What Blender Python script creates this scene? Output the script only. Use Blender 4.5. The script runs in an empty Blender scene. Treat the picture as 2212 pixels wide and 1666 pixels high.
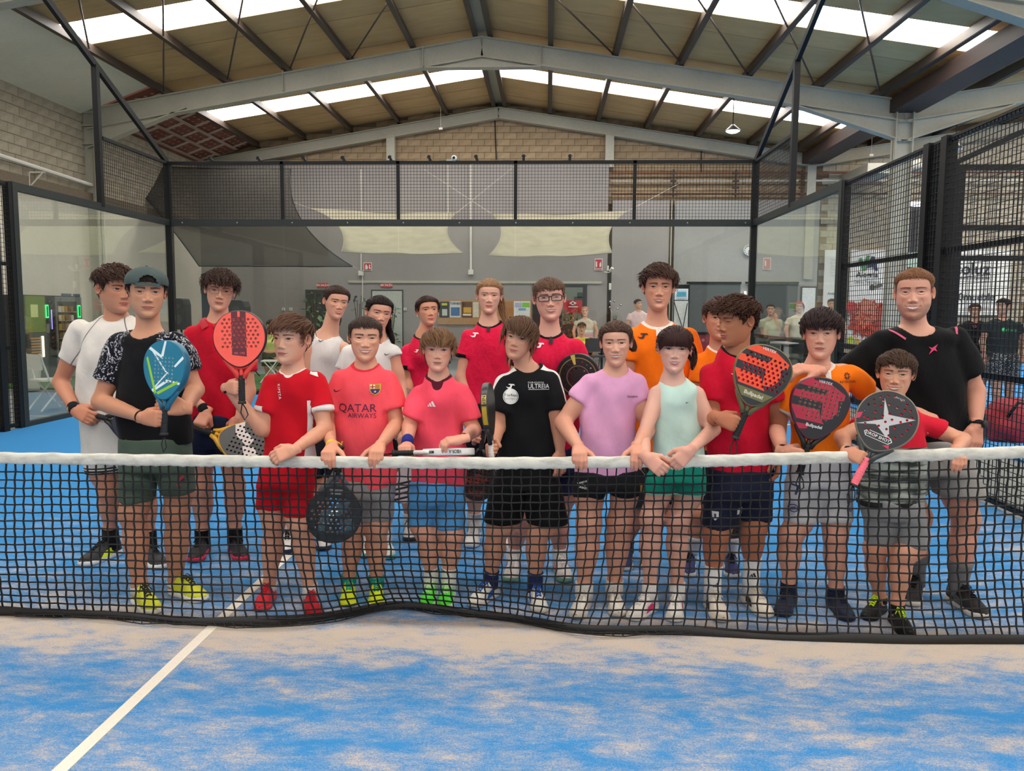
import bpy, math, random
import numpy as np
from mathutils import Vector, Matrix
from mathutils.bvhtree import BVHTree
from mathutils.geometry import delaunay_2d_cdt

SC = bpy.context.scene
COL = SC.collection
rnd = random.Random(7)
RS = np.random.RandomState(11)

# ------------------------------------------------------------------ camera
CX, CY, CZ, YAW, PIT, ROL, FPX = 1.55442, -3.52954, 1.48388, 0.0441176, 0.0946307, 0.0053176, 1697.808
_f = np.array([-math.sin(YAW) * math.cos(PIT), math.cos(YAW) * math.cos(PIT), -math.sin(PIT)])
_r0 = np.array([math.cos(YAW), math.sin(YAW), 0.0])
_u0 = np.cross(_r0, _f)
_r = math.cos(ROL) * _r0 + math.sin(ROL) * _u0
_u = -math.sin(ROL) * _r0 + math.cos(ROL) * _u0
EYE = np.array([CX, CY, CZ])
cam_d = bpy.data.cameras.new('camera')
cam = bpy.data.objects.new('camera', cam_d)
COL.objects.link(cam)
cam_d.sensor_width = 36.0
cam_d.lens = FPX / 2212 * 36.0
cam_d.clip_end = 200
M = Matrix.Identity(4)
for i in range(3):
    M[i][0], M[i][1], M[i][2], M[i][3] = _r[i], _u[i], -_f[i], EYE[i]
cam.matrix_world = M
SC.camera = cam

# ------------------------------------------------------------------ world, exposure
SC.view_settings.view_transform = 'Standard'
SC.view_settings.look = 'None'
SC.view_settings.gamma = 1.0
SC.view_settings.use_curve_mapping = False
SC.view_settings.exposure = -0.17
W = bpy.data.worlds.new('daylight')
SC.world = W
W.use_nodes = True
_bg = W.node_tree.nodes['Background']
_bg.inputs[0].default_value = (0.93, 0.97, 1.0, 1)
_bg.inputs[1].default_value = 0.9
SKYLIGHT = 15.0
SKY_COL = (1.0, 0.965, 0.90, 1)

# ------------------------------------------------------------------ geometry helpers
def ray(px, py):
    d = _f + _r * ((px - 1106.0) / FPX) - _u * ((py - 833.0) / FPX)
    return d
def at(px, py, Y):
    """the point of the vertical plane y = Y seen through a photograph pixel"""
    d = ray(px, py)
    return EYE + d * ((Y - CY) / d[1])
def ground(px, py, z=0.0):
    d = ray(px, py)
    return EYE + d * ((z - CZ) / d[2])
def sc_at(Y):
    return (Y - CY) / FPX          # metres per photograph pixel at depth Y
def on_x(px, py, X):
    d = ray(px, py)
    return EYE + d * ((X - CX) / d[0])

def mesh(name, V, F, mat=None, parent=None, smooth=False, cols=None, attrs=None, mat_idx=None, loc=None, link=True):
    """V (n,3); F array (m,3|4) or list of such arrays / list of lists"""
    me = bpy.data.meshes.new(name)
    V = np.asarray(V, dtype=np.float32).reshape(-1, 3)
    if isinstance(F, np.ndarray):
        F = [F]
    if len(F) and not isinstance(F[0], np.ndarray):
        me.from_pydata(V.tolist(), [], [list(map(int, f)) for f in F])
    else:
        F = [f for f in F if len(f)]
        nl = sum(f.size for f in F); nf = sum(len(f) for f in F)
        me.vertices.add(len(V)); me.vertices.foreach_set('co', V.ravel())
        me.loops.add(nl); me.polygons.add(nf)
        me.loops.foreach_set('vertex_index', np.concatenate([f.ravel() for f in F]).astype(np.int32))
        starts, s = [], 0
        for f in F:
            starts.append(s + np.arange(len(f)) * f.shape[1]); s += f.size
        me.polygons.foreach_set('loop_start', np.concatenate(starts).astype(np.int32))
        me.update(calc_edges=True)
    if smooth:
        me.polygons.foreach_set('use_smooth', np.ones(len(me.polygons), dtype=bool))
    if cols is not None:
        a = me.color_attributes.new('Col', 'FLOAT_COLOR', 'POINT')
        c = np.ones((len(V), 4), np.float32); c[:, :cols.shape[1]] = cols
        a.data.foreach_set('color', c.ravel())
    for k, v in (attrs or {}).items():
        a = me.attributes.new(k, 'FLOAT', 'POINT')
        a.data.foreach_set('value', np.asarray(v, np.float32))
    if mat is not None:
        for m in (mat if isinstance(mat, (list, tuple)) else [mat]):
            me.materials.append(m)
    if mat_idx is not None:
        me.polygons.foreach_set('material_index', np.asarray(mat_idx, np.int32))
    o = bpy.data.objects.new(name, me)
    if link:
        COL.objects.link(o)
    if parent is not None:
        o.parent = parent
    if loc is not None:
        o.location = loc
    return o

def tag(o, label=None, cat=None, group=None, kind=None):
    if label: o['label'] = label
    if cat: o['category'] = cat
    if group: o['group'] = group
    if kind: o['kind'] = kind
    return o
def empty(name, loc=(0, 0, 0), label=None, cat=None, group=None, kind=None):
    o = bpy.data.objects.new(name, None)
    COL.objects.link(o)
    o.location = loc
    o.empty_display_size = 0.1
    return tag(o, label, cat, group, kind)

class MB:
    """collects simple solids into one mesh"""
    def __init__(self): self.V = []; self.F = []; self.n = 0
    def add(self, V, F):
        self.V.append(np.asarray(V, float)); 
        for f in F: self.F.append([i + self.n for i in f])
        self.n += len(V); return self
    def box(self, lo, hi, R=None, c=None):
        x0, y0, z0 = lo; x1, y1, z1 = hi
        V = np.array([(x0,y0,z0),(x1,y0,z0),(x1,y1,z0),(x0,y1,z0),(x0,y0,z1),(x1,y0,z1),(x1,y1,z1),(x0,y1,z1)], float)
        if R is not None:
            V = V @ np.asarray(R).T + (np.asarray(c) if c is not None else 0)
        return self.add(V, [(0,3,2,1),(4,5,6,7),(0,1,5,4),(1,2,6,5),(2,3,7,6),(3,0,4,7)])
    def bar(self, a, b, w, h=None, up=(0, 0, 1)):
        """box bar from a to b, width w (sideways) height h"""
        a = np.asarray(a, float); b = np.asarray(b, float); h = w if h is None else h
        d = b - a; L = np.linalg.norm(d); d /= L
        u = np.asarray(up, float)
        if abs(np.dot(u, d)) > .95: u = np.array([0., 1, 0])
        s = np.cross(d, u); s /= np.linalg.norm(s); u = np.cross(s, d)
        V = []
        for p in (a, b):
            for i, j in ((-1,-1),(1,-1),(1,1),(-1,1)):
                V.append(p + s*i*w/2 + u*j*h/2)
        return self.add(V, [(0,1,2,3),(7,6,5,4),(0,4,5,1),(1,5,6,2),(2,6,7,3),(3,7,4,0)])
    def tube(self, pts, r, n=8, cap=True):
        pts = np.asarray(pts, float); m = len(pts)
        rr = np.broadcast_to(np.asarray(r, float), (m,))
        T = np.gradient(pts, axis=0) if m > 2 else np.repeat((pts[1:] - pts[:1]), 2, 0)
        T /= np.linalg.norm(T, axis=1)[:, None] + 1e-12
        u = np.array([0., 0, 1]) if abs(T[0][2]) < .9 else np.array([0., 1, 0])
        V = []
        for i in range(m):
            s = np.cross(T[i], u); s /= np.linalg.norm(s) + 1e-12; u = np.cross(s, T[i])
            for k in range(n):
                a = 2*math.pi*k/n
                V.append(pts[i] + rr[i]*(math.cos(a)*s + math.sin(a)*u))
        F = [(i*n+k, i*n+(k+1)%n, (i+1)*n+(k+1)%n, (i+1)*n+k) for i in range(m-1) for k in range(n)]
        if cap:
            F += [tuple(range(n))[::-1], tuple((m-1)*n+k for k in range(n))]
        return self.add(V, F)
    def lathe(self, prof, c=(0, 0, 0), n=20, axis=None):
        """prof list of (r, z)"""
        V = []; m = len(prof)
        for r, z in prof:
            for k in range(n):
                a = 2*math.pi*k/n
                V.append((r*math.cos(a), r*math.sin(a), z))
        V = np.array(V)
        if axis is not None:
            q = Vector((0, 0, 1)).rotation_difference(Vector(axis)).to_matrix()
            V = V @ np.array(q).T
        V = V + np.asarray(c, float)
        F = [(i*n+k, i*n+(k+1)%n, (i+1)*n+(k+1)%n, (i+1)*n+k) for i in range(m-1) for k in range(n)]
        F += [tuple(range(n))[::-1], tuple((m-1)*n+k for k in range(n))]
        return self.add(V, F)
    def prism(self, poly, fn, d0, d1):
        """polygon (2d) extruded: fn(u, v, d) -> xyz"""
        n = len(poly)
        V = [fn(u, v, d0) for u, v in poly] + [fn(u, v, d1) for u, v in poly]
        F = [tuple(range(n)), tuple(range(n, 2*n))[::-1]]
        F += [(i, (i+1) % n, n+(i+1) % n, n+i)[::-1] for i in range(n)]
        return self.add(V, F)
    def build(self, name, mat, parent=None, smooth=False, **kw):
        return mesh(name, np.concatenate(self.V), self.F, mat, parent, smooth, **kw)

def wires(starts, ends, r):
    """many straight 4-sided wires as arrays; starts, ends (n,3)"""
    A = np.asarray(starts, float); B = np.asarray(ends, float); n = len(A)
    d = B - A; d /= np.linalg.norm(d, axis=1)[:, None]
    ref = np.where(np.abs(d[:, 2:3]) > .9, np.array([[0., 1, 0]]), np.array([[0., 0, 1]]))
    s = np.cross(d, ref); s /= np.linalg.norm(s, axis=1)[:, None]; u = np.cross(s, d)
    V = np.stack([P + r*(i*s + j*u) for P in (A, B) for i, j in ((-1,-1),(1,-1),(1,1),(-1,1))], 1)
    q = np.array([(0,4,5,1),(1,5,6,2),(2,6,7,3),(3,7,4,0)])
    F = (np.arange(n)[:, None, None]*8 + q[None]).reshape(-1, 4)
    return V.reshape(-1, 3), F

# ------------------------------------------------------------------ materials
MATS = {}
def lin(c):
    """sRGB 0-255 -> linear"""
    c = np.asarray(c, float) / 255.0
    return tuple(np.where(c <= .04045, c/12.92, ((c+.055)/1.055)**2.4))
class NT:
    def __init__(self, name):
        self.m = bpy.data.materials.new(name); self.m.use_nodes = True
        self.t = self.m.node_tree; self.t.nodes.clear()
        self.out = self.t.nodes.new('ShaderNodeOutputMaterial')
    def n(self, typ, **kw):
        nd = self.t.nodes.new('ShaderNode' + typ)
        for k, v in kw.items(): setattr(nd, k, v)
        return nd
    def l(self, a, b): self.t.links.new(a, b)
    def val(self, sock, v):
        if hasattr(v, 'is_linked') or hasattr(v, 'links'): self.l(v, sock)
        elif isinstance(v, (tuple, list)) and len(v) == 3 and sock.type == 'RGBA': sock.default_value = (*v, 1)
        else: sock.default_value = v
    def math(self, op, a, b=0.0, clamp=False):
        nd = self.n('Math', operation=op, use_clamp=clamp)
        self.val(nd.inputs[0], a); self.val(nd.inputs[1], b)
        return nd.outputs[0]
    def mix(self, fac, a, b):
        nd = self.n('Mix', data_type='RGBA')
        self.val(nd.inputs[0], fac); self.val(nd.inputs[6], a); self.val(nd.inputs[7], b)
        return nd.outputs[2]
    def noise(self, scale, vec=None, detail=3, rough=.5, stretch=None, dist=0.0):
        if vec is None: vec = self.n('TexCoord').outputs['Object']
        if stretch is not None:
            mp = self.n('Mapping'); mp.inputs['Scale'].default_value = stretch; self.l(vec, mp.inputs[0]); vec = mp.outputs[0]
        nd = self.n('TexNoise'); nd.inputs['Scale'].default_value = scale
        nd.inputs['Detail'].default_value = detail; nd.inputs['Roughness'].default_value = rough
        nd.inputs['Distortion'].default_value = dist
        self.l(vec, nd.inputs['Vector']); return nd.outputs['Fac']
    def ramp(self, fac, stops):
        nd = self.n('ValToRGB'); e = nd.color_ramp.elements
        while len(e) < len(stops): e.new(.5)
        for i, (p, c) in enumerate(stops):
            e[i].position = p; e[i].color = (*c, 1) if not isinstance(c, (int, float)) else (c, c, c, 1)
        self.l(fac, nd.inputs[0]); return nd.outputs[0]
    def attr(self, name):
        return self.n('Attribute', attribute_name=name)
    def bump(self, h, strength=.3, dist=.01):
        nd = self.n('Bump'); nd.inputs['Strength'].default_value = strength; nd.inputs['Distance'].default_value = dist
        self.l(h, nd.inputs['Height']); return nd.outputs[0]
    def bsdf(self, col, rough=.6, metal=0.0, normal=None, spec=.5, **kw):
        b = self.n('BsdfPrincipled')
        self.val(b.inputs['Base Color'], col); self.val(b.inputs['Roughness'], rough); self.val(b.inputs['Metallic'], metal)
        b.inputs['Specular IOR Level'].default_value = spec
        for k, v in kw.items(): self.val(b.inputs[k.replace('_', ' ')], v)
        if normal is not None: self.l(normal, b.inputs['Normal'])
        self.l(b.outputs[0], self.out.inputs[0]); return b
def plain(name, col, rough=.6, metal=0.0, var=.12, scale=30, bump=0.0, spec=.5):
    """slightly varied plain surface; col = sRGB 0-255"""
    if name in MATS: return MATS[name]
    t = NT(name); c = np.array(lin(col))
    f = t.noise(scale)
    cc = t.ramp(f, [(.3, tuple(c*(1-var))), (.7, tuple(np.minimum(c*(1+var), 1)))])
    nb = t.bump(t.noise(scale*6), bump, .004) if bump else None
    t.bsdf(cc, rough, metal, nb, spec)
    MATS[name] = t.m; return t.m
def emit(name, col, strength):
    if name in MATS: return MATS[name]
    t = NT(name); e = t.n('Emission'); e.inputs[0].default_value = (*col[:3], 1); e.inputs[1].default_value = strength
    t.l(e.outputs[0], t.out.inputs[0]); MATS[name] = t.m; return t.m

def text_mesh(body, height=1.0, bold=False, shear=0.0, align='CENTER', spacing=1.0):
    """2-d triangles of a line of text; cap height = height; centred on 0,0"""
    cu = bpy.data.curves.new('lettering', 'FONT'); cu.body = body; cu.size = 1.0; cu.align_x = align
    cu.shear = shear; cu.space_character = spacing; cu.resolution_u = 3
    if bold: cu.offset = .018
    o = bpy.data.objects.new('lettering', cu); COL.objects.link(o)
    me = bpy.data.meshes.new_from_object(o)
    V = np.zeros(len(me.vertices)*3); me.vertices.foreach_get('co', V); V = V.reshape(-1, 3)[:, :2].copy()
    me.calc_loop_triangles()
    T = np.zeros(len(me.loop_triangles)*3, np.int32); me.loop_triangles.foreach_get('vertices', T)
    bpy.data.objects.remove(o); bpy.data.curves.remove(cu); bpy.data.meshes.remove(me)
    V *= height/.69
    V[:, 1] -= height/2
    if align == 'CENTER': V[:, 0] -= (V[:, 0].max()+V[:, 0].min())/2
    return V, T.reshape(-1, 3)
# ================================================================== SETTING
# ---- materials of the hall
def m_turf():
    t = NT('blue_sanded_turf')
    g = t.n('NewGeometry').outputs['Position']
    sep = t.n('SeparateXYZ'); t.l(g, sep.inputs[0]); X, Y = sep.outputs[0], sep.outputs[1]
    big = t.noise(1.3, g, 4, .6, (.8, 1.5, 1), .3)
    med = t.noise(7.5, g, 7, .74, (.6, 1.3, 1), .25)
    fine = t.noise(120, g, 3, .7)
    grain = t.noise(380, g, 1, .5)
    # sand gathers in a band under the net and along the walls
    near = t.math('SUBTRACT', 1.0, t.math('MULTIPLY', t.math('ABSOLUTE', t.math('ADD', Y, .08)), 2.7), True)
    far = t.math('MULTIPLY', t.math('SUBTRACT', t.math('ABSOLUTE', X), 4.1), .5, True)
    away = t.math('MULTIPLY', t.math('SUBTRACT', Y, .35), .085, True)
    s = t.math('ADD', t.math('MULTIPLY', big, .30), t.math('MULTIPLY', med, .78))
    s = t.math('ADD', s, t.math('MULTIPLY', near, .20))
    s = t.math('ADD', s, t.math('MULTIPLY', far, .30))
    s = t.math('SUBTRACT', s, away)
    s = t.math('ADD', s, t.math('MULTIPLY', t.math('SUBTRACT', fine, .5), .42))
    m = t.ramp(s, [(.43, 0.0), (.51, .14), (.595, .42), (.67, .84), (.76, 1.0)])
    blue = t.ramp(grain, [(.3, lin((34, 110, 174))), (.7, lin((66, 148, 206)))])
    sand = t.ramp(grain, [(.3, lin((170, 156, 144))), (.7, lin((216, 200, 184)))])
    c = t.mix(m, blue, sand)
    t.bsdf(c, .9, 0, t.bump(t.math('ADD', fine, grain), .5, .006), .2)
    return t.m
def m_paintwall(name, col, var=.06, stain=.1):
    t = NT(name); c = np.array(lin(col))
    a = t.noise(.8, None, 5, .6); b = t.noise(14, None, 3)
    f = t.math('ADD', t.math('MULTIPLY', a, .7), t.math('MULTIPLY', b, .3))
    cc = t.ramp(f, [(.3, tuple(c*(1-stain))), (.65, tuple(np.minimum(1, c*(1+var))))])
    t.bsdf(cc, .85, 0, t.bump(b, .15, .01), .25); return t.m
def m_block(name, c0, c1):
    t = NT(name)
    oi = t.n('ObjectInfo').outputs['Random']
    a = t.noise(6, None, 4, .65); g = t.noise(90, None, 2)
    c = t.ramp(a, [(.25, lin(c0)), (.75, lin(c1))])
    c = t.mix(t.math('MULTIPLY', oi, .35), c, (*[x*.72 for x in lin(c0)], 1))
    t.bsdf(c, .95, 0, t.bump(g, .5, .01), .15); return t.m
def m_roof():
    t = NT('tan_roof_panel')
    oi = t.n('ObjectInfo').outputs['Random']
    a = t.noise(.5, None, 4, .6); st = t.noise(5, None, 3, .6, (.25, 1, 1))
    f = t.math('ADD', t.math('MULTIPLY', a, .6), t.math('MULTIPLY', st, .4))
    c = t.ramp(f, [(.3, lin((186, 154, 108))), (.7, lin((222, 190, 140)))])
    c = t.mix(t.math('MULTIPLY', oi, .3), c, (*lin((168, 146, 112)), 1))
    t.bsdf(c, .75, 0, t.bump(st, .1, .01), .3); return t.m
def m_glass(name, tint=(.93, .95, .935), gl=.012):
    t = NT(name)
    tr = t.n('BsdfTransparent'); tr.inputs[0].default_value = (*tint, 1)
    gs = t.n('BsdfGlossy'); gs.inputs['Roughness'].default_value = .02; gs.inputs[0].default_value = (.95, 1, .97, 1)
    lw = t.n('LayerWeight'); lw.inputs[0].default_value = .25
    fac = t.math('ADD', t.math('MULTIPLY', lw.outputs['Fresnel'], .35), gl, True)
    mx = t.n('MixShader'); t.l(fac, mx.inputs[0]); t.l(tr.outputs[0], mx.inputs[1]); t.l(gs.outputs[0], mx.inputs[2])
    t.l(mx.outputs[0], t.out.inputs[0]); return t.m
MT = dict(
    turf=m_turf(), grey=m_paintwall('grey_painted_wall', (154, 148, 146)), grey2=m_paintwall('pale_grey_painted_wall', (166, 164, 160)),
    plaster=m_paintwall('off_white_plaster', (226, 218, 204), .05, .13),
    soffit=m_paintwall('grey_plasterboard_soffit', (226, 222, 208)),
    block=m_block('tan_concrete_block', (146, 124, 100), (190, 168, 138)), blockL=m_block('cream_concrete_block', (158, 148, 130), (196, 186, 168)),
    roof=m_roof(), glass=m_glass('court_glass'),
    steel=m_paintwall('grey_painted_steel', (186, 182, 168), .06, .16), purlin=plain('brown_painted_purlin', (72, 60, 52), .55),
    black=plain('black_coated_steel', (20, 20, 22), .5, spec=.25), rail=plain('dark_green_grey_steel', (46, 50, 48), .45, spec=.3),
    white=plain('white_plastic', (225, 222, 214), .5, var=.04), concrete=m_paintwall('grey_concrete_floor', (128, 130, 128), .08, .15),
    green=plain('green_artificial_grass', (62, 96, 34), .95, scale=60, var=.25, bump=.4), gutter=plain('dark_brown_gutter', (62, 46, 42), .6),
    sky=emit('daylight_through_skylight', SKY_COL, SKYLIGHT),
    sand=plain('sandy_white_court_line', (226, 216, 202), .9, scale=260, var=.12, bump=.3),
    mortar=plain('grey_mortar', (122, 104, 84), .95, scale=40), mortarL=plain('pale_mortar', (150, 138, 118), .95, scale=40),
)
# ---- floor, court
YB, YE = 21.5, -16.0        # gable wall, wall behind the camera
XL, XV, XR = -9.45, 9.55, 28.0
b = MB().box((XL-.3, YE, -.25), (XR, YB+.3, -.03)); tag(b.build('floor', MT['concrete']), 'grey concrete floor of the sports hall', kind='structure')
b = MB().box((-5.0, -10, -.03), (5.0, 10, 0)); ct = b.build('court_floor', MT['turf']); tag(ct, 'blue sanded artificial turf of the padel court', kind='structure')
b = MB().box((-.025, -6.95, .0), (.025, 6.95, .003)); tag(b.build('court_line', MT['sand'], ct), 'white centre line')
b = MB().box((-5, 6.93, .0), (5, 6.98, .003)); tag(b.build('court_line', MT['sand'], ct), 'white service line')
t2 = plain('plain_blue_turf', (58, 140, 205), .9, scale=50, var=.15)
b = MB().box((6.4, .5, -.03), (16.5, 20.5, 0)); tag(b.build('court_floor', t2), 'blue turf of the neighbouring court', kind='structure')
g0 = at(60, 842, 14.0)
b = MB().box((XL+.06, 10.75, -.03), (-3.2, 14.2, .01)); tag(b.build('grass_mat', MT['green']), 'strip of green artificial grass in front of vending machines', 'mat')
# ---- walls
def wall(name, lo, hi, m, label):
    o = MB().box(lo, hi).build(name, m); tag(o, label, kind='structure'); return o
wl = wall('wall_left', (XL-.35, YE, -.03), (XL-.03, YB+.3, 6.25), MT['mortarL'], 'long left hall wall, cream blocks above white plaster')
wb = wall('wall_back', (XL-.3, YB+.03, -.03), (XR, YB+.35, 6.3), MT['mortar'], 'gable wall of tan concrete blocks')
MB().prism([(XL, 6.25), (XL, 6.62), (0, 8.15), (XV, 6.62), (XV, 6.25)][::-1], lambda u, v, d: (u, d, v), YB+.03, YB+.3).build('gable', MT['mortar'], wb)
MB().prism([(XV, 6.25), (XV, 6.62), (19, 8.1), (XR, 6.7), (XR, 6.25)][::-1], lambda u, v, d: (u, d, v), YB+.03, YB+.3).build('gable', MT['mortar'], wb)
wall('wall_right', (XR, YE, -.03), (XR+.3, YB+.3, 8.2), MT['plaster'], 'far right wall of the second hall bay')
# blocks, one mesh shared
def block_mesh(lx, lz, dep, ch=.012):
    V, F = [], []
    xs, zs = lx/2, lz/2
    V = [(-xs, 0, -zs), (xs, 0, -zs), (xs, 0, zs), (-xs, 0, zs)] + [(-xs, -dep+ch, -zs), (xs, -dep+ch, -zs), (xs, -dep+ch, zs), (-xs, -dep+ch, zs)]
    V += [(-xs+ch, -dep, -zs+ch), (xs-ch, -dep, -zs+ch), (xs-ch, -dep, zs-ch), (-xs+ch, -dep, zs-ch)]
    F = [(i, (i+1) % 4, 4+(i+1) % 4, 4+i) for i in range(4)] + [(4+i, 4+(i+1) % 4, 8+(i+1) % 4, 8+i) for i in range(4)] + [(8, 9, 10, 11)]
    o = mesh('brick', V, F, link=False); return o.data
BM = block_mesh(.395, .195, .035)
def lay_blocks(par, fn, spots, rot, mat, cap=290):
    """single blocks as parts; past the limit the rest is one joined part"""
    me = BM.copy(); me.materials.clear(); me.materials.append(mat)
    for (u, z) in spots[:cap]:
        o = bpy.data.objects.new('brick', me); COL.objects.link(o); o.parent = par
        o.location = fn(u, z, rnd.uniform(-.004, .006)); o.rotation_euler = (0, 0, rot)
    if len(spots) > cap:
        m = MB(); V0 = np.array([v.co[:] for v in BM.vertices]); F0 = [tuple(p.vertices) for p in BM.polygons]
        c, s = math.cos(rot), math.sin(rot); R = np.array([[c, -s, 0], [s, c, 0], [0, 0, 1]])
        for (u, z) in spots[cap:]:
            m.add(V0 @ R.T + np.array(fn(u, z, rnd.uniform(-.004, .006))), F0)
        tag(m.build('brick_rows', mat, par), kind='stuff')
sp = []
k = 0; z = 6.05
zz = 4.9
while zz < 8.0:
    x = XL + .2*(k % 2)
    while x < XV-.1:
        top = 7.95 - .155*abs(x)
        if zz < top and (zz > 5.9 or x > 2.3): sp.append((x+.2, zz))
        x += .4
    zz += .2; k += 1
sp.sort(key=lambda s: (s[1] < 6.0, abs(s[0])))
sp2 = []
k = 0; zz = .3
while zz < 7.4:
    x = XV + .4 + .2*(k % 2)
    while x < 16:
        if zz < 6.3 + .16*(x-XV): sp2.append((x+.2, zz))
        x += .4
    zz += .2; k += 1
sp = sp[:290]+[]+sp[290:]
lay_blocks(wb, lambda u, z, d: (u, YB+.03+d, z), sp, 0, MT['block'])
m = MB(); V0 = np.array([v.co[:] for v in BM.vertices]); F0 = [tuple(p.vertices) for p in BM.polygons]
for (u, z) in sp2: m.add(V0 + np.array((u, YB+.03+rnd.uniform(-.004, .006), z)), F0)
tag(m.build('brick_rows', MT['blockL'], wb), kind='stuff')
sl = []
for k in range(9):
    z = 4.35 + .2*k
    y = 9.6 + .2*(k % 2)
    while y < 21.3:
        sl.append((y+.2, z)); y += .4
sl.sort(key=lambda s: abs(s[0]-14))
lay_blocks(wl, lambda u, z, d: (XL-.03-d, u, z), sl, math.pi/2, MT['blockL'])
MB().box((XL-.03, YE, -.03), (XL+.02, YB, 4.12)).build('plaster_coat', MT['plaster'], wl)
MB().box((XL-.03, 9, 4.02), (XL+.16, YB, 4.22)).build('lintel', plain('shade_dark_concrete', (112, 100, 84), .9), wl)  # concrete darkened to stand in for the shade under the ledge
# grey painted partition below the gable blocks
def px_box(x0, y0, x1, y1, Y, t=.12):
    a = at(x0, y1, Y); c = at(x1, y0, Y); return (a[0], Y, a[2]), (c[0], Y+t, c[2])
def wall_px(name, x0, y0, x1, y1, Y, t, mat, label=None, parent=None, floor=True):
    lo, hi = px_box(x0, y0, x1, y1, Y, t)
    if floor: lo = (lo[0], lo[1], -.03)
    o = MB().box(lo, hi).build(name, mat, parent)
    if parent is None: tag(o, label, kind='structure')
    return o
wg = wall_px('wall_partition', 250, 348, 1316, 900, 21.2, .3, MT['grey'], 'grey painted partition with the doors')
wall_px('wall_panel', 1316, 432, 1447, 900, 21.1, .4, MT['grey'], 'darker grey projecting wall beside the partition')
wall_px('wall_far', 1447, 432, 1772, 900, 21.3, .2, MT['grey2'], 'pale grey wall with the clock')
lo, hi = px_box(752, 608, 1300, 611, 21.165, .04); MB().box(lo, hi).build('trim_1', MT['steel'], wg)
for xx in (1458,):
    lo, hi = px_box(1444, 432, 1451, 800, 21.05, .06); tag(MB().box(lo, hi).build('trim_2', MT['steel']), 'grey vertical trim at the wall corner', kind='structure')
# ---- roof
RZ, SL = 7.93, .155
def roof_z(x):
    return RZ - SL*abs(x) if x < XV+.2 else (RZ - SL*XV + SL*(x-XV) if x < 19 else RZ - SL*abs(x-38+XV*2-XV+.0) if False else RZ - SL*XV + SL*(19-XV) - SL*(x-19))
ceil = empty('ceiling', (0, 0, 0), 'pitched roof of tan panels with skylight strips', kind='structure')
FR = [21.5, 15.1, 8.7, 2.3, -4.1, -10.5, -16.9]
def roof_strip(x0, x1, y0, y1, name, mat, par, dz=0.0, t=.05):
    z0, z1 = roof_z(x0+1e-4)+dz, roof_z(x1-1e-4)+dz
    V = [(x0, y0, z0), (x1, y0, z1), (x1, y1, z1), (x0, y1, z0)]
    V += [(x, y, z+t) for x, y, z in V]
    return mesh(name, V, [(3, 2, 1, 0), (4, 5, 6, 7), (0, 1, 5, 4), (1, 2, 6, 5), (2, 3, 7, 6), (3, 0, 4, 7)], mat, par)
SPANS = [(-7.62, 0.0), (0.0, XV), (XV, 19.0), (19.0, XR)]
for i in range(len(FR)-1):
    ya, yb = FR[i+1], FR[i]
    sky0 = ya + 2.62; sky1 = sky0 + 1.05
    for (x0, x1) in SPANS:
        xa = x0 + (.0 if x0 != 0 else .12); xb = x1 - (.0 if x1 != 0 else .12)
        n1 = 3; e = (sky0-ya)/n1
        for k in range(n1): roof_strip(xa, xb, ya+k*e+.012, ya+(k+1)*e-.012, 'roof_panel', MT['roof'], ceil, rnd.uniform(0, .012))
        n2 = 3; e = (yb-sky1)/n2
        for k in range(n2): roof_strip(xa, xb, sky1+k*e+.012, sky1+(k+1)*e-.012, 'roof_panel', MT['roof'], ceil, rnd.uniform(0, .012))
        xs0, xs1 = (xa + .02, xb-.02)
        roof_strip(xs0, xs1, sky0, sky1, 'skylight', MT['sky'], ceil, .01)
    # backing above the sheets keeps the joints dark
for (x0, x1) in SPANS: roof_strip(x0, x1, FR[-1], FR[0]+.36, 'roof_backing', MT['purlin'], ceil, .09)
MB().box((-.16, FR[-1], RZ-.06), (.16, FR[0], RZ-.02)).build('ridge_flashing', MT['steel'], ceil)
# left strip lined with plasterboard
def soff(y0, y1, mat, name):
    z0, z1 = 6.05, roof_z(-7.62)-.02
    V = [(XL, y0, z0), (-7.6, y0, z1), (-7.6, y1, z1), (XL, y1, z0)]; V += [(x, y, z+.05) for x, y, z in V]
    return mesh(name, V, [(3, 2, 1, 0), (4, 5, 6, 7), (0, 1, 5, 4), (1, 2, 6, 5), (2, 3, 7, 6), (3, 0, 4, 7)], mat, ceil)
soff(FR[-1], 15.0, MT['soffit'], 'soffit_lining')
def m_redboard():
    t = NT('red_plasterboard')
    a = t.noise(1.5, None, 4)
    t.bsdf(t.ramp(a, [(.3, lin((118, 72, 62))), (.7, lin((146, 98, 84)))]), .9, 0, None, .2); return t.m
soff(15.1, 21.5, m_redboard(), 'soffit_lining')
tp = plain('jointing_compound', (190, 170, 156), .9, scale=12)
z0, z1 = 6.05, roof_z(-7.62)-.02
def so_pt(u, y): return np.array([XL + u*(1.85), y, z0+(z1-z0)*u - .012])
tp_b = MB()
for u in (.08, .36, .64, .92): tp_b.bar(so_pt(u, 15.3), so_pt(u, 21.3), .22, .01)
for k in range(7):
    y = 15.6 + k*.9
    for j, (ua, ub) in enumerate(((.1, .36), (.36, .64), (.64, .92))):
        tp_b.bar(so_pt(ua, y+.35*(j % 2)), so_pt(ub, y+.35*(j % 2)), .16, .01)
tp_b.build('joint_tape', tp, ceil)
screws = MB()
for k in range(24):
    for u in (.18, .27, .46, .55, .74, .83):
        p = so_pt(u, 15.4+k*.25); screws.box(p-[.03, .03, .004], p+[.03, .03, .004])
tag(screws.build('screw_spots', tp, ceil), kind='stuff')
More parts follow.
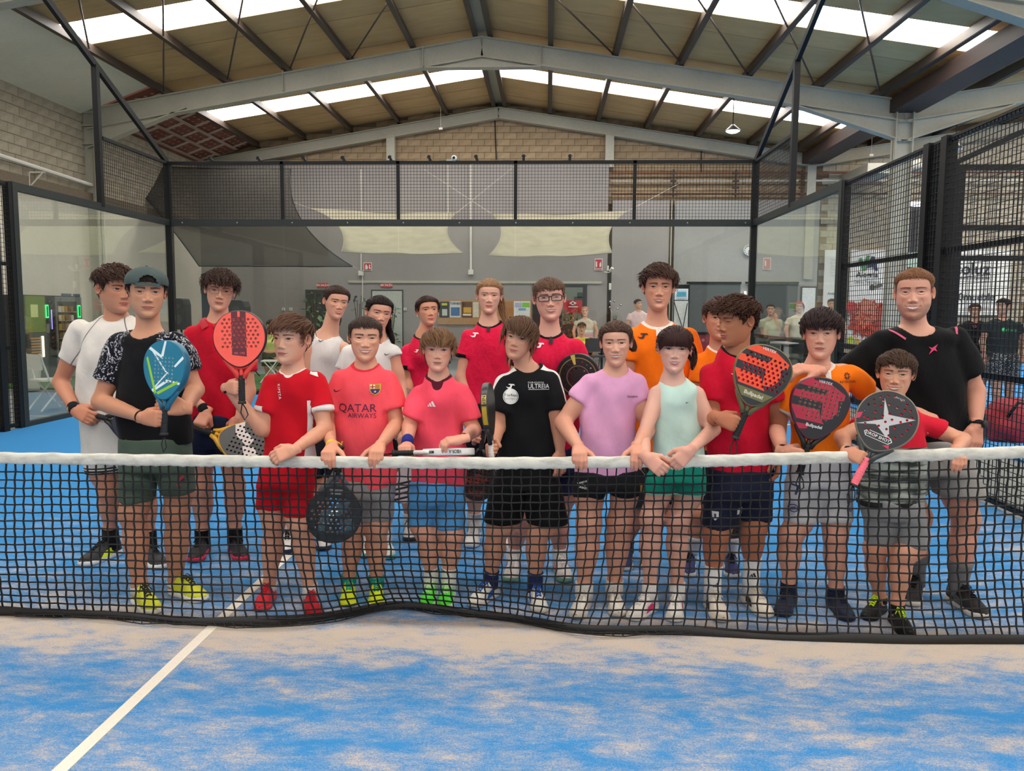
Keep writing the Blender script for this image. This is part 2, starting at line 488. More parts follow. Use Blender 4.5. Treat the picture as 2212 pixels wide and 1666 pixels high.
# purlins
pur = empty('roof_purlins', (0, 0, 0), 'dark brown steel purlins running the length of the roof', kind='structure')
PX = [-7.6, -6.1, -4.62, -3.12, -1.62, -.17, .17, 1.55, 3.03, 4.5, 6.05, 7.65, 9.0, 11.3, 13.2, 15.2, 17.2]
for x in PX:
    z = roof_z(x)
    mb = MB(); mb.bar((x, FR[-1], z-.10), (x, FR[0], z-.10), .07, .17); mb.bar((x+.03, FR[-1], z-.185), (x+.03, FR[0], z-.185), .11, .02)
    mb.build('purlin', MT['purlin'], pur)
# bracing rods of the near bay
def roof_at(px, py, drop=.16):
    """point of the main roof slope, a little below the sheets, seen through a pixel"""
    d = ray(px, py); out = None
    for sg in (-1, 1):     # z = RZ - drop - SL*sg*x
        t = (RZ-drop-SL*sg*EYE[0]-EYE[2])/(d[2]+SL*sg*d[0]); p = EYE+t*d
        if p[0]*sg >= 0 and t > 0: out = p
    return out
for (x0, y0, x1, y1) in [(193, 109, 171, 0), (354, 197, 352, 0), (492, 171, 524, 0), (627, 148, 685, 0), (760, 126, 841, 0), (1331, 123, 1205, 0), (1476, 143, 1358, 0), (1616, 163, 1509, 0), (1758, 181, 1674, 0), (1900, 198, 1857, 0)]:
    a, c = roof_at(x0, y0), roof_at(x1, y1); c = a+(c-a)*min(2.2, (a[1]-8.8)/max(.1, a[1]-c[1])); c[2] = min(c[2], roof_z(c[0])-.1)
    MB().tube([a, c], .020, 6).build('brace_rod', MT['purlin'], pur)
# portal frames
def ibeam(mb, a, b2, depth, width, up=(0, 0, 1)):
    a = np.asarray(a, float); b2 = np.asarray(b2, float)
    mb.bar(a, b2, .05, depth, up)
    u = np.array([0, 0, 1.0])
    mb.bar(a+u*(depth/2-.012), b2+u*(depth/2-.012), width, .025, up); mb.bar(a-u*(depth/2-.012), b2-u*(depth/2-.012), width, .025, up)
def frame(y, dep, haunch, label):
    f = empty('portal_frame', (0, 0, 0), label, kind='structure')
    lx = XL+.12
    zt = RZ - .22
    for nm, x0, x1 in (('rafter', lx, 0.0), ('rafter', 0.0, XV), ('rafter', XV, 19.0)):
        mb = MB()
        za = (RZ-SL*abs(x0) if x0 <= XV else 0)-.21-dep/2
        zb = (RZ-SL*abs(x1) if x1 <= XV else RZ-SL*XV+SL*(x1-XV))-.21-dep/2
        if x0 == lx: za -= .12
        ibeam(mb, (x0, y, za), (x1, y, zb), dep, .24); mb.build(nm, MT['steel'], f)
    if haunch:
        zc = RZ-SL*XV-.21-dep
        for s, x in ((1, lx), (-1, XV)):
            for d in ((1,) if x == lx else (-1, 1)):
                zr = lambda q: (RZ-.21-dep-SL*abs(q) if q <= XV else RZ-.21-dep-SL*XV+SL*(q-XV))-(.12 if q < -9 else 0)
                e = x + d*2.4
                poly = [(x, zr(x)+.02), (x, zr(x)-.42), (e, zr(e))]
                if d > 0: poly = poly[::-1]
                MB().prism(poly, lambda u, v, q: (u, q, v), y-.03, y+.03).build('haunch', MT['steel'], f)
                MB().bar((x, y, zr(x)-.43), (e, y, zr(e)-.01), .24, .025).build('haunch_flange', MT['steel'], f)
        zr0 = RZ-.21-dep
        poly = [(-1.35, zr0-SL*1.35), (1.35, zr0-SL*1.35), (0, zr0)]
        MB().prism(poly, lambda u, v, q: (u, q, v), y-.03, y+.03).build('gusset', MT['steel'], f)
        MB().bar((-1.35, y, zr0-SL*1.35-.01), (1.35, y, zr0-SL*1.35-.01), .24, .025).build('gusset_flange', MT['steel'], f)
        for x in (lx, XV):
            mb = MB(); mb.box((x-.2, y-.012, -.03), (x+.2, y+.012, zc+.3))
            mb.box((x-.2, y-.13, -.03), (x-.175, y+.13, zc+.35)); mb.box((x+.175, y-.13, -.03), (x+.2, y+.13, zc+.35))
            mb.build('column', MT['steel'], f)
            for zq in (zc+.3, zc, zc-.42):
                MB().box((x-.19, y-.12, zq-.012), (x+.19, y+.12, zq+.012)).build('stiffener', MT['steel'], f)
        for xx in (-1.35, 1.35, -4.62):
            z = RZ-.21-SL*abs(xx)
            MB().box((xx-.01, y-.11, z-dep), (xx+.01, y+.11, z)).build('stiffener', MT['steel'], f)
    else:
        for x in (-3.35, 3.42, XV, -9.3):
            MB().box((x-.13, y-.1, 2.5 if abs(x) > 5 else 5.9), (x+.13, y+.12, RZ-.21-dep-SL*abs(x)+.05)).build('column', MT['steel'], f)
    return f
frame(21.33, .34, False, 'grey steel gable frame against the block wall')
frame(15.1, .46, True, 'grey steel portal frame behind the court')
frame(8.7, .46, True, 'grey steel portal frame above the court')
gut = MB(); gut.box((XV-.32, FR[-1], 5.98), (XV+.32, 21.2, 6.30)); tag(gut.build('valley_gutter', MT['gutter']), 'dark brown valley gutter above the right columns', kind='structure')
# ---- hall front left open below, an invented gap letting fill daylight in behind the camera
wall('wall_front', (XL-.3, YE-.3, 4.6), (XR, YE, 8.2), MT['plaster'], 'hall front above the unseen gap left open for fill light')
# ================================================================== COURT ENCLOSURE
RZ3 = 2.972
def mesh_panel(par, p0, ux, uz, w, h, step=.054, r=.0026, name='wire_mesh'):
    p0 = np.asarray(p0, float); ux = np.asarray(ux, float); uz = np.asarray(uz, float)
    nx = max(1, int(round(w/step))); nz = max(1, int(round(h/step)))
    a = np.linspace(0, w, nx+1)[:, None]; b = np.linspace(0, h, nz+1)[:, None]
    S = np.concatenate([p0+ux*a, p0+uz*b]); E2 = np.concatenate([p0+ux*a+uz*h, p0+uz*b+ux*w])
    V, F = wires(S, E2, r)
    return tag(mesh(name, V, F, MT['black'], par), kind='stuff')
def pane(par, lo, hi, name='glass_panel'):
    return MB().box(lo, hi).build(name, MT['glass'], par)
def bolts(par, pts, r=.012):
    for p in pts: MB().lathe([(r, 0), (r*.8, .008)], p, 6, (0, -1, 0)).build('bolt_head', MT['steel'], par)
X5 = np.array([1., 0, 0]); Y5 = np.array([0, 1., 0]); Z5 = np.array([0, 0, 1.])
bf = empty('back_fence', (0, 10, 0), 'back wall of the padel court, glass panels under a black wire mesh', 'fence')
def P(par, lo, hi, name, m='black'):
    return MB().box(np.array(lo)-np.array(par.location), np.array(hi)-np.array(par.location)).build(name, MT[m], par)
def off(par, p): return np.asarray(p, float)-np.array(par.location)
for x in (-5, 5): P(bf, (x-.05, 9.96, 0), (x+.05, 10.06, 3.99), 'post')
P(bf, (-5, 9.97, RZ3-.055), (5, 10.05, RZ3+.055), 'rail', 'rail')
P(bf, (-5, 9.98, 3.955), (5, 10.04, 4.005), 'top_rail')
P(bf, (-5, 9.97, 0), (5, 10.05, .06), 'bottom_rail')
for x in (-3, -1, 1, 3): P(bf, (x-.028, 9.98, RZ3), (x+.028, 10.03, 4), 'mesh_post')
for i in range(5):
    x = -5+2*i
    mesh_panel(bf, off(bf, (x, 10.0, RZ3+.05)), X5, Z5, 2, .97)
    pane(bf, off(bf, (x+.006+(.05 if i == 0 else 0), 9.995, .05)), off(bf, (x+1.994-(.05 if i == 4 else 0), 10.005, RZ3-.04)))
bolts(bf, [off(bf, (-4.75+.96*i, 9.968, RZ3)) for i in range(11)])
def side(s, label):
    f = empty('side_fence', (5*s, 8, 0), label, 'fence')
    X = 5*s
    P(f, (X-.035, 6, RZ3-.05), (X+.035, 9.97, RZ3+.05), 'rail', 'rail')
    P(f, (X-.035, 6, 0), (X+.035, 9.97, .06), 'bottom_rail', 'rail')
    P(f, (X-.045, 5.93, 0), (X+.045, 6.02, RZ3+.05), 'post', 'rail')
    for y in (6, 8): pane(f, off(f, (X-.005, y+.008+(.015 if y == 6 else 0), .05)), off(f, (X+.005, y+1.992-(.03 if y == 8 else 0), RZ3-.04)))
    mesh_panel(f, off(f, (X, 8, RZ3+.05)), Y5, Z5, 1.97, .95)
    P(f, (X-.03, 8, 3.955), (X+.03, 9.98, 4.0), 'top_rail')
    t = on_x(205, 140, -5) if s < 0 else on_x(1722, 130, 5)
    yt, zt = t[1], t[2]
    MB().box(off(f, (X-.04, yt-.04, RZ3)), off(f, (X+.04, yt+.04, zt))).build('mast', MT['black'], f)
    e = np.array([X, 10, 4.0]); d = np.array([X, yt, zt])-e
    MB().bar(off(f, e), off(f, e+d*2.4), .06, .09).build('slanting_strut', MT['black'], f)
    # wire mesh towards the net
    P(f, (X-.04, 5.86, 0), (X+.04, 5.925, RZ3+.03), 'frame_post')
    return f
sl_ = side(-1, 'left side wall of the court, two glass panels and a slanting black strut')
sr_ = side(1, 'right side wall of the court, glass panels and a slanting black strut')
# mesh part of the right side, from the glass to the gate
def mesh_side(s, y0, label, posts):
    X = 5*s
    f = empty('mesh_fence', (X, (y0+5.86)/2, 0), label, 'fence')
    for y in posts: P(f, (X-.05, y-.05, 0), (X+.05, y+.05, RZ3+.03), 'post')
    for z in (0.05, 1.0, 2.02, RZ3): P(f, (X-.022, y0, z-.022), (X+.022, 5.86, z+.022), 'rail')
    mesh_panel(f, off(f, (X-.025*s, y0, .05)), Y5, Z5, 5.86-y0, RZ3-.05)
    return f
yp = on_x(1997, 600, 5)[1]
mfr = mesh_side(1, .9, 'right black wire mesh fence between the glass and the gate', [yp, yp-.32, 1.0])
P(mfr, (4.98, yp-.32, .0), (5.02, yp, RZ3), 'gate_plate')
mesh_side(-1, 2.6, 'left black wire mesh fence beside the glass', [5.6, 2.7])
# neighbouring court behind the right fence
nf = empty('neighbour_fence', (9, 7.4, 0), 'wire mesh fence of the neighbouring court with black posts', 'fence')
for px in (2046,):
    q = at(px, 700, 7.4); P(nf, (q[0]-.09, 7.33, 0), (q[0]+.09, 7.47, 3.42), 'post')
x0 = at(2046, 700, 7.4)[0]
for py in (362, 492, 558): 
    z = at(2120, py, 7.4)[2]; P(nf, (x0, 7.37, z-.035), (x0+5, 7.43, z+.035), 'rail')
a = at(2050, 358, 7.4); c = at(2212, 283, 7.4); MB().bar(off(nf, a), off(nf, a+(c-a)*1.6), .07).build('strut', MT['black'], nf)
mesh_panel(nf, off(nf, (x0, 7.4, .05)), X5, Z5, 4.6, 3.3, .06)
q = at(2022, 500, 7.2); tag(MB().tube([(q[0], 7.2, 0), (q[0], 7.2, 3.4)], .022).build('steel_pipe', MT['white']), 'pale vertical pipe beside the black gate post', 'pipe')
nf2 = empty('neighbour_side_fence', (6.6, 13, 0), 'low dark frame of the neighbouring court behind the mesh', 'fence')
for z in (.06, .92): P(nf2, (6.56, 7.5, z-.04), (6.64, 19, z+.04), 'rail')
for y in (9.5, 12, 16): P(nf2, (6.56, y-.04, 0), (6.64, y+.04, .92), 'post')

# ================================================================== NET
TOPX = [(-300, 966), (0, 977), (300, 981), (600, 985), (900, 987), (1100, 988), (1300, 986), (1500, 984), (1700, 978), (1900, 973), (2212, 964), (2500, 954)]
HEM = [(-300, 1322), (0, 1324), (130, 1327), (290, 1334), (420, 1346), (560, 1348), (640, 1345), (720, 1334), (800, 1318), (864, 1308), (930, 1316), (1041, 1330), (1125, 1339), (1192, 1355), (1242, 1363),
       (1480, 1366), (1706, 1378), (1940, 1385), (2212, 1385), (2500, 1384)]
tp_ = np.array([at(x, y, 0) for x, y in TOPX]); hm_ = np.array([ground(x, y, .012) for x, y in HEM])
NX = np.arange(-4.95, 4.96, .0432)
def net_top(x): return np.interp(x, np.r_[-5, tp_[:, 0], 5], np.r_[.90, tp_[:, 2], .92])
_hx = np.linspace(-5, 5, 400)
_hy = np.interp(_hx, np.r_[-5, hm_[:, 0], 5], np.r_[0, hm_[:, 1], 0]); _hy = np.convolve(np.pad(_hy, 4, 'edge'), np.ones(9)/9, 'valid')
def hem_y(x): return np.interp(x, _hx, _hy)
net = empty('court_net', (0, 0, 0), 'black padel net with a white top tape stretched across the court', 'net')
TH = .058
def net_pt(x, v):
    x = np.asarray(x, float); v = np.asarray(v, float)
    zt = net_top(x)-TH+.004; hy = hem_y(x)
    z = zt*(1-v) + .035*v
    w = np.clip((v-.35)/.65, 0, 1)**2.2
    sag = .03*np.sin(3.1*x+1.2)*np.sin(math.pi*v) + .018*np.sin(7.3*x)*np.sin(math.pi*v)**2
    y = hy*w + sag*.8
    z = z + .03*np.clip((v-.7)/.3, 0, 1)*np.sin(5*x+2)*(1-v)*2
    xs = x + .055*np.sin(2.2*x+.6)*w + .02*np.sin(6*x)*w
    return np.stack([xs, y, np.maximum(z, .012)], -1)
NR = 19
vv = np.linspace(0, 1, NR+1)
GI, GJ = np.meshgrid(np.arange(len(NX)), np.arange(NR+1), indexing='ij')
NODES = net_pt(NX[GI], vv[GJ]); NODES[:, :, 0] +=   .0024*(1-2*((GI+GJ) % 2))*(GJ > 0); NODES[:, :, 2] += .0012*np.sin(GI*2.1+GJ)
S = [NODES[:, :-1].reshape(-1, 3), NODES[:-1, 1:].reshape(-1, 3)]; E2 = [NODES[:, 1:].reshape(-1, 3), NODES[1:, 1:].reshape(-1, 3)]
V, F = wires(np.concatenate(S), np.concatenate(E2), .0030)
cord = plain('black_net_cord', (16, 16, 18), .8)
tag(mesh('netting', V, F, cord, net), kind='stuff')
# knots
K = NODES[:, 1:-1].reshape(-1, 3)
oct_ = np.array([(1,0,0),(-1,0,0),(0,1,0),(0,-1,0),(0,0,1),(0,0,-1)])*.0064
of = np.array([(0,2,4),(2,1,4),(1,3,4),(3,0,4),(2,0,5),(1,2,5),(3,1,5),(0,3,5)])
tag(mesh('net_knots', (K[:, None]+oct_[None]).reshape(-1, 3), (np.arange(len(K))[:, None, None]*6+of[None]).reshape(-1, 3), cord, net), kind='stuff')
# tape, folded over the top cord
xs = np.arange(-5, 5.001, .012)
prof = []
for k in range(14):
    a = 2*math.pi*k/14
    prof.append((.011*math.cos(a) if True else 0, math.sin(a)))
V = []
zt = net_top(xs) + .0012*np.sin(xs*23)+.001*np.sin(xs*57)
pucker = .004*np.abs(np.sin(xs*math.pi/.043))
for (cy, sz) in prof:
    zc = zt-TH/2
    half = TH/2
    z = zc + half*np.sign(sz)*np.abs(sz)**.6 + (pucker if sz < -.3 else 0)
    y = cy*(1.25+.25*np.sin(xs*math.pi/.043) * (1 if sz < .2 else .2))
    V.append(np.stack([xs, y, z], 1))
V = np.stack(V, 1); n = len(xs)
i, k = np.meshgrid(np.arange(n-1), np.arange(14), indexing='ij')
F = np.stack([i*14+k, i*14+(k+1) % 14, (i+1)*14+(k+1) % 14, (i+1)*14+k], -1).reshape(-1, 4)
t = NT('white_net_tape'); d = t.noise(9, None, 5, .65, (1, 1, 3)); d2 = t.noise(200, None, 2)
t.bsdf(t.ramp(d, [(.28, lin((168, 166, 156))), (.55, lin((214, 211, 200)))]), .85, 0, t.bump(d2, .3, .002), .2)
mesh('top_tape', V.reshape(-1, 3), F[:, ::-1].copy(), t.m, net, True)
# stitches under the tape
mb = MB()
st = []
# bottom hem, a flat black band lying on the turf
xs = np.arange(-5, 5.001, .03)
hy = hem_y(xs)
lift = .016+.010*np.sin(xs*4.2)+.008*np.sin(xs*9.1)
V = []
for (dy, dz) in ((-.010, .0), (-.013, .013), (-.006, .030), (.004, .031), (.010, .013), (.008, 0)):
    V.append(np.stack([xs, hy+dy+dz*.25*np.sin(xs*3), np.maximum(.002, dz+lift*(dz > 0)*.5)], 1))
V = np.stack(V, 1); n = len(xs); i, k = np.meshgrid(np.arange(n-1), np.arange(6), indexing='ij')
F = np.stack([i*6+k, i*6+(k+1) % 6, (i+1)*6+(k+1) % 6, (i+1)*6+k], -1).reshape(-1, 4)
mesh('bottom_hem', V.reshape(-1, 3), F, plain('black_hem_tape', (30, 29, 30), .75), net, True)
# slack netting bunched in front of the hem
S, E2 = [], []
gx = np.arange(-1.0, 2.2, .045)
for j in range(3):
    def bp(x, j): return np.stack([x+.02*j, hem_y(x)-.012-.022*j+.012*np.sin(9*x+j), .012+.012*np.abs(np.sin(7*x+1.3*j))+0*x], -1)
    p = bp(gx, j); S.append(p[:-1]); E2.append(p[1:])
    if j: q = bp(gx, j-1); S.append(q); E2.append(p)
V, F = wires(np.concatenate(S), np.concatenate(E2), .0021)
tag(mesh('slack_netting', V, F, cord, net), kind='stuff')
# ================================================================== PEOPLE: builders
def sstep(a, b, x): 
    t = np.clip((x-a)/(b-a), 0, 1); return t*t*(3-2*t)
def gauss(x, s): return np.exp(-(x/s)**2)

# ---- signed distance fields on a grid, turned into quads by surface nets
class Field:
    def __init__(self, lo, hi, h):
        self.lo = np.asarray(lo, float); self.h = h
        self.n = np.maximum(4, np.ceil((np.asarray(hi)-self.lo)/h).astype(int)+1)
        self.f = np.full(self.n, .3, np.float32)
    def sl(self, lo, hi):
        a = np.clip(np.floor((np.asarray(lo)-self.lo)/self.h).astype(int), 0, self.n-1)
        b = np.clip(np.ceil((np.asarray(hi)-self.lo)/self.h).astype(int)+1, 1, self.n)
        b = np.maximum(b, a+1)
        g = [self.lo[i]+self.h*np.arange(a[i], b[i]) for i in range(3)]
        return tuple(slice(a[i], b[i]) for i in range(3)), g[0][:, None, None], g[1][None, :, None], g[2][None, None, :]
    def put(self, s, d, k, op='u'):
        f = self.f[s]
        if op == 'u':
            if k > 0:
                hh = np.clip(.5+.5*(f-d)/k, 0, 1); self.f[s] = f*(1-hh)+d*hh-k*hh*(1-hh)
            else: self.f[s] = np.minimum(f, d)
        else:   # subtract
            if k > 0:
                hh = np.clip(.5-.5*(f+d)/k, 0, 1); self.f[s] = f*(1-hh)-d*hh+k*hh*(1-hh)
            else: self.f[s] = np.maximum(f, -d)
    def cone(self, a, b, ra, rb, k=.02, fy=1.0, prof=None, op='u', cut=None):
        """tapered capsule; fy squeezes the depth (y); prof [(t, r)]; cut: flat end at b"""
        a = np.asarray(a, float); b = np.asarray(b, float)
        rm = max(ra, rb) if prof is None else max(r for _, r in prof)
        rm = rm*1.15+k+2*self.h
        s, X, Y, Z = self.sl(np.minimum(a, b)-rm, np.maximum(a, b)+rm)
        d = b-a; L2 = d@d+1e-12
        px, py, pz = X-a[0], Y-a[1], Z-a[2]
        t = (px*d[0]+py*d[1]+pz*d[2])/L2
        tc = np.clip(t, 0, 1)
        r = ra+(rb-ra)*tc if prof is None else np.interp(tc, [q[0] for q in prof], [q[1] for q in prof])
        qx, qy, qz = px-tc*d[0], (py-tc*d[1])/fy, pz-tc*d[2]
        D = np.sqrt(qx*qx+qy*qy+qz*qz)-r
        if cut is not None: D = np.maximum(D, (t-cut)*math.sqrt(L2))
        self.put(s, D, k, op)
    def ell(self, c, rad, k=.02, op='u', R=None):
        c = np.asarray(c, float); rad = np.asarray(rad, float); m = rad.max()+k+2*self.h
        s, X, Y, Z = self.sl(c-m, c+m)
        x, y, z = X-c[0], Y-c[1], Z-c[2]
        if R is not None:
            R = np.asarray(R); x, y, z = (R[0, i]*x+R[1, i]*y+R[2, i]*z for i in range(3))
        q = np.sqrt((x/rad[0])**2+(y/rad[1])**2+(z/rad[2])**2)
        q2 = np.sqrt((x/rad[0]**2)**2+(y/rad[1]**2)**2+(z/rad[2]**2)**2)
        self.put(s, q*(q-1)/np.maximum(q2, 1e-6), k, op)
    def column(self, rows, k=.02, e=2.4, top=0.0, bot=0.0, grow=0.0):
        """rows [(cx, cy, cz, halfwidth, halfdepth)] lofted upright; superellipse sections"""
        r = np.array(sorted(rows, key=lambda q: q[2]), float)
        mw = r[:, 3].max()+grow+k+2*self.h; md = r[:, 4].max()+grow+k+2*self.h
        lo = [r[:, 0].min()-mw, r[:, 1].min()-md, r[0, 2]-.03-k]; hi = [r[:, 0].max()+mw, r[:, 1].max()+md, r[-1, 2]+.03+k]
        s, X, Y, Z = self.sl(lo, hi)
        zz = Z.ravel()
        cx, cy, w, d = (self._sm(zz, r[:, 2], r[:, i])[None, None, :] for i in (0, 1, 3, 4))
        w = w+grow; d = d+grow
        q = ((np.abs(X-cx)/w)**e+(np.abs(Y-cy)/d)**e)**(1/e)
        D = (q-1)*np.minimum(w, d)
        # keep distances true along the long axis
        D = np.maximum(D, np.maximum(Z-(r[-1, 2]+top), (r[0, 2]-bot)-Z))
        self.put(s, D, k)
    @staticmethod
    def _sm(z, zs, v):
        if len(zs) < 3: return np.interp(z, zs, v)
        m = np.gradient(v, zs); i = np.clip(np.searchsorted(zs, z)-1, 0, len(zs)-2)
        h = zs[i+1]-zs[i]; t = np.clip((z-zs[i])/h, 0, 1)
        return (1+2*t)*(1-t)**2*v[i]+t*(1-t)**2*h*m[i]+t*t*(3-2*t)*v[i+1]+t*t*(t-1)*h*m[i+1]
    def noise(self, amp, fn):
        g = [self.lo[i]+self.h*np.arange(self.n[i]) for i in range(3)]
        self.f += amp*fn(g[0][:, None, None], g[1][None, :, None], g[2][None, None, :]).astype(np.float32)
    def mesh(self, smooth=0):
        f = self.f; f[0] = f[-1] = .1; f[:, 0] = f[:, -1] = .1; f[:, :, 0] = f[:, :, -1] = .1
        ins = f < 0
        c = [ins[i:ins.shape[0]-1+i, j:ins.shape[1]-1+j, k:ins.shape[2]-1+k] for i in (0, 1) for j in (0, 1) for k in (0, 1)]
        s = sum(q.astype(np.int8) for q in c)
        cells = np.argwhere((s > 0) & (s < 8))
        idx = np.full(np.array(f.shape)-1, -1, np.int32); idx[tuple(cells.T)] = np.arange(len(cells))
        co = np.array([(i, j, k) for i in (0, 1) for j in (0, 1) for k in (0, 1)])
        val = np.stack([f[cells[:, 0]+a, cells[:, 1]+b2, cells[:, 2]+c2] for a, b2, c2 in co], 1)
        P = np.zeros((len(cells), 3)); cnt = np.zeros(len(cells))
        for a in range(8):
            for b2 in range(a+1, 8):
                if np.abs(co[a]-co[b2]).sum() != 1: continue
                va, vb = val[:, a], val[:, b2]; m = (va < 0) != (vb < 0)
                t = np.where(m, va/np.where(m, va-vb, 1), 0)[:, None]
                P += np.where(m[:, None], co[a]+t*(co[b2]-co[a]), 0); cnt += m
        V = self.lo+self.h*(cells+P/cnt[:, None])
        Q = []
        for ax in range(3):
            o1, o2 = [(1, 2), (2, 0), (0, 1)][ax]
            A = [slice(None)]*3; B = [slice(None)]*3; A[ax] = slice(0, -1); B[ax] = slice(1, None)
            cr = np.argwhere(ins[tuple(A)] != ins[tuple(B)])
            cr = cr[(cr[:, o1] > 0) & (cr[:, o2] > 0) & (cr[:, o1] < f.shape[o1]-1) & (cr[:, o2] < f.shape[o2]-1)]
            e1 = np.eye(3, dtype=int)[o1]; e2 = np.eye(3, dtype=int)[o2]
            q = np.stack([idx[tuple((cr-e1-e2).T)], idx[tuple((cr-e2).T)], idx[tuple(cr.T)], idx[tuple((cr-e1).T)]], 1)
            fl = ins[tuple(cr.T)]
            q[~fl] = q[~fl][:, ::-1]; Q.append(q)
        Q = np.concatenate(Q)
        for _ in range(smooth):
            a = np.concatenate([Q[:, [0, 1]], Q[:, [1, 2]], Q[:, [2, 3]], Q[:, [3, 0]]]); n = len(V)
            S_ = np.stack([np.bincount(a[:, 0], V[a[:, 1], i], n)+np.bincount(a[:, 1], V[a[:, 0], i], n) for i in range(3)], 1)
            c_ = np.bincount(a[:, 0], minlength=n)+np.bincount(a[:, 1], minlength=n); V = V*.45+.55*S_/np.maximum(c_, 1)[:, None]
        return V, Q

def folds(seed, kx=26, kz=9):
    r = np.random.RandomState(seed); ph = r.uniform(0, 6.28, 8)
    def fn(X, Y, Z):
        return (np.sin(kx*X+3*np.sin(kz*Z*.6+ph[0])+ph[1])*np.sin(kz*Z+1.5*np.sin(7*X+ph[2])+ph[3])*.6
                + .5*np.sin(kx*.55*X-kz*1.9*Z+ph[4]+2*np.sin(9*Y+ph[5]))+.35*np.sin(kx*1.7*X+kz*2.7*Z+ph[6]))
    return fn

# ---- head: a grid in template coordinates (metres, adult), face towards -y, eyes at z = 0
_HZ = np.array([-.118, -.115, -.108, -.098, -.085, -.066, -.045, -.02, .0, .03, .055, .08, .098, .110, .1165, .118])
_HW = np.array([.005, .024, .0345, .0450, .0535, .0612, .0660, .069, .071, .0745, .0755, .069, .054, .033, .013, .001])
_HF = np.array([.050, .070, .081, .0855, .0845, .0865, .0865, .0865, .0850, .0895, .0875, .075, .057, .034, .013, .001])
_HB = np.array([.0, .012, .020, .026, .034, .050, .068, .086, .095, .101, .099, .085, .066, .040, .016, .001])
def hprof(z):
    return (Field._sm(z, _HZ, a) for a in (_HW, _HF, _HB))
def head_base(u, z, jaw=1.0):
    """point of the smooth skull at angle u (0 = front, + = +x) and height z"""
    w, f, b = hprof(z)
    w = w*(1+(jaw-1)*sstep(.0, -.08, z))
    c = .012*sstep(-.118, -.03, z)
    su, cu = np.sin(u), np.cos(u)
    n = 2/2.25
    x = w*np.sign(su)*np.abs(su)**n
    dep = np.where(cu > 0, f+c, np.maximum(b-c, .004))
    y = c-dep*np.sign(cu)*np.abs(cu)**n
    return x, y
def head_grid(low=1):
    zr = np.concatenate([.118*np.cos(np.linspace(0, 1.02, 14))[:-1]**1.0, np.linspace(.0617, .028, 14)[:-1], np.linspace(.028, -.013, 40)[:-1],
                         np.linspace(-.013, -.054, 26)[:-1], np.linspace(-.054, -.086, 30)[:-1], np.linspace(-.086, -.1178, 16)])
    zr[0] = .1179
    s = np.arcsin(np.linspace(-.9, .9, 78)); bk = np.linspace(s[-1], 2*math.pi+s[0], 34)[1:-1]
    u = np.concatenate([s, bk])
    if low > 1: zr = np.r_[zr[:-1:low], zr[-1]]; u = u[::low]
    return u, zr
def brow_z(ax, p): t = np.clip((ax-.010)/.044, 0, 1); return .0192+p.get('browh', 0)+.0034*np.sin(t*math.pi*.92)-.0012*t
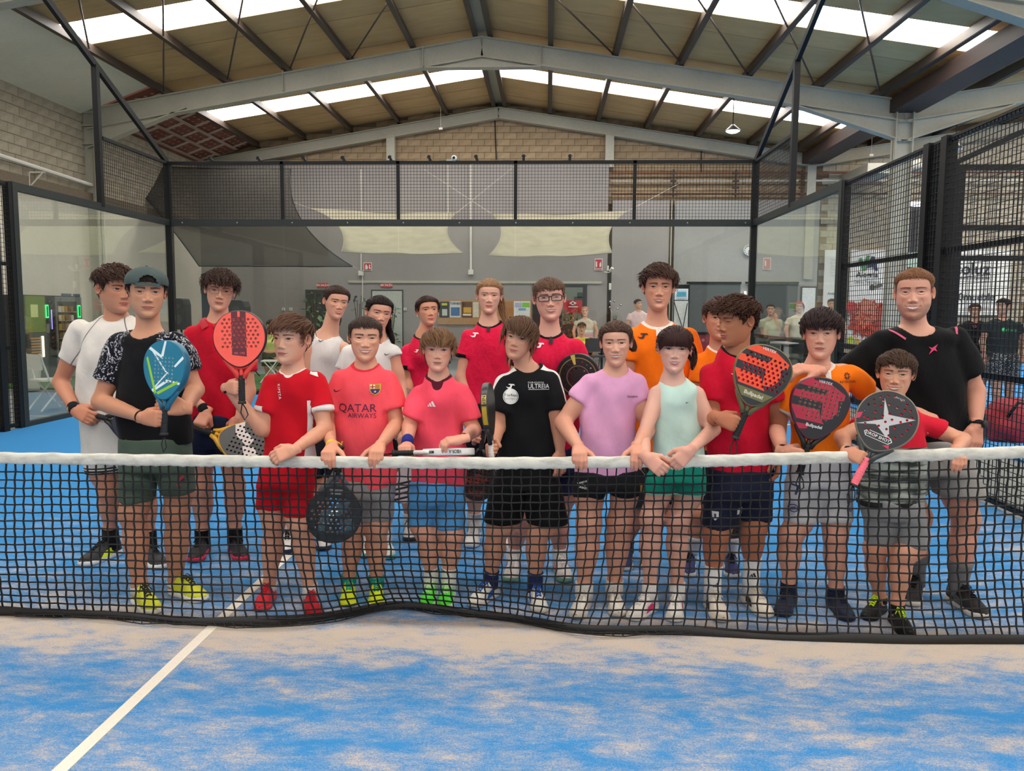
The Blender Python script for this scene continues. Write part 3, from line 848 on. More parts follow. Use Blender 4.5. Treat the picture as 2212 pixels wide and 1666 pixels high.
def build_head(p, low=1):
    """p: face parameters -> V (template coordinates), quads, colours"""
    u, zr = head_grid(low); nu, nz = len(u), len(zr)
    Ug, Zg = np.meshgrid(u, zr); Ug = Ug.ravel(); Zg = Zg.ravel()
    x, y = head_base(Ug, Zg, p.get('jaw', 1.0)); z = Zg.copy()
    fr = sstep(.02, .45, np.cos(Ug))
    ax = np.abs(x)
    sm, op = p.get('smile', 0.0), p.get('open', 0.0)
    nose = p.get('nose', 1.0)*.92
    d = np.zeros_like(x)
    d += .0035*gauss(z-.019, .010)*gauss(ax-.026, .022)
    d -= .0095*gauss(ax-.031, .0165)*gauss(z-.002, .0135)
    d -= .0015*gauss(x, .008)*gauss(z-.004, .012)
    es = p.get('es', 1.08)*1.05
    ew, eu, el = .0150*es, p.get('eyeu', .0054)*(1-.22*sm)*es, .0036*(1-.15*sm)*es
    ex = (ax-.0315)/ew
    lidu = np.where(np.abs(ex) < 1, (1-np.abs(ex)**2.2), 0)*eu+.0006*ex; lidl = -np.where(np.abs(ex) < 1, (1-ex**2), 0)*el+.0006*ex
    ball = np.sqrt(np.clip(1-((ax-.0315)/.0165)**2-((z)/.0125)**2, 0, 1))
    d += .0078*ball
    ins = (z < lidu) & (z > lidl) & (np.abs(ex) < 1)
    d -= .0014*ins
    d += .0013*gauss(z-lidu-.0016, .0013)*(np.abs(ex) < 1.1)      # upper lid roll
    d -= .0012*gauss(z-lidu-.0048, .0014)*(np.abs(ex) < 1.05)     # lid crease
    # nose
    ns = np.interp(z, [-.056, -.0505, -.046, -.039, -.032, -.018, -.004, .010, .018], [0, .004, .0118, .0188, .0172, .0100, .0052, .0020, 0])*nose
    nw = np.interp(z, [-.052, -.044, -.034, -.02, .0, .014], [.0115, .0112, .0098, .0078, .0068, .009])*p.get('nosew', 1.0)
    d += ns*np.exp(-(ax/nw)**2.4)
    d += .0085*gauss(ax-.0135*p.get('nosew', 1), .0062)*gauss(z+.0425, .0068)*nose**.5
    d -= .0055*gauss(ax-.0075, .0034)*gauss(z+.0508, .0026)
    # mouth
    mw = (.0225+.0042*sm)*p.get('mouthw', 1.0); mz = -.0705+.0015*sm
    tx = np.clip(ax/mw, 0, 1.6)
    ml = mz+(.0050*sm-.0008+p.get('frown', 0)*-.002)*tx**2
    gap = op*.0105*np.clip(1-tx**2.2, 0, 1)
    lip_u = (.0064-.0010*sm)*np.clip(1-tx**2, 0, 1)**.7*(1-.18*gauss(x, .004))*p.get('lips', 1); lip_l = (.0076-.0012*sm)*np.clip(1-tx**2, 0, 1)**.75*p.get('lips', 1)
    zu, zl = ml+gap*.42, ml-gap*.58
    d += .0036*gauss(z-zu-lip_u*.45, .0042)*np.clip(1-tx**2.2, 0, 1)+.0040*gauss(z-zl+lip_l*.5, .0046)*np.clip(1-tx**2.2, 0, 1)
    inm = (z < zu) & (z > zl) & (tx < 1)
    d -= .0022*gauss(z-ml, .0015)*(tx < 1.12)*(1-np.clip(gap/.003, 0, 1))
    d -= .0035*inm
    d -= .0018*gauss(ax-mw*1.08, .004)*gauss(z-ml, .005)*(.6+sm)
    d -= .0028*gauss(z+.0865, .006)*gauss(x, .019)
    d += .0050*gauss(z+.104, .012)*gauss(x, .017)*p.get('chinf', 1)
    d -= .0012*gauss(x, .0035)*gauss(z+.0585, .006)
    d += (.0035+.0040*sm+p.get('cheek', 0))*gauss(ax-.040, .018)*gauss(z+.026-.004*sm, .017)
    fold = .030+(-.020-z)*.28
    d -= (.0003+.0013*sm)*gauss(ax-fold, .0036)*sstep(-.082, -.06, z)*sstep(-.024, -.04, z)
    d += p.get('cheek', 0)*1.1*gauss(ax-.045, .022)*gauss(z+.058, .026)
    y = y-d*fr
    x = x*(1+p.get('cheek', 0)*2.2*gauss(z+.055, .035))
    V = np.stack([x, y, z], 1)
    # colours
    S = np.array(lin(p['skin'])); C = np.repeat(S[None], len(x), 0)
    r = np.random.RandomState(3)
    def blend(m, col, a=1.0):
        nonlocal C
        m = np.clip(m*a, 0, 1)[:, None]; C = C*(1-m)+np.asarray(col)[None]*m
    warm = S*np.array([1.02, .78, .74])
    blend(gauss(ax-.043, .017)*gauss(z+.030, .015)*fr, warm, p.get('blush', .45))
    blend(gauss(x, .010)*gauss(z+.038, .010)*fr, warm, .35)
    blend(gauss(ax-.031, .018)*gauss(z+.010, .007)*fr, S*np.array([.84, .76, .76]), .25)
    hairc = np.array(lin(p.get('hair', (50, 36, 28))))
    if p.get('beard', 0):
        b_ = sstep(-.045, -.062, z+.018*gauss(ax-.01, .02))*fr + sstep(.3, .0, np.cos(Ug))*sstep(-.02, -.05, z)*(np.cos(Ug) > -.35)
        b_ = b_*(1-gauss(x, .02)*gauss(z+.07, .008)) * (1-.7*gauss(ax-.038, .014)*gauss(z+.05, .02))
        blend(b_*(.6+.4*r.rand(len(x))), hairc*.7+S*.10, p['beard'])
    bz = brow_z(ax, p); bt = (.0041*(1-.55*np.clip((ax-.014)/.040, 0, 1)))*p.get('brow', 1.0)
    bm = sstep(bt+.0014, bt-.0004, np.abs(z-bz))*sstep(.0075, .012, ax)*sstep(.056, .049, ax)*fr
    blend(bm*(.78+.22*r.rand(len(x))), hairc*.5, .95*p.get('browa', 1))
    lipc = np.array(lin(p.get('lipc', (176, 96, 92))))
    lm = ((z <= zu+lip_u) & (z >= zu) | (z <= zl) & (z >= zl-lip_l)) & (tx < 1)
    blend(lm*fr, lipc*.9+S*.1*np.array([1, .8, .8]), .95)
    blend(gauss(z-ml, .0011)*(tx < 1.05)*fr*(gap < .0015), lipc*.28, .9)
    if op > 0:
        blend(inm*fr, np.array([.10, .03, .03]))
        teeth = inm & (z > zl+.22*(zu-zl)*(1-.8*sm)) & (tx < .86)
        blend(teeth*fr, np.array([.86, .83, .78]))
        blend((teeth & (np.abs(((x*1000) % 7.4)-3.7) > 3.35))*fr, np.array([.60, .56, .52]), .35)
    blend(gauss(ax-.0072, .0026)*gauss(z+.0502, .0017)*fr, S*.22, .9)
    # eyes
    gx, gz = p.get('gaze', (0, 0))
    lid = p.get('lid', 1.0)
    lu = lidu*lid-(1-lid)*.004
    ins = (z < lu) & (z > lidl) & (np.abs(ex) < 1)
    blend(ins*fr, np.array([.44, .40, .39]))
    xe = np.where(x > 0, x-.0315-gx, x+.0315-gx)
    rr_ = np.sqrt(xe**2+(z-.0004-gz)**2)*.84
    iris = np.array(lin(p.get('eye', (58, 38, 28))))
    blend(ins*sstep(.0064, .0056, rr_/es)*fr, iris); blend(ins*sstep(.0064, .0050, rr_/es)*sstep(.0044, .0058, rr_/es)*fr, iris*.4, .7)
    blend(ins*sstep(.0032, .0025, rr_/es)*fr, np.array([.006, .005, .005]))
    blend((gauss(z-lu-.0003, .0016)*(np.abs(ex) < 1.04)*(z > lidl-.0005))*fr, np.array([.020, .014, .012]), p.get('lash', .9))
    blend((gauss(z-lidl, .0007)*(np.abs(ex) < .95))*fr, S*.35, .55)
    hm = p.get('freckle', 0)
    if hm: blend((r.rand(len(x)) > .9)*gauss(ax-.03, .03)*gauss(z+.025, .02)*fr, S*.7, hm)
    # shaved sides: scalp shows darker where hair is clipped
    if p.get('fade', 0):
        zf = .022
        fm = sstep(.35, .1, np.cos(Ug))*sstep(-.035-.03*sstep(.0, -.6, np.cos(Ug)), -.01, z)
        blend(fm, hairc*.9+S*.1, p['fade'])
    i, k = np.meshgrid(np.arange(nz-1), np.arange(nu), indexing='ij')
    F = np.stack([i*nu+k, (i+1)*nu+k, (i+1)*nu+(k+1) % nu, i*nu+(k+1) % nu], -1).reshape(-1, 4)
    # ears
    for s in (-1, 1):
        a = np.linspace(0, 2*math.pi, 15)[:-1]; rr2 = np.array([0.0, .35, .62, .82, .95, 1.0, .9, .6])
        hgt = np.array([-.003, -.003, -.001, .004, .004, .0, -.004, -.006])
        E_ = []
        for q, hh in zip(rr2, hgt):
            ez = .0300*q*np.sin(a)*(1+.10*np.sin(a)); ey = .0175*q*np.cos(a)*(1+.18*np.sin(a))
            E_.append(np.stack([np.full_like(a, hh), ey, ez], 1))
        E_ = np.concatenate(E_); th = math.radians(24+p.get('earout', 0))
        ex_ = E_[:, 0]*math.cos(th)+E_[:, 1]*math.sin(th); ey_ = -E_[:, 0]*math.sin(th)+E_[:, 1]*math.cos(th)
        w0 = float(np.interp(-.006, _HZ, _HW))
        Ve = np.stack([s*(w0+.005+ex_), .022+ey_, -.006+E_[:, 2]-.12*ey_], 1)
        o = len(V); na = len(a)
        i, k = np.meshgrid(np.arange(len(rr2)-1), np.arange(na), indexing='ij')
        Fe = np.stack([i*na+k, i*na+(k+1) % na, (i+1)*na+(k+1) % na, (i+1)*na+k], -1).reshape(-1, 4)+o
        if s < 0: Fe = Fe[:, ::-1]
        V = np.concatenate([V, Ve]); F = np.concatenate([F, Fe])
        ce = np.repeat((S*np.array([1.0, .86, .82]))[None], len(Ve), 0); ce[:na*2] *= .75
        C = np.concatenate([C, ce])
    return V, F, C

# ---- hair
HC = np.array([0, .010, .022])
def hairline(u, p):
    """lower edge of the hair at angle u"""
    a = np.abs((u+math.pi) % (2*math.pi)-math.pi)
    fl = p.get('fline', .068)
    pts = [(0, fl), (.45, fl-.002), (.80, fl-.010), (1.02, .036), (1.18, .014), (1.32, p.get('burn', -.012)), (1.45, -.002), (1.60, .022), (1.85, .024), (2.05, .0), (2.3, -.042), (2.7, p.get('nape', -.058)), (3.15, p.get('nape', -.060))]
    return np.interp(a, [q[0] for q in pts], [q[1] for q in pts])
def hair_mesh(p, seed, low=1):
    """p: style parameters -> V, quads, colours in head template coordinates"""
    r = np.random.RandomState(seed)
    th = p.get('th', .016); base = np.array(lin(p.get('hair', (50, 36, 28))))*1.35; tip = np.array(lin(p['tip'])) if 'tip' in p else base*1.35
    nu, nr = 56//low, 16//low
    u = np.linspace(0, 2*math.pi, nu+1)[:-1]
    hl = hairline(u, p)
    Vs = []
    side = p.get('side', 1.0)
    for q in np.linspace(0, 1, nr):
        z = .1178+(hl-.1178)*(q**1.25)
        x, y = head_base(u, z)
        Pn = np.stack([x, y, z], 1)-HC; Pn /= np.linalg.norm(Pn, axis=1)[:, None]
        t = th*.82*np.interp(q, [0, .55, .9, 1], [1, .95, .6, .12])
        sidef = 1-(1-side)*sstep(.055, .02, z)
        bump = 1+.10*np.sin(7*u+9*q+seed)*q+.06*np.sin(15*u-6*q)*q
        Vs.append(np.stack([x, y, z], 1)+Pn*(t*sidef*bump)[:, None])
    V = np.concatenate(Vs); i, k = np.meshgrid(np.arange(nr-1), np.arange(nu), indexing='ij')
    F = np.stack([i*nu+k, (i+1)*nu+k, (i+1)*nu+(k+1) % nu, i*nu+(k+1) % nu], -1).reshape(-1, 4)
    streak = .75+.35*r.rand(nu)
    C = (base[None]*.8)*np.tile(streak, nr)[:, None]
    # locks
    N = int(p.get('n', 260)*1.55/low**1.5); seg = p.get('seg', 5); L = p.get('len', .06)
    uu = r.uniform(-math.pi, math.pi, N*2)+0
    zz = hairline(uu, p); q = r.uniform(0.0, 1, N*2)**.8
    z = zz+(.1172-zz)*np.cos(q*math.pi/2)**.9
    sel = np.arange(N*2)[:N]
    uu, z, q = uu[sel], z[sel], q[sel]
    x, y = head_base(uu, z); P0 = np.stack([x, y, z], 1)
    tops = p.get('toplen', 1.0)
    ll = L*r.uniform(.65, 1.25, N)*np.where(z > .045, tops, p.get('sidelen', 1.0))
    nrm = P0-HC; nrm /= np.linalg.norm(nrm, axis=1)[:, None]
    hh = th*np.where(z > .05, 1.0, side)
    pos = P0+nrm*(hh*r.uniform(.75, 1.0, N))[:, None]
    crown = np.array(p.get('crown', (.0, .075, .10))); tie = p.get('tie'); sweep = np.array(p.get('sweep', (0, 0, 0)), float)
    grav = p.get('grav', .25); curl = p.get('curl', 0.0); lift = p.get('lift', 0.0); hang = p.get('hang', False)
    part = p.get('part')
    path = [pos.copy()]
    rad = np.array([.0755, .1000, .0962]); rad_c = np.array([0, .0062, .0215])
    jit = r.normal(0, p.get('jit', .16), (N, 3)); ph = r.uniform(0, 6.28, N); cf = r.uniform(.8, 1.3, N)
    inward = r.uniform(.78, 1.18, N)
    for s in range(seg):
        nrm = (pos-rad_c)/rad**2; nrm /= np.linalg.norm(nrm, axis=1)[:, None]
        if tie is not None: d = np.array(tie)[None]-pos
        elif part is not None:
            d = np.stack([np.sign(pos[:, 0]-part)*np.ones(N), .25+0*pos[:, 0], -.35+0*pos[:, 0]], 1)
        else: d = pos-crown[None]
        d = d/(np.linalg.norm(d, axis=1)[:, None]+1e-9)
        d = d+sweep[None]*sstep(.02, .08, pos[:, 2])[:, None]
        d = d-nrm*np.sum(d*nrm, 1)[:, None]
        d /= np.linalg.norm(d, axis=1)[:, None]+1e-9
        d = d+jit; d[:, 2] -= grav
        below = sstep(.03, -.03, pos[:, 2])[:, None]
        if hang: d = d*(1-below)+np.array([0, 0, -1.0])[None]*below+jit*.5*below
        if lift: d = d+nrm*lift*((1-s/seg) if p.get('liftdown') else 1)
        d /= np.linalg.norm(d, axis=1)[:, None]+1e-9
        pos = pos+d*(ll/seg)[:, None]
        if curl:
            b = np.cross(d, nrm)
            pos = pos+curl*(np.cos(ph+cf*s*2.1)[:, None]*nrm+np.sin(ph+cf*s*2.1)[:, None]*b)
        # stay outside the scalp
        hs = np.where(pos[:, 2] > .05, 1.0, side)
        off_ = (th*hs*inward*(1-.30*s/seg)+.001)[:, None]
        rr = rad+off_
        e = (pos-rad_c)/rr; m = np.linalg.norm(e, axis=1)
        fix = (m < 1) & (pos[:, 2] > -.06)
        if tie is None and not lift and not curl: fix = fix | ((m > 1.0) & (pos[:, 2] > .02))
        if tie is not None: fix = fix | (m > 1)
        pos = np.where(fix[:, None], rad_c+e/np.maximum(m, 1e-6)[:, None]*rr, pos)
        if tie is not None:
            dd = np.linalg.norm(np.array(tie)[None]-pos, axis=1)
        path.append(pos.copy())
    Pth = np.stack(path, 1)
    if 'fringe' in p:
        lim = p['fringe']+r.normal(0, .0045, N)+p.get('fslope', 0)*Pth[:, -1, 0]
        S_ = Pth.shape[1]; face = (Pth[:, :, 1] < -.035) & (np.abs(Pth[:, :, 0]) < .066)
        bad = face & (Pth[:, :, 2] < lim[:, None]); first = np.where(bad.any(1), bad.argmax(1), S_)
        f0 = np.clip(first-1, 0, S_-2); a0 = Pth[np.arange(N), f0]; a1 = Pth[np.arange(N), f0+1]
        fr_ = np.where(first < S_, f0+np.clip((a0[:, 2]-lim)/(a0[:, 2]-a1[:, 2]+1e-6), 0, 1), S_-1); fr_ = np.maximum(fr_, .6)
        tt = np.linspace(0, 1, S_)[None]*fr_[:, None]; i0 = np.minimum(tt.astype(int), S_-2); ft = (tt-i0)[:, :, None]
        rows_ = np.arange(N)[:, None]; Pth = Pth[rows_, i0]*(1-ft)+Pth[rows_, i0+1]*ft
    Vl, Fl, Cl = ribbons(Pth, p.get('w', .0085)*.62*r.uniform(.7, 1.3, N), r, base, tip, p.get('taper', .35))
    F = np.concatenate([F, Fl+len(V)]); V = np.concatenate([V, Vl]); C = np.concatenate([C, Cl])
    for tail in p.get('tails', ()):
        Vt, Ft, Ct = tail_mesh(tail, r, base, tip, low)
        F = np.concatenate([F, Ft+len(V)]); V = np.concatenate([V, Vt]); C = np.concatenate([C, Ct])
    return V, F, C
def ribbons(P, w, r, base, tip, taper=.35):
    """tapered four-sided locks along polylines P (N, S, 3)"""
    N, S = P.shape[:2]
    T = np.gradient(P, axis=1); T /= np.linalg.norm(T, axis=2)[:, :, None]+1e-9
    nn = P-np.array([0, .0085, .0]); nn[:, :, 2] *= .4; nn /= np.linalg.norm(nn, axis=2)[:, :, None]+1e-9
    b = np.cross(T, nn); b /= np.linalg.norm(b, axis=2)[:, :, None]+1e-9
    nn = np.cross(b, T)
    prof = np.interp(np.linspace(0, 1, S), [0, .25, .7, 1], [.75, 1, .9, taper*.6])
    W_ = (w[:, None]*prof[None])[:, :, None]
    ring = np.stack([P+b*W_*.5-nn*W_*.12, P+nn*W_*.28, P-b*W_*.5-nn*W_*.12], 2)
    V = ring.reshape(-1, 3)
    n, s, k = np.meshgrid(np.arange(N), np.arange(S-1), np.arange(3), indexing='ij')
    i0 = (n*S+s)*3
    F = np.stack([i0+k, i0+(k+1) % 3, i0+3+(k+1) % 3, i0+3+k], -1).reshape(-1, 4)[:, ::-1]
    tone = r.uniform(.75, 1.18, N)
    g = np.linspace(0, 1, S)[None, :, None]*r.uniform(.2, 1, N)[:, None, None]
    C = (base[None, None]*(1-g)+tip[None, None]*g)*tone[:, None, None]
    C = np.repeat(C[:, :, None], 3, 2).reshape(-1, 3)
    return V, F.copy(), C
def tail_mesh(t, r, base, tip, low=1):
    """ponytail: strands along a guide curve"""
    g = np.array(t['pts'], float); n = int(t.get('n', 40)*1.6/low); S = 9
    ts = np.linspace(0, 1, S); gs = np.linspace(0, 1, len(g))
    G = np.stack([Field._sm(ts, gs, g[:, i]) for i in range(3)], 1)
    sp = np.interp(ts, [0, .2, .6, 1], [.35, 1, .9, .25])*t.get('r', .018)
    a = r.uniform(0, 6.28, n); q = np.sqrt(r.uniform(0, 1, n))
    o = np.stack([np.cos(a)*q, np.sin(a)*q, r.normal(0, .3, n)], 1)
    P = G[None]+o[:, None]*sp[None, :, None]+r.normal(0, .0016, (n, S, 3))
    return ribbons(P, .0065*r.uniform(.7, 1.3, n), r, base, tip, .5)

# ---- hands, cached per pose (unit length 1 = wrist to middle fingertip of an open hand)
_HAND = {}
def hand_unit(pose):
    if pose in _HAND: return _HAND[pose]
    P = dict(
        relax=dict(curl=(18, 28, 22), spread=4, thumb=((.14, .16, -.05), (.62, .42, -.45), (.85, .10, -.45))),
        over=dict(curl=(52, 30, 14), spread=7, thumb=((.12, .15, -.03), (.55, .80, -.25), (.75, .55, -.35))),
        grip=dict(curl=(62, 88, 62), spread=1, thumb=((.14, .16, -.06), (.55, .35, -.70), (.50, -.55, -.62))),
        flat=dict(curl=(8, 10, 6), spread=6, thumb=((.12, .15, -.03), (.60, .75, -.15), (.85, .40, -.15))),
        drape=dict(curl=(30, 38, 20), spread=5, thumb=((.12, .15, -.03), (.70, .55, -.40), (.85, .10, -.45))),
    )[pose]
    F = Field((-.22, -.42, -.55), (1.1, .62, .30), .0245)
    # palm
    F.cone((-.15, 0, 0), (.06, 0, 0), .125, .125, .02, 1.25)
    for y, ry in ((.155, .075), (.052, .082), (-.052, .08), (-.148, .07)):
        F.cone((.05, y*.62, -.005), (.43, y, .0), .085, ry, .06)
    F.ell((.16, .16, -.05), (.16, .085, .075), .05)
    F.ell((.2, -.13, -.045), (.17, .07, .07), .05)
    L = ((.155, .40, .068), (.052, .45, .071), (-.052, .42, .067), (-.148, .33, .058))
    for fi, (y, ln, r0) in enumerate(L):
        a = np.array([.44, y, .0]); ang = 0; sp = math.radians(P['spread'])*(1.5-fi)*.9
        ph = (.46*ln, .30*ln, .24*ln)
        for j in range(3):
            ang += math.radians(P['curl'][j]*(1+.06*(fi-1)))
            d = np.array([math.cos(ang), math.sin(sp)*math.cos(ang)*.9, -math.sin(ang)])
            b = a+d*ph[j]
            F.cone(a, b, r0*(1-.09*j), r0*(1-.09*(j+1)), .018)
            a = b
    t0, d1, d2 = (np.array(q) for q in P['thumb'])
    d1 = d1/np.linalg.norm(d1); d2 = d2/np.linalg.norm(d2)
    b = t0+d1*.24; c = b+d2*.20
    F.cone(t0, b, .105, .078, .05); F.cone(b, c, .076, .062, .02)
    V, Q = F.mesh()
    _HAND[pose] = (V, Q); return V, Q
GRIP_C = np.array([.56, 0.0, -.145])     # axis of a held handle runs along y through this point
def place_hand(pose, wrist, xdir, dorsal, right, L):
    """right: the person's right hand"""
    V, Q = hand_unit(pose)
    x = np.asarray(xdir, float); x = x/np.linalg.norm(x)
    z = np.asarray(dorsal, float); z = z-x*(z@x); z /= np.linalg.norm(z)
    y = np.cross(z, x)
    s = 1.0 if right else -1.0
    W_ = V*np.array([1, s, 1])*L
    out = np.asarray(wrist)+W_[:, :1]*x+W_[:, 1:2]*y+W_[:, 2:]*z
    return out, (Q if right else Q[:, ::-1])

# ---- shoes: local frame, heel at x = 0, toe at x = 1 (times length), z up
def shoe(par, ankle, toe, L, cols, kind='sneaker', low=False):
    """cols: upper, sole, lace, accent, sock (0-255)"""
    A = np.array([ankle[0], ankle[1], 0.0]); T = np.array([toe[0], toe[1], 0.0])
    d = T-A; d /= np.linalg.norm(d)+1e-9; s = np.array([-d[1], d[0], 0]); z = np.array([0, 0, 1.0])
    O = T-d*L
    def tr(P): P = np.asarray(P, float)*L; return O+P[:, :1]*d+P[:, 1:2]*s+P[:, 2:]*z
    st = np.array([0, .04, .12, .24, .38, .52, .66, .78, .88, .95, 1.0])
    wd = np.array([.06, .115, .138, .138, .132, .142, .168, .172, .15, .105, .03])
    top = np.array([.31, .39, .42, .42, .40, .355, .285, .225, .19, .165, .13])
    na = 14; V = []
    for i in range(len(st)):
        a = np.linspace(0, math.pi, na)
        yy = wd[i]*np.sign(np.cos(a))*np.abs(np.cos(a))**.7; zz = .075+(top[i]-.075)*np.sin(a)**(.75 if st[i] > .5 else .55)
        nar = 1-.38*((zz-.075)/(top[i]-.07))**2*(1 if st[i] < .6 else .4)
        V.append(np.stack([np.full(na, st[i]), yy*nar, zz], 1))
    V = np.concatenate(V); n = len(st)
    F = [(i*na+k, i*na+k+1, (i+1)*na+k+1, (i+1)*na+k) for i in range(n-1) for k in range(na-1)]
    F += [tuple(range(na)), tuple((n-1)*na+k for k in range(na))[::-1]]
    up = mesh('shoe', tr(V), F, cloth(cols['upper'], .6), par, True)
    mb = MB(); ol = [(x, w*1.06) for x, w in zip(st, wd)]; loop = ol+[(x, -w) for x, w in ol[::-1]]
    loop = np.array(loop); nL = len(loop)
    lv = [(0, .96, 0), (.035, 1.05, 1), (.09, 1.0, 1), (.105, .9, 1)]
    Vs = []
    for zz, sc, _ in lv:
        toe_up = .025*np.clip((loop[:, 0]-.75)/.25, 0, 1)**2
        Vs.append(np.stack([.5+(loop[:, 0]-.5)*(1+(sc-1)*.3), loop[:, 1]*sc, zz+toe_up+(.03*np.clip(1-loop[:, 0]*3, 0, 1) if zz > .05 else 0)], 1))
    Vs = np.concatenate(Vs)
    Fs = [(j*nL+k, j*nL+(k+1) % nL, (j+1)*nL+(k+1) % nL, (j+1)*nL+k)[::-1] for j in range(3) for k in range(nL)] + [tuple(range(nL)), tuple(3*nL+k for k in range(nL))[::-1]]
    mesh('sole', tr(Vs), Fs, cloth(cols['sole'], .55), up, True)
    if 'accent' in cols and not low:
        # side flash and toe cap
        V2, F2 = [], []
        for sgn in (1, -1):
            pts = [(.30, .10), (.62, .09), (.50, .20), (.26, .26)] if kind != 'toe' else [(.66, .09), (.97, .09), (.93, .13), (.70, .20)]
            b0 = len(V2)
            for (x, zz) in pts:
                w = np.interp(x, st, wd); tz = np.interp(x, st, top)
                yy = w*(1-((zz-.075)/(tz-.07))**2*.55)**.8+.008
                V2.append((x, sgn*yy, zz))
            F2.append((b0, b0+1, b0+2, b0+3) if sgn > 0 else (b0+3, b0+2, b0+1, b0))
        m2 = mesh('flash', tr(V2), F2, cloth(cols['accent'], .55), up)
    if not low:
        mb = MB()
        for k in range(5):
            x = .40+.062*k; zt = np.interp(x, st, top)+.004; w = .052
            for sg in (1, -1):
                q = tr([(x, -w*sg, zt-.012), (x+.02, 0, zt+.006), (x+.045, w*sg, zt-.022)])
                mb.tube(q, .0032, 5)
        for sg in (1, -1):
            zt = np.interp(.40, st, top)
            q = tr([(.41, 0, zt+.01), (.40, .05*sg, zt+.04), (.46, .085*sg, zt+.0), (.44, .03*sg, zt)]); mb.tube(q, .0026, 5)
            q = tr([(.41, 0, zt+.01), (.45, .07*sg, zt-.01), (.50, .12*sg, zt-.08)]); mb.tube(q, .0026, 5)
        tag(mb.build('laces', cloth(cols['lace'], .8), up, True), kind='stuff')
        # padded collar
        c = tr([(.13+.115*math.cos(a), .105*math.sin(a),   .405+.02*math.cos(a)) for a in np.linspace(0, 2*math.pi, 15)])
        MB().tube(c, .0075, 6, False).build('collar', cloth(cols.get('collar', cols['upper']), .8), up, True)
    return up

# ---- cloth and skin materials
def cloth(col, rough=.85, tonal=0.0, name=None, masks=(), pattern=None):
    """fabric; masks = [(attribute, lo, hi, colour)] paint where lo < attribute < hi"""
    key = (tuple(col), rough, tonal, tuple((m[0], m[1], m[2], tuple(m[3])) for m in masks), pattern)
    if key in MATS: return MATS[key]
    t = NT(name or 'fabric')
    g = t.n('TexCoord').outputs['Object']
    c = np.array(lin(col)); a = t.noise(9, g, 4, .6)
    cc = t.ramp(a, [(.3, tuple(c*.93)), (.7, tuple(np.minimum(c*1.06, 1)))])
    if tonal:
        b = t.noise(16, g, 3, .6, None, 2.5)
        cc = t.mix(t.ramp(b, [(.42, 0.0), (.60, tonal)]), cc, tuple(np.minimum(c*1.25+.02, 1)))
    if pattern == 'camo':       # white brush swirls on dark cloth
        b = t.noise(15, g, 2, .5, None, 3.5); b2 = t.noise(34, g, 2, .5, None, 3)
        m = t.math('MULTIPLY', t.ramp(b, [(.50, 0.0), (.535, 1.0), (.56, 1.0), (.60, 0.0)]), t.ramp(b2, [(.40, 0.0), (.52, 1.0)]))
        m = t.math('MULTIPLY', m, t.ramp(t.attr('sl').outputs['Fac'], [(.48, 0.0), (.5, 1.0)]))
        cc = t.mix(m, cc, lin((205, 205, 214)))
        cc = t.mix(t.math('MULTIPLY', t.ramp(t.attr('sl').outputs['Fac'], [(.48, 0.0), (.5, 1.0)]), .5), cc, t.mix(m, lin((22, 22, 34)), lin((205, 205, 214))))
    if pattern == 'specks':
        b = t.noise(70, g, 2, .6); cc = t.mix(t.ramp(b, [(.54, 0.0), (.58, 1.0)]), cc, lin((190, 190, 190)))
    if pattern == 'fade':       # soft woven bands in greys
        s = t.n('SeparateXYZ'); t.l(g, s.inputs[0])
        b = t.noise(7, g, 3, .6, (.5, 1, 7)); b2 = t.noise(11, g, 2, .5, (1.4, 1, .5))
        f = t.math('ADD', t.math('MULTIPLY', b, .75), t.math('MULTIPLY', b2, .35))
        cc = t.mix(t.ramp(f, [(.46, 0.0), (.66, 1.0)]), cc, lin((168, 176, 166)))
    if pattern == 'stripes':
        s = t.n('SeparateXYZ'); t.l(g, s.inputs[0]); b = t.math('SINE', t.math('MULTIPLY', s.outputs[2], 260)); cc = t.mix(t.ramp(b, [(.5, 0.0), (.6, 1.0)]), cc, lin((235, 235, 235)))
    for at_, lo, hi, mc in masks:
        s = t.attr(at_).outputs['Fac']
        m = t.math('MULTIPLY', t.math('GREATER_THAN', s, lo), t.math('LESS_THAN', s, hi))
        cc = t.mix(m, cc, lin(mc))
    wv = t.noise(900, g, 1); w2 = t.noise(17, g, 2, .5, (1, 1, .6), .5)
    h = t.math('ADD', t.math('MULTIPLY', wv, .06), w2)
    b = t.bsdf(cc, rough, 0, t.bump(h, .30, .022), .12)
    b.inputs['Sheen Weight'].default_value = .04
    MATS[key] = t.m; return t.m
def m_skin():
    t = NT('skin'); a = t.attr('Col'); n1 = t.noise(420, None, 3, .6)
    n2 = t.noise(26, None, 3)
    cc = t.mix(t.math('MULTIPLY', n2, .16), a.outputs['Color'], (.42, .16, .11, 1))
    b = t.bsdf(cc, .52, 0, t.bump(n1, .12, .002), .35)
    b.inputs['Subsurface Weight'].default_value = .10
    b.inputs['Subsurface Radius'].default_value = (.010, .004, .002)
    b.inputs['Subsurface Scale'].default_value = .6
    return t.m
def m_hair():
    t = NT('hair'); a = t.attr('Col')
    b = t.bsdf(a.outputs['Color'], .55, 0, t.bump(t.noise(260, None, 2, .6, (1, 1, .2)), .25, .002), .09)
    return t.m
SKIN, HAIR = m_skin(), m_hair()
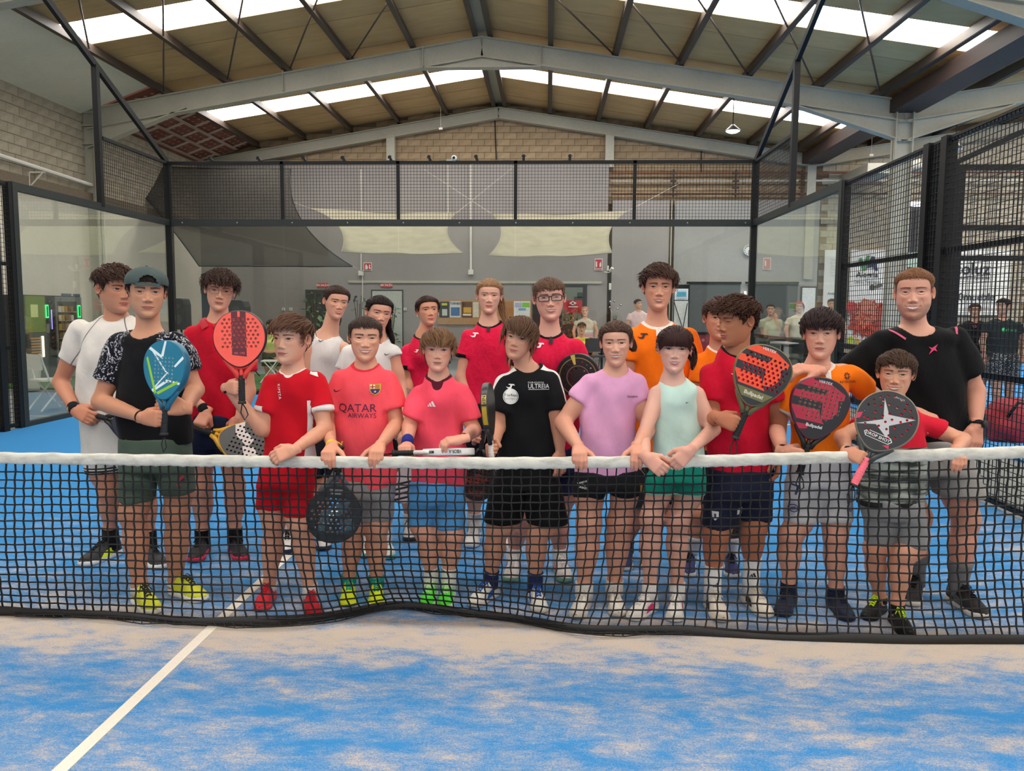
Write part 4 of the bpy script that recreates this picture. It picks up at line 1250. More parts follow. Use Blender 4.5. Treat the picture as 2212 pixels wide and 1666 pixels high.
# ================================================================== PEOPLE: one figure from its joints
# Pixel pairs are joints read from the photograph; each is placed on the figure's own vertical plane.
PERSONS = {}
def rotm(yaw, pitch, tilt):
    cy, sy = math.cos(yaw), math.sin(yaw); cp, sp = math.cos(pitch), math.sin(pitch); ct, st = math.cos(tilt), math.sin(tilt)
    Rz = np.array([[cy, -sy, 0], [sy, cy, 0], [0, 0, 1]]); Rx = np.array([[1, 0, 0], [0, cp, -sp], [0, sp, cp]]); Ry = np.array([[ct, 0, st], [0, 1, 0], [-st, 0, ct]])
    return Ry @ Rz @ Rx
def unit(v): v = np.asarray(v, float); return v/(np.linalg.norm(v)+1e-12)
def segdist(V, a, b):
    a = np.asarray(a); d = np.asarray(b)-a; t = np.clip(((V-a)@d)/(d@d+1e-12), 0, 1)
    return np.linalg.norm(V-(a+t[:, None]*d), axis=1), t
def person(key, label, S):
    low = S.get('low', 1); hv = .0130*(1 if low == 1 else 1.5)
    # ---- feet and the plane the figure stands on
    H = S['H']; fl = S.get('fl', .162*H)
    feet = []
    for an, to in S['feet']:
        T = ground(*to)
        Y = T[1]+.76*fl
        for _ in range(4):
            A = at(an[0], an[1], Y); sx = np.clip((A[0]-T[0])/(.78*fl), -.97, .97); Y = T[1]+.78*fl*math.sqrt(1-sx*sx)
        feet.append((at(an[0], an[1], Y), T))
    Y = S.get('Y', float(np.mean([f[0][1] for f in feet])))+S.get('dY', 0)
    s = sc_at(Y); sc = H/1.5
    nx0 = S['neck'][0]
    J = lambda p, dy=0.0: at(p[0] if p[0] else nx0, p[1], Y+dy)
    # ---- head
    hd = S['head']; top, chin = J(hd['top'], -.015), J(hd['chin'], -.015)
    th = hd.get('th', .014)
    up = unit([top[0]-chin[0], 0, top[2]-chin[2]]); tilt = hd.get('tilt', math.atan2(up[0], up[2]))
    span = np.linalg.norm(top-chin)*(1.0 if 'tilt' not in hd else 1)
    k = span/(.236+th*.9); upd = np.array([math.sin(tilt), 0, math.cos(tilt)])
    mid = (top+chin)/2
    HO = mid-upd*(th*.9*k/2)
    yawc = math.atan2(CX-HO[0], HO[1]-CY)
    R = rotm(yawc+hd.get('yaw', 0), hd.get('pitch', 0), tilt)
    hsc = np.array([k*hd.get('fw', 1.10), k*1.02, k])
    wk = hd.get('warp', 1.0)
    def Hd(V):
        V = np.array(V, float); z = V[:, 2]
        V[:, 2] = z+wk*np.interp(z, [-.118, -.108, -.0705, -.045, 0, .02, .068, .10, .118], [0, .002, .0115, .0125, .0120, .0110, .0060, .0015, 0])
        return (V*hsc)@R.T+HO
    fp = dict(hd); fp['skin'] = S['skin']; fp.setdefault('hair', S.get('haircol', (52, 38, 30)))
    hV, hF, hC = build_head(fp, low)
    # ---- joints
    nb = J(S['neck'], -.02)
    sh = []
    for i, sg in ((0, 1), (1, -1)):
        p = S['sh'][i]; q = J(p, S.get('shd', (0, 0))[i]); sh.append(q+np.array([sg*.036*sc, 0, -.037*sc]))
    arms = []
    for i in (0, 1):
        a = S['arms'][i]
        if a is None: arms.append(None); continue
        E_ = J(a['e'], a.get('ed', -.02))
        pose = a.get('pose', 'relax'); L = a.get('L', .108*H); right = i == 0
        if 'right' in a: right = a['right']
        if 'grip' in a:
            hp, ax_ = a['grip']; hp = np.asarray(hp, float); ax_ = unit(ax_)
            x = hp-E_; x = x-ax_*(x@ax_); x = unit(x)
            if 'gx' in a: x = np.asarray(a['gx'], float); x = unit(x-ax_*(x@ax_))
            y = ax_ if right else -ax_; z = np.cross(x, y)
            Wp = hp-(x*GRIP_C[0]+z*GRIP_C[2])*L; pose = 'grip'; xd, zd = x, z
        else:
            Wp = at(a['w'][0], a['w'][1], a['wy']) if 'wy' in a else J(a['w'], a.get('wd', -.04))
            fd = unit(Wp-E_)
            xd = np.asarray(a.get('x', fd), float); zd = np.asarray(a.get('z', (0, -1, 0)), float)
        arms.append((E_, Wp, pose, xd, zd, right, L, a))
    # ---- rows of the trunk
    rows_px = S['rows']
    dr = S.get('depth', .60)
    def rw(y, xl, xr, d=None):
        a, b = J((xl, y)), J((xr, y)); hw = abs(b[0]-a[0])/2
        return [(a[0]+b[0])/2, Y, (a[2]+b[2])/2, hw, (d if d is not None else min(dr*hw, .15*sc+.03))]
    shm = (sh[0]+sh[1])/2; shw = abs(sh[1][0]-sh[0][0])/2
    nw = .052*sc*S.get('neckw', 1)
    zt = max(nb[2]+.034*sc, shm[2]+.070*sc); zs_ = shm[2]+.037*sc
    trunk = [[nb[0], Y+.012, zt, nw*1.12, .046*sc], [nb[0]*.75+shm[0]*.25, Y+.010, zt*.52+zs_*.48, nw+.50*(shw-nw), .062*sc],
             [shm[0], Y+.004, zs_, shw*.97, .074*sc], [shm[0], Y, shm[2]-.03*sc, shw*1.0, .088*sc]]
    trunk += [rw(*q) for q in rows_px]
    allp = np.array([q[:3] for q in trunk]+[a[0] for a in arms if a]+[a[1] for a in arms if a]+[f[0] for f in feet]+list(sh))
    lo, hi = allp.min(0)-.20, allp.max(0)+.20
    # ---- legs
    sp = S['shorts']; hem = sp['hem']
    cro = sp['crotch']
    legtop = []
    for i in (0, 1):
        y, xl, xr = hem[i]; w_ = sp['waist']
        wx0, wx1 = w_[1], w_[2]; mx = (wx0+wx1)/2
        legtop.append((cro-12, (wx0, mx+3) if i == 0 else (mx-3, wx1)))
    hips = [J(((t_[1][0]+t_[1][1])/2, t_[0])) for t_ in legtop]
    knees = [J(kp, -.015) for kp in S['knee']]
    B = Field((lo[0], lo[1], -.02), (hi[0], hi[1], nb[2]+.22*sc), hv)
    lb = S.get('leg', 1.0)*sc
    for i in (0, 1):
        A = feet[i][0]; kn = knees[i]
        kn = np.array([kn[0], (hips[i][1]+A[1])/2-.012, kn[2]])
        hp_ = hem[i]; hc0, hc1 = J((hp_[1], hp_[0])), J((hp_[2], hp_[0])); hc = (hc0+hc1)/2; hw_ = abs(hc1[0]-hc0[0])/2
        hc[1] = Y+(A[1]-Y)*.35; rh = min(.070*lb, .80*hw_)
        B.cone(hips[i]+[0, 0, .02], hc, min(.062*lb, .70*hw_), rh, .02); B.cone(hc, kn, rh, .054*lb, .03)
        B.ell(kn+[0, -.018*lb, 0], (.042*lb, .034*lb, .05*lb), .03)
        B.cone(kn, A, .05*lb, .034*lb, .03, 1.0, [(0, .052*lb), (.18, .049*lb), (.36, .0555*lb), (.6, .046*lb), (.85, .034*lb), (1, .034*lb)])
        cm = kn+(A-kn)*.34+np.array([0, .018*lb, 0]); B.ell(cm, (.046*lb, .042*lb, .10*lb), .03)
        tv = feet[i][1]-A; tv[2] = 0; tv = unit(tv)
        B.cone(A, np.array([A[0], A[1], .06]), .034*lb, .034*lb, .02); B.cone(np.array([A[0], A[1], .05]), np.array([A[0], A[1], .035])+tv*.10, .03, .022, .01)
    B.column([[hips[0][0]*.5+hips[1][0]*.5, Y, J((0, cro))[2]+.03, abs(hips[1][0]-hips[0][0])*.5+.045*lb, .075*sc]]+[[q[0], q[1], q[2], max(q[3]*.90-.010, .02), max(q[4]*.9-.010, .02)] for q in trunk], .03)
    if not S['shirt'].get('sleeve', .62): B.column([[q[0], q[1], q[2]-.012, max(q[3]*.94-.010, .02), max(q[4]*.90-.014, .02)] for q in trunk], .03)
    arb = S.get('arm', 1.0)*sc
    for i, a in enumerate(arms):
        if a is None: continue
        B.ell(sh[i]+[0, 0, -.012*sc], (.040*arb,)*3, .03)
        B.cone(sh[i]+[0, 0, -.010*sc], a[0], .048*arb, .036*arb, .03, 1.0, [(0, .036*arb), (.3, .040*arb), (.55, .0435*arb), (.8, .0385*arb), (1, .0365*arb)] if S['shirt'].get('sleeve', .62) else [(0, .044*arb), (.4, .043*arb), (.8, .0375*arb), (1, .0365*arb)])
        B.cone(a[0], a[1], .036*arb, .0255*arb, .02, 1.0, [(0, .0365*arb), (.25, .0385*arb), (.6, .032*arb), (.92, .0245*arb), (1, .0245*arb)])
    ncol = Hd(np.array([[0, .022, -.050]]))[0]
    B.cone(nb+[0, .035, -.04*sc], ncol, nw*1.0, .052*k, .03, 1.0)
    B.ell(Hd(np.array([[0, -.030, -.085]]))[0], (.030*k, .034*k, .020*k), .03)
    bV, bF = B.mesh()
    SK = np.array(lin(S['skin'])); bC = np.repeat(SK[None], len(bV), 0)
    armtone = np.array(S.get('tan', (.93, .86, .82)))
    below = sstep(nb[2]-.02, nb[2]-.15, bV[:, 2])[:, None]
    bC = bC*(1-below)+bC*armtone*below
    for jn in list(knees)+[a[0] for a in arms if a]:
        m = np.exp(-(np.linalg.norm(bV-jn, axis=1)/.05)**2)[:, None]*.35; bC = bC*(1-m)+bC*np.array([.92, .74, .68])*m
    Vs, Fs, Cs = [bV], [bF], [bC]; o = len(bV)
    for a in arms:
        if a is None or a[7].get('nohand'): continue
        v, q = place_hand(a[2], a[1], a[3], a[4], a[5], a[6])
        Vs.append(v); Fs.append(q+o); o += len(v)
        c = np.repeat((SK*armtone*np.array([1.03, .95, .93]))[None], len(v), 0); Cs.append(c)
    Vs.append(Hd(hV)); Fs.append(hF+o); Cs.append(hC)
    body = mesh('person', np.concatenate(Vs), np.concatenate(Fs), SKIN, None, True, cols=np.concatenate(Cs))
    tag(body, label, 'person', S.get('group')); print(key, 'Y=%.2f' % Y, 'k=%.3f' % k)
    body['key'] = key; del body['key']
    # ---- hair
    if 'hairs' in S:
        hp = dict(S['hairs']); hp['hair'] = S.get('haircol', (52, 38, 30)); hp['th'] = th
        v, f, c = hair_mesh(hp, sum(map(ord, key)), low)
        tag(mesh('hair', Hd(v), f, HAIR, body, True, cols=c), S.get('hairlabel'))
    # ---- shirt
    st = S['shirt']
    F = Field((lo[0], lo[1], J((0, rows_px[-1][0]))[2]-.05), (hi[0], hi[1], nb[2]+.12), hv*.74)
    F.column(trunk, .02, 2.3, bot=.0)
    cuts = []
    slv = st.get('sleeve', .62); sr_w = st.get('sw', 1.0)
    if slv:
        for i, a in enumerate(arms):
            if a is None and 'stub' not in S: continue
            E_ = a[0] if a is not None else J(S['stub'][i], 0)
            sv = slv[i] if isinstance(slv, (tuple, list)) else slv
            L_ = np.linalg.norm(E_-sh[i]); e = E_
            F.cone(sh[i], e, .062*sc*sr_w, .066*sc*sr_w, .016, 1.0, [(0, .054*sc), (.30, .058*sc*sr_w), (1, .062*sc*sr_w)], cut=sv)
            cuts.append((sh[i], e, sv))
    F.noise(st.get('fold', .0075), folds(sum(map(ord, key))*7 % 97))
    nx, ny = .064*sc*st.get('nw', 1), .066*sc
    nc = nb+np.array([0, .026, .040*sc])
    F.ell(nc+np.array([0, -.012, 0]), (nx, ny+.03, .055*sc*st.get('nd', 1)), .004, 's')
    F.ell(nc+np.array([0, .012, .03*sc]), (nx*1.06, ny*1.15, .05*sc), .004, 's')
    if st.get('v'): F.cone(nc+np.array([0, -.05, -.02]), nc+np.array([0, -.09, -.055*sc*st['v']]), .035*sc, .008, .004, op='s')
    if not slv:
        for i, sg in ((0, -1), (1, 1)):
            F.ell(sh[i]+np.array([sg*.034*sc, 0, -.01]), (.040*sc, .12*sc, .085*sc), .01, 's')
    V, Q = F.mesh(2)
    nk = np.minimum(1, np.linalg.norm((V-(nc+np.array([0, -.012, 0])))/np.array([nx, ny+.03, .055*sc*st.get('nd', 1)]), axis=1)-1)*.055*sc
    if st.get('v'):
        dv, _ = segdist(V, nc+np.array([0, -.05, -.02]), nc+np.array([0, -.09, -.055*sc*st['v']])); nk = np.minimum(nk, dv-.022*sc)
    cf = np.full(len(V), 1.0)
    for a_, e_, sv in cuts:
        d_ = e_-a_; L_ = np.linalg.norm(d_); t_ = ((V-a_)@d_)/L_; rad_ = np.linalg.norm(V-a_-np.outer(t_, d_/L_), axis=1)
        cf = np.where((rad_ < .085*sc) & (t_ > .03*sc), np.minimum(cf, sv*L_-t_), cf)
    rag = np.full(len(V), -1.0); tp = np.full(len(V), 1.0)
    for i, sg in ((0, -1), (1, 1)):
        n0 = np.array([nb[0]+sg*nw*1.05, nb[1], zt-.01]); ap = sh[i]+np.array([-sg*.012*sc, 0, -.095*sc])
        d_ = ap-n0; nrm = unit(np.array([d_[2], 0, -d_[0]])); nrm = nrm*np.sign(nrm[0]*sg)
        r_ = (V-n0)@nrm; rag = np.where((V[:, 0]-nb[0])*sg > 0, r_, rag)
        e_ = arms[i][0] if arms[i] else sh[i]+np.array([sg*.02, 0, -.2])
        d1, _ = segdist(V, n0, sh[i]+np.array([0, 0, .055*sc])); d2, _ = segdist(V, sh[i]+np.array([sg*.02, 0, .05*sc]), e_+np.array([sg*.055*sc, 0, 0])); tp = np.minimum(tp, np.minimum(d1, d2))
    zs = np.array([q[2] for q in trunk]); oi = np.argsort(zs); wz = np.interp(V[:, 2], zs[oi], np.array([q[3] for q in trunk])[oi]); cx = np.interp(V[:, 2], zs[oi], np.array([q[0] for q in trunk])[oi])
    hemz = J((0, rows_px[-1][0]))[2]
    cf = np.where(np.abs(V[:, 0]-cx) > wz*.93, cf, 1.0)
    at_ = dict(nk=nk, cf=cf, rag=rag, sl=.5+rag*20, tp=tp, rx=(V[:, 0]-cx)/wz, sp=(V[:, 0]-cx)/wz*(V[:, 2] < shm[2]-.075*sc)*(np.abs(V[:, 0]-cx) < wz*1.03)*(cf >= 1), hz=V[:, 2]-hemz)
    shirt = mesh('shirt', V, Q, cloth(st['col'], st.get('rough', .85), st.get('tonal', 0), 'shirt_fabric', tuple(st.get('masks', ())), st.get('pattern')), body, True, attrs=at_)
    tag(shirt, st.get('label'))
    # ---- shorts
    G = Field((lo[0], lo[1], min(J((0, hem[i][0]))[2] for i in (0, 1))-.05), (hi[0], hi[1], J((0, sp['waist'][0]))[2]+.08), hv*.9)
    w_ = sp['waist']
    def rwd(y, xl, xr, dmul): q = rw(y, xl, xr); q[4] = min(max(q[3]*dmul, .05*sc), .15*sc+.02); return q
    mid_w = (hem[0][1]+w_[1])/2, (hem[1][2]+w_[2])/2
    G.column([rwd(w_[0], w_[1], w_[2], .66), rwd((w_[0]+cro)/2, w_[1]*.6+mid_w[0]*.4, w_[2]*.6+mid_w[1]*.4, .68), rwd(cro, mid_w[0], mid_w[1], .68)], .015, 2.4, top=.01)
    for i in (0, 1):
        y, xl, xr = hem[i]; (ty, (tx0, tx1)) = legtop[i]
        if i == 0: tx0 = (xl+w_[1])/2
        else: tx1 = (xr+w_[2])/2
        yo = (feet[i][0][1]-Y)*.35
        r0 = rwd(ty, tx0, tx1, 1.05); r1 = rwd((ty+y)/2, (tx0+xl)/2, (tx1+xr)/2, 1.0); r2 = rwd(y, xl, xr, .98); r1[1] += yo*.5; r2[1] += yo
        G.column([r0, r1, r2], .012, 2.2)
    G.noise(.0045, folds(sum(map(ord, key))*5 % 89, 30, 7))
    V, Q = G.mesh(2)
    hz = np.minimum(np.where(V[:, 0] < (hips[0][0]+hips[1][0])/2, V[:, 2]-J((0, hem[0][0]))[2], V[:, 2]-J((0, hem[1][0]))[2]), 1)
    so = mesh('shorts', V, Q, cloth(sp['col'], .88, sp.get('tonal', 0), 'shorts_fabric', tuple(sp.get('masks', ())), sp.get('pattern')), body, True, attrs=dict(hz=hz))
    # ---- socks and shoes
    sock_o = {}
    for i in (0, 1):
        A, T = feet[i]; sk = S.get('socks')
        kn = knees[i]
        if sk:
            hh = sk['h']; d_ = unit(np.array([kn[0], A[1]*.7+Y*.3, kn[2]])-A)
            kx = np.array([kn[0], (A[1]+hips[i][1])/2-.012, kn[2]]); d_ = unit(kx-A); Lk = np.linalg.norm(kx-A)
            qs = np.linspace(0, 1, 7); pts = [np.array([A[0], A[1], .05]), np.array([A[0], A[1], .08])*.6+A*.4]+[A+d_*hh*q for q in qs]
            cp = lambda q: np.interp(1-hh*q/Lk, [0, .18, .36, .6, .85, 1], [.052, .052, .0575, .0475, .036, .0355])*lb+.0055
            rr_ = [.0415*lb, .0405*lb]+[cp(q) for q in qs]; rr_[-1] += .0015
            mb = MB().tube(pts, rr_, 16)
            m = mb.build('sock', cloth(sk['col'], .9, 0, 'sock'), body, True); sock_o['sock%d' % i] = m
            if 'band' in sk:
                q0 = A+d_*hh*.72; q1 = A+d_*hh*.86
                MB().tube([q0, q1], [cp(.72)+.0012, cp(.86)+.0012], 16, False).build('sock_band', cloth(sk['band'], .9), m, True)
        shp = S['shoes']
        shoe(body, A, T, fl, shp, shp.get('kind', 'sneaker'), low > 1)
    PERSONS[key] = dict(body=body, shirt=shirt, shorts=so, arms=arms, sh=sh, head=Hd, HO=HO, k=k, R=R, Y=Y, s=s, J=J, nb=nb, sc=sc, feet=feet, yaw=yawc, **sock_o)
    return PERSONS[key]

# ---- prints on cloth: flat letters and shapes laid on the fabric
def bvh_of(o):
    me = o.data; n = len(me.vertices); V = np.zeros(n*3, np.float32); me.vertices.foreach_get('co', V)
    return BVHTree.FromPolygons([Vector(v) for v in V.reshape(-1, 3)], [tuple(p.vertices) for p in me.polygons])
def stick(o, V3, lift=.003, d=(0, 1, 0)):
    t = bvh_of(o); out = []
    dv = Vector(d)
    last = None
    for p in V3:
        h = t.ray_cast(Vector(p)-dv*.6, dv, 1.6)
        if h[0] is None:
            h = t.find_nearest(Vector(p)); q = h[0]
        else: q = h[0]
        n = h[1] if h[1].dot(dv) < 0 else -h[1]
        out.append(np.array(q+n*lift*.5-dv*lift*.8))
    return np.array(out)
def print_text(key, body, px, hpx, col, rot=0, bold=True, shear=0.0, part='shirt', spacing=1.0, wide=1.0, lift=.003):
    P_ = PERSONS[key]; Y = P_['Y']; s = P_['s']; c = at(px[0], px[1], Y)
    V, T = text_mesh(body, hpx*s, bold, shear, spacing=spacing)
    V[:, 0] *= wide
    a = math.radians(rot); ca, sa = math.cos(a), math.sin(a)
    W_ = np.stack([c[0]+V[:, 0]*ca-V[:, 1]*sa, np.full(len(V), c[1]), c[2]+V[:, 0]*sa+V[:, 1]*ca], 1)
    W_ = stick(P_[part], W_, lift)
    return tag(mesh('lettering', W_, T, plain('print_%d_%d_%d' % tuple(col), col, .7, var=.02), P_[part]), kind='stuff')
def tri_poly(poly, step=2.6):
    """triangles of a polygon with points inside, so that it can follow a curved cloth"""
    P = np.array(poly, float); n = len(P); pts = []
    for i in range(n):
        a, b = P[i], P[(i+1) % n]; m = max(1, int(np.linalg.norm(b-a)/step)); pts += [tuple(a+(b-a)*k/m) for k in range(m)]
    m = len(pts); edges = [(i, (i+1) % m) for i in range(m)]
    lo, hi = P.min(0), P.max(0)
    for x in np.arange(lo[0]+step*.6, hi[0], step):
        for y in np.arange(lo[1]+step*.6, hi[1], step): pts.append((x, y))
    r = delaunay_2d_cdt([Vector(p) for p in pts], edges, [], 0, 1e-6)
    V = np.array([v[:] for v in r[0]]); T = np.array([f for f in r[2]], np.int32).reshape(-1, 3)
    c = V[T].mean(1); ins = np.zeros(len(c), bool)
    for i in range(n):
        x0, y0 = P[i]; x1, y1 = P[(i+1) % n]
        ins ^= ((y0 > c[:, 1]) != (y1 > c[:, 1])) & (c[:, 0] < (x1-x0)*(c[:, 1]-y0)/(y1-y0+1e-12)+x0)
    T = T[ins]; cr = np.cross(V[T[:, 1]]-V[T[:, 0]], V[T[:, 2]]-V[T[:, 0]]); T[cr < 0] = T[cr < 0][:, ::-1]
    return V, T
def print_poly(key, polys, px, scale, col, part='shirt', rot=0, name='emblem', lift=.003):
    """polys in pixel units (x right, y up) about px"""
    P_ = PERSONS[key]; Y = P_['Y']; s = P_['s']*scale; c = at(px[0], px[1], Y); a = math.radians(rot); ca, sa = math.cos(a), math.sin(a)
    Vs, Fs, o = [], [], 0
    for poly in polys:
        V, T = tri_poly(poly)
        u_ = np.unique(T); mp = np.full(len(V), -1); mp[u_] = np.arange(len(u_)); V = V[u_]; T = mp[T]
        Vs.append(np.stack([c[0]+s*(V[:, 0]*ca-V[:, 1]*sa), np.full(len(V), c[1]), c[2]+s*(V[:, 0]*sa+V[:, 1]*ca)], 1)); Fs.append(T+o); o += len(V)
    W_ = stick(P_[part], np.concatenate(Vs), lift)
    return mesh(name, W_, np.concatenate(Fs), plain('print_%d_%d_%d' % tuple(col), col, .7, var=.02), P_[part])
def ring_poly(r0, r1, n=24, cx=0, cy=0):
    """thin ring as quads split into two halves"""
    out = []
    for h in (0, 1):
        a = np.linspace(h*math.pi, (h+1)*math.pi, n//2+1)
        out.append([(cx+r1*math.cos(t), cy+r1*math.sin(t)) for t in a]+[(cx+r0*math.cos(t), cy+r0*math.sin(t)) for t in a[::-1]])
    return out
def disc(r, n=20, cx=0, cy=0, ry=None): return [(cx+r*math.cos(2*math.pi*i/n), cy+(ry or r)*math.sin(2*math.pi*i/n)) for i in range(n)]
SWOOSH = [(-10, 1.5), (-9.5, -1), (-7, -3.5), (-4.5, -3.6), (0, -2), (10, 4), (1, .2), (-4, -1), (-6.5, -.6), (-7.4, 1.2), (-7, 3)]
JOMA = [(-10, -1), (-5, -5), (1, -5), (3, -2), (4, 2), (10, 2), (8, 5), (-3, 5), (-4.5, 3), (0, 2.4), (-1, -1.5), (-4, -2.5)]
STAR = [(-8, 4), (-2, 2), (8, 9), (4, 1), (7, -4), (1, -2), (-8, -10), (-3, -1)]
THREE = [[(-9, -5), (-5, -5), (-7, -1)], [(-3.5, -5), (.8, -5), (-3, 2.5), (-6, .3)], [(2.4, -5), (8, -5), (2, 6), (-1.5, 3.6)]]
# ================================================================== RACKETS
def hold(butt, top, Y, tdy=0.0, f=.15):
    """grip point and axis of a racket whose butt and top are seen at two pixels"""
    a = at(butt[0], butt[1], Y); b = at(top[0], top[1], Y+tdy)
    return a+(b-a)*f, unit(b-a)
RK = {  # butt pixel, top pixel, depth, top depth offset, turn about the handle
    'coral': ((523, 870), (517, 670), .12, .03, -14), 'teal': ((354, 938), (363, 734), .015, .03, -44), 'yellow': ((412, 922), (592, 975), .93, -.03, -25),
    'hanging': ((735, 966), (716, 1174), .13, -.05, 0), 'white': ((850, 979), (1026, 975.5), .10, .0, 79), 'gold': ((1063, 1006), (1051, 826), .13, .0, 85),
    'rust': ((1044, 930), (1026, 1082), 1.25, 0, 20), 'round': ((1278, 925), (1237, 764), .72, .0, -10), 'orange': ((1588, 946), (1669, 747), .02, .02, 8),
    'red': ((1728, 1022), (1785, 814), .06, .02, 14), 'drop': ((1844, 1048), (1944, 849), -.045, .03, 0), 'dark': ((1594, 1000), (1576, 1162), .75, 0, 25),
    'amber': ((1384, 960), (1375, 1100), 1.0, 0, 40), 'grey': ((878, 985), (868, 838), 1.15, 0, 30), 'stripe': ((884, 945), (872, 1088), .85, 0, -35), 'plain': ((188, 893), (345, 935), .80, 0, 10),
}
def grip(k, f=.15): 
    b, t, Y, td, _ = RK[k]; return hold(b, t, Y, td, f)
def holes(pts, r=.0062): return [(x, y, r) for x, y in pts]
def grid_holes(rows, y0, dy, dx, stag=True):
    out = []
    for i, n in enumerate(rows):
        for j in range(n): out.append(((j-(n-1)/2)*dx, y0+i*dy, .0060))
    return out
def head_outline(shape, n=64):
    """closed outline of the face, butt at y = 0, top at y = .455"""
    out = []
    for i in range(n):
        a = 2*math.pi*i/n
        x, y = math.sin(a), math.cos(a)
        if shape == 'round': w, up, dn, cy = .128, .130, .150, .322
        elif shape == 'diamond': w, up, dn, cy = .130, .105, .185, .345
        else: w, up, dn, cy = .129, .118, .170, .334
        X = w*math.copysign(abs(x)**.95, x)
        Yq = cy+(up*y if y > 0 else dn*y)
        if y < 0: X *= 1-.30*(-y)**2.5
        out.append((X, Yq))
    return out
def racket(key, label, face, rim, gripc, shape='tear', layers=(), hol=(), texts=(), strap=(20, 20, 22), thick=.038, throat=(24, 24, 26), cap=None):
    """layers: (polygon, colour) painted on the face as its own graphic fields"""
    bt, tp, Y, td, turn = RK[key]
    a = at(bt[0], bt[1], Y); b = at(tp[0], tp[1], Y+td); L = np.linalg.norm(b-a); ax = (b-a)/L; k = L/.455
    nrm = unit(EYE-(a+b)/2) if turn < 60 else np.array([0, -1.0, 0]); nrm = unit(nrm-ax*(nrm@ax)); sd = np.cross(ax, nrm)   # sd = right as seen from the front
    th = math.radians(turn); nrm, sd = nrm*math.cos(th)+sd*math.sin(th), sd*math.cos(th)-nrm*math.sin(th)
    def tr(P): P = np.asarray(P, float)*k; return P[:, :1]*sd+P[:, 1:2]*ax+P[:, 2:]*nrm
    root = empty('padel_racket', tuple(a), label, 'racket', 'padel rackets held by the players')
    ol = head_outline(shape)
    inner = [((x)*.955, .334+(y-.334)*.965) for x, y in ol]
    # face triangles conform to the hole circles and to the edges of every graphic field
    ch = []
    verts = [Vector(p) for p in inner]; edges = [(i, (i+1) % len(inner)) for i in range(len(inner))]
    inner_np = np.array(inner)
    def inside(poly, P):
        x, y = P[:, 0], P[:, 1]; c = np.zeros(len(P), bool); n = len(poly)
        for i in range(n):
            x0, y0 = poly[i]; x1, y1 = poly[(i+1) % n]
            c ^= ((y0 > y) != (y1 > y)) & (x < (x1-x0)*(y-y0)/(y1-y0+1e-12)+x0)
        return c
    hs = [h for h in hol if inside(inner, np.array([[h[0], h[1]]]))[0] and np.min(np.hypot(inner_np[:, 0]-h[0], inner_np[:, 1]-h[1])) > h[2]+.006]
    for (x, y, r) in hs:
        o = len(verts); m = 10
        verts += [Vector((x+r*math.cos(2*math.pi*i/m), y+r*math.sin(2*math.pi*i/m))) for i in range(m)]
        edges += [(o+i, o+(i+1) % m) for i in range(m)]
    for poly, c in layers:
        o = len(verts); m = len(poly); verts += [Vector(p) for p in poly]; edges += [(o+i, o+(i+1) % m) for i in range(m)]
    vo, eo, fo, *_ = delaunay_2d_cdt(verts, edges, [], 0, 1e-5)
    P2 = np.array([v[:] for v in vo]); T = np.array([f for f in fo], np.int32)
    cen = P2[T].mean(1); keep = inside(inner, cen)
    for (x, y, r) in hs: keep &= np.hypot(cen[:, 0]-x, cen[:, 1]-y) > r*.93
    T, cen = T[keep], cen[keep]
    cols = [face]; idx = np.zeros(len(T), int)
    for poly, c in layers:
        if c not in cols: cols.append(c)
        idx[inside(poly, cen)] = cols.index(c)
    t2 = thick/2
    n = len(P2); V3 = np.concatenate([np.c_[P2, np.full(n, t2)], np.c_[P2, np.full(n, -t2)]])
    T2 = np.concatenate([T, T[:, ::-1]+n])
    mats = [plain('racket_%d_%d_%d' % tuple(c), c, .38, var=.03) for c in cols]
    # orient triangles outwards
    q = tr(V3); nn = np.cross(q[T2[:, 1]]-q[T2[:, 0]], q[T2[:, 2]]-q[T2[:, 0]])@nrm
    flip = np.r_[nn[:len(T)] < 0, nn[len(T):] > 0]; T2[flip] = T2[flip][:, ::-1]
    mesh('face', q, T2, mats, root, mat_idx=np.r_[idx, np.zeros(len(T), int)])
    if hs:
        mb = MB(); m = 10
        for (x, y, r) in hs:
            V = [(x+r*math.cos(2*math.pi*i/m), y+r*math.sin(2*math.pi*i/m), zz) for zz in (t2, -t2) for i in range(m)]
            mb.add(tr(V), [(i, (i+1) % m, m+(i+1) % m, m+i) for i in range(m)])
        hc = S_HOLE.get(key, (70, 66, 66))
        tag(mb.build('drilled_holes', plain('hole_%d_%d_%d' % hc, hc, .5, var=.02), root, True), kind='stuff')
    # rim
    prof = [(1.0, t2*.0+t2), (1.03, t2*.98), (1.048, t2*.6), (1.052, 0), (1.048, -t2*.6), (1.03, -t2*.98), (1.0, -t2)]
    V, m = [], len(inner)
    for sc_, zz in prof: V += [(x*sc_, .334+(y-.334)*(1+(sc_-1)*.85), zz) for x, y in inner]
    F = [(j*m+i, j*m+(i+1) % m, (j+1)*m+(i+1) % m, (j+1)*m+i) for j in range(len(prof)-1) for i in range(m)]
    mesh('rim', tr(V), F, plain('rim_%d_%d_%d' % tuple(rim), rim, .35, var=.04), root, True)
    # two throat arms and the handle
    mb = MB(); yb = min(y for _, y in inner)
    for s_ in (-1, 1):
        pts = [(s_*.012, .120, 0), (s_*.026, .150, 0), (s_*.058, .190, 0), (s_*.075, .215, 0)]
        mb.tube(tr(pts), [.0135*k, .0125*k, .0125*k, .012*k], 10)
    mb.tube(tr([(-.052, .182, 0), (0, .172, 0), (.052, .182, 0)]), .010*k, 8)
    mb.tube(tr([(0, .115, 0), (0, .15, 0), (0, .178, 0)]), [.015*k, .010*k, .006*k], 8)
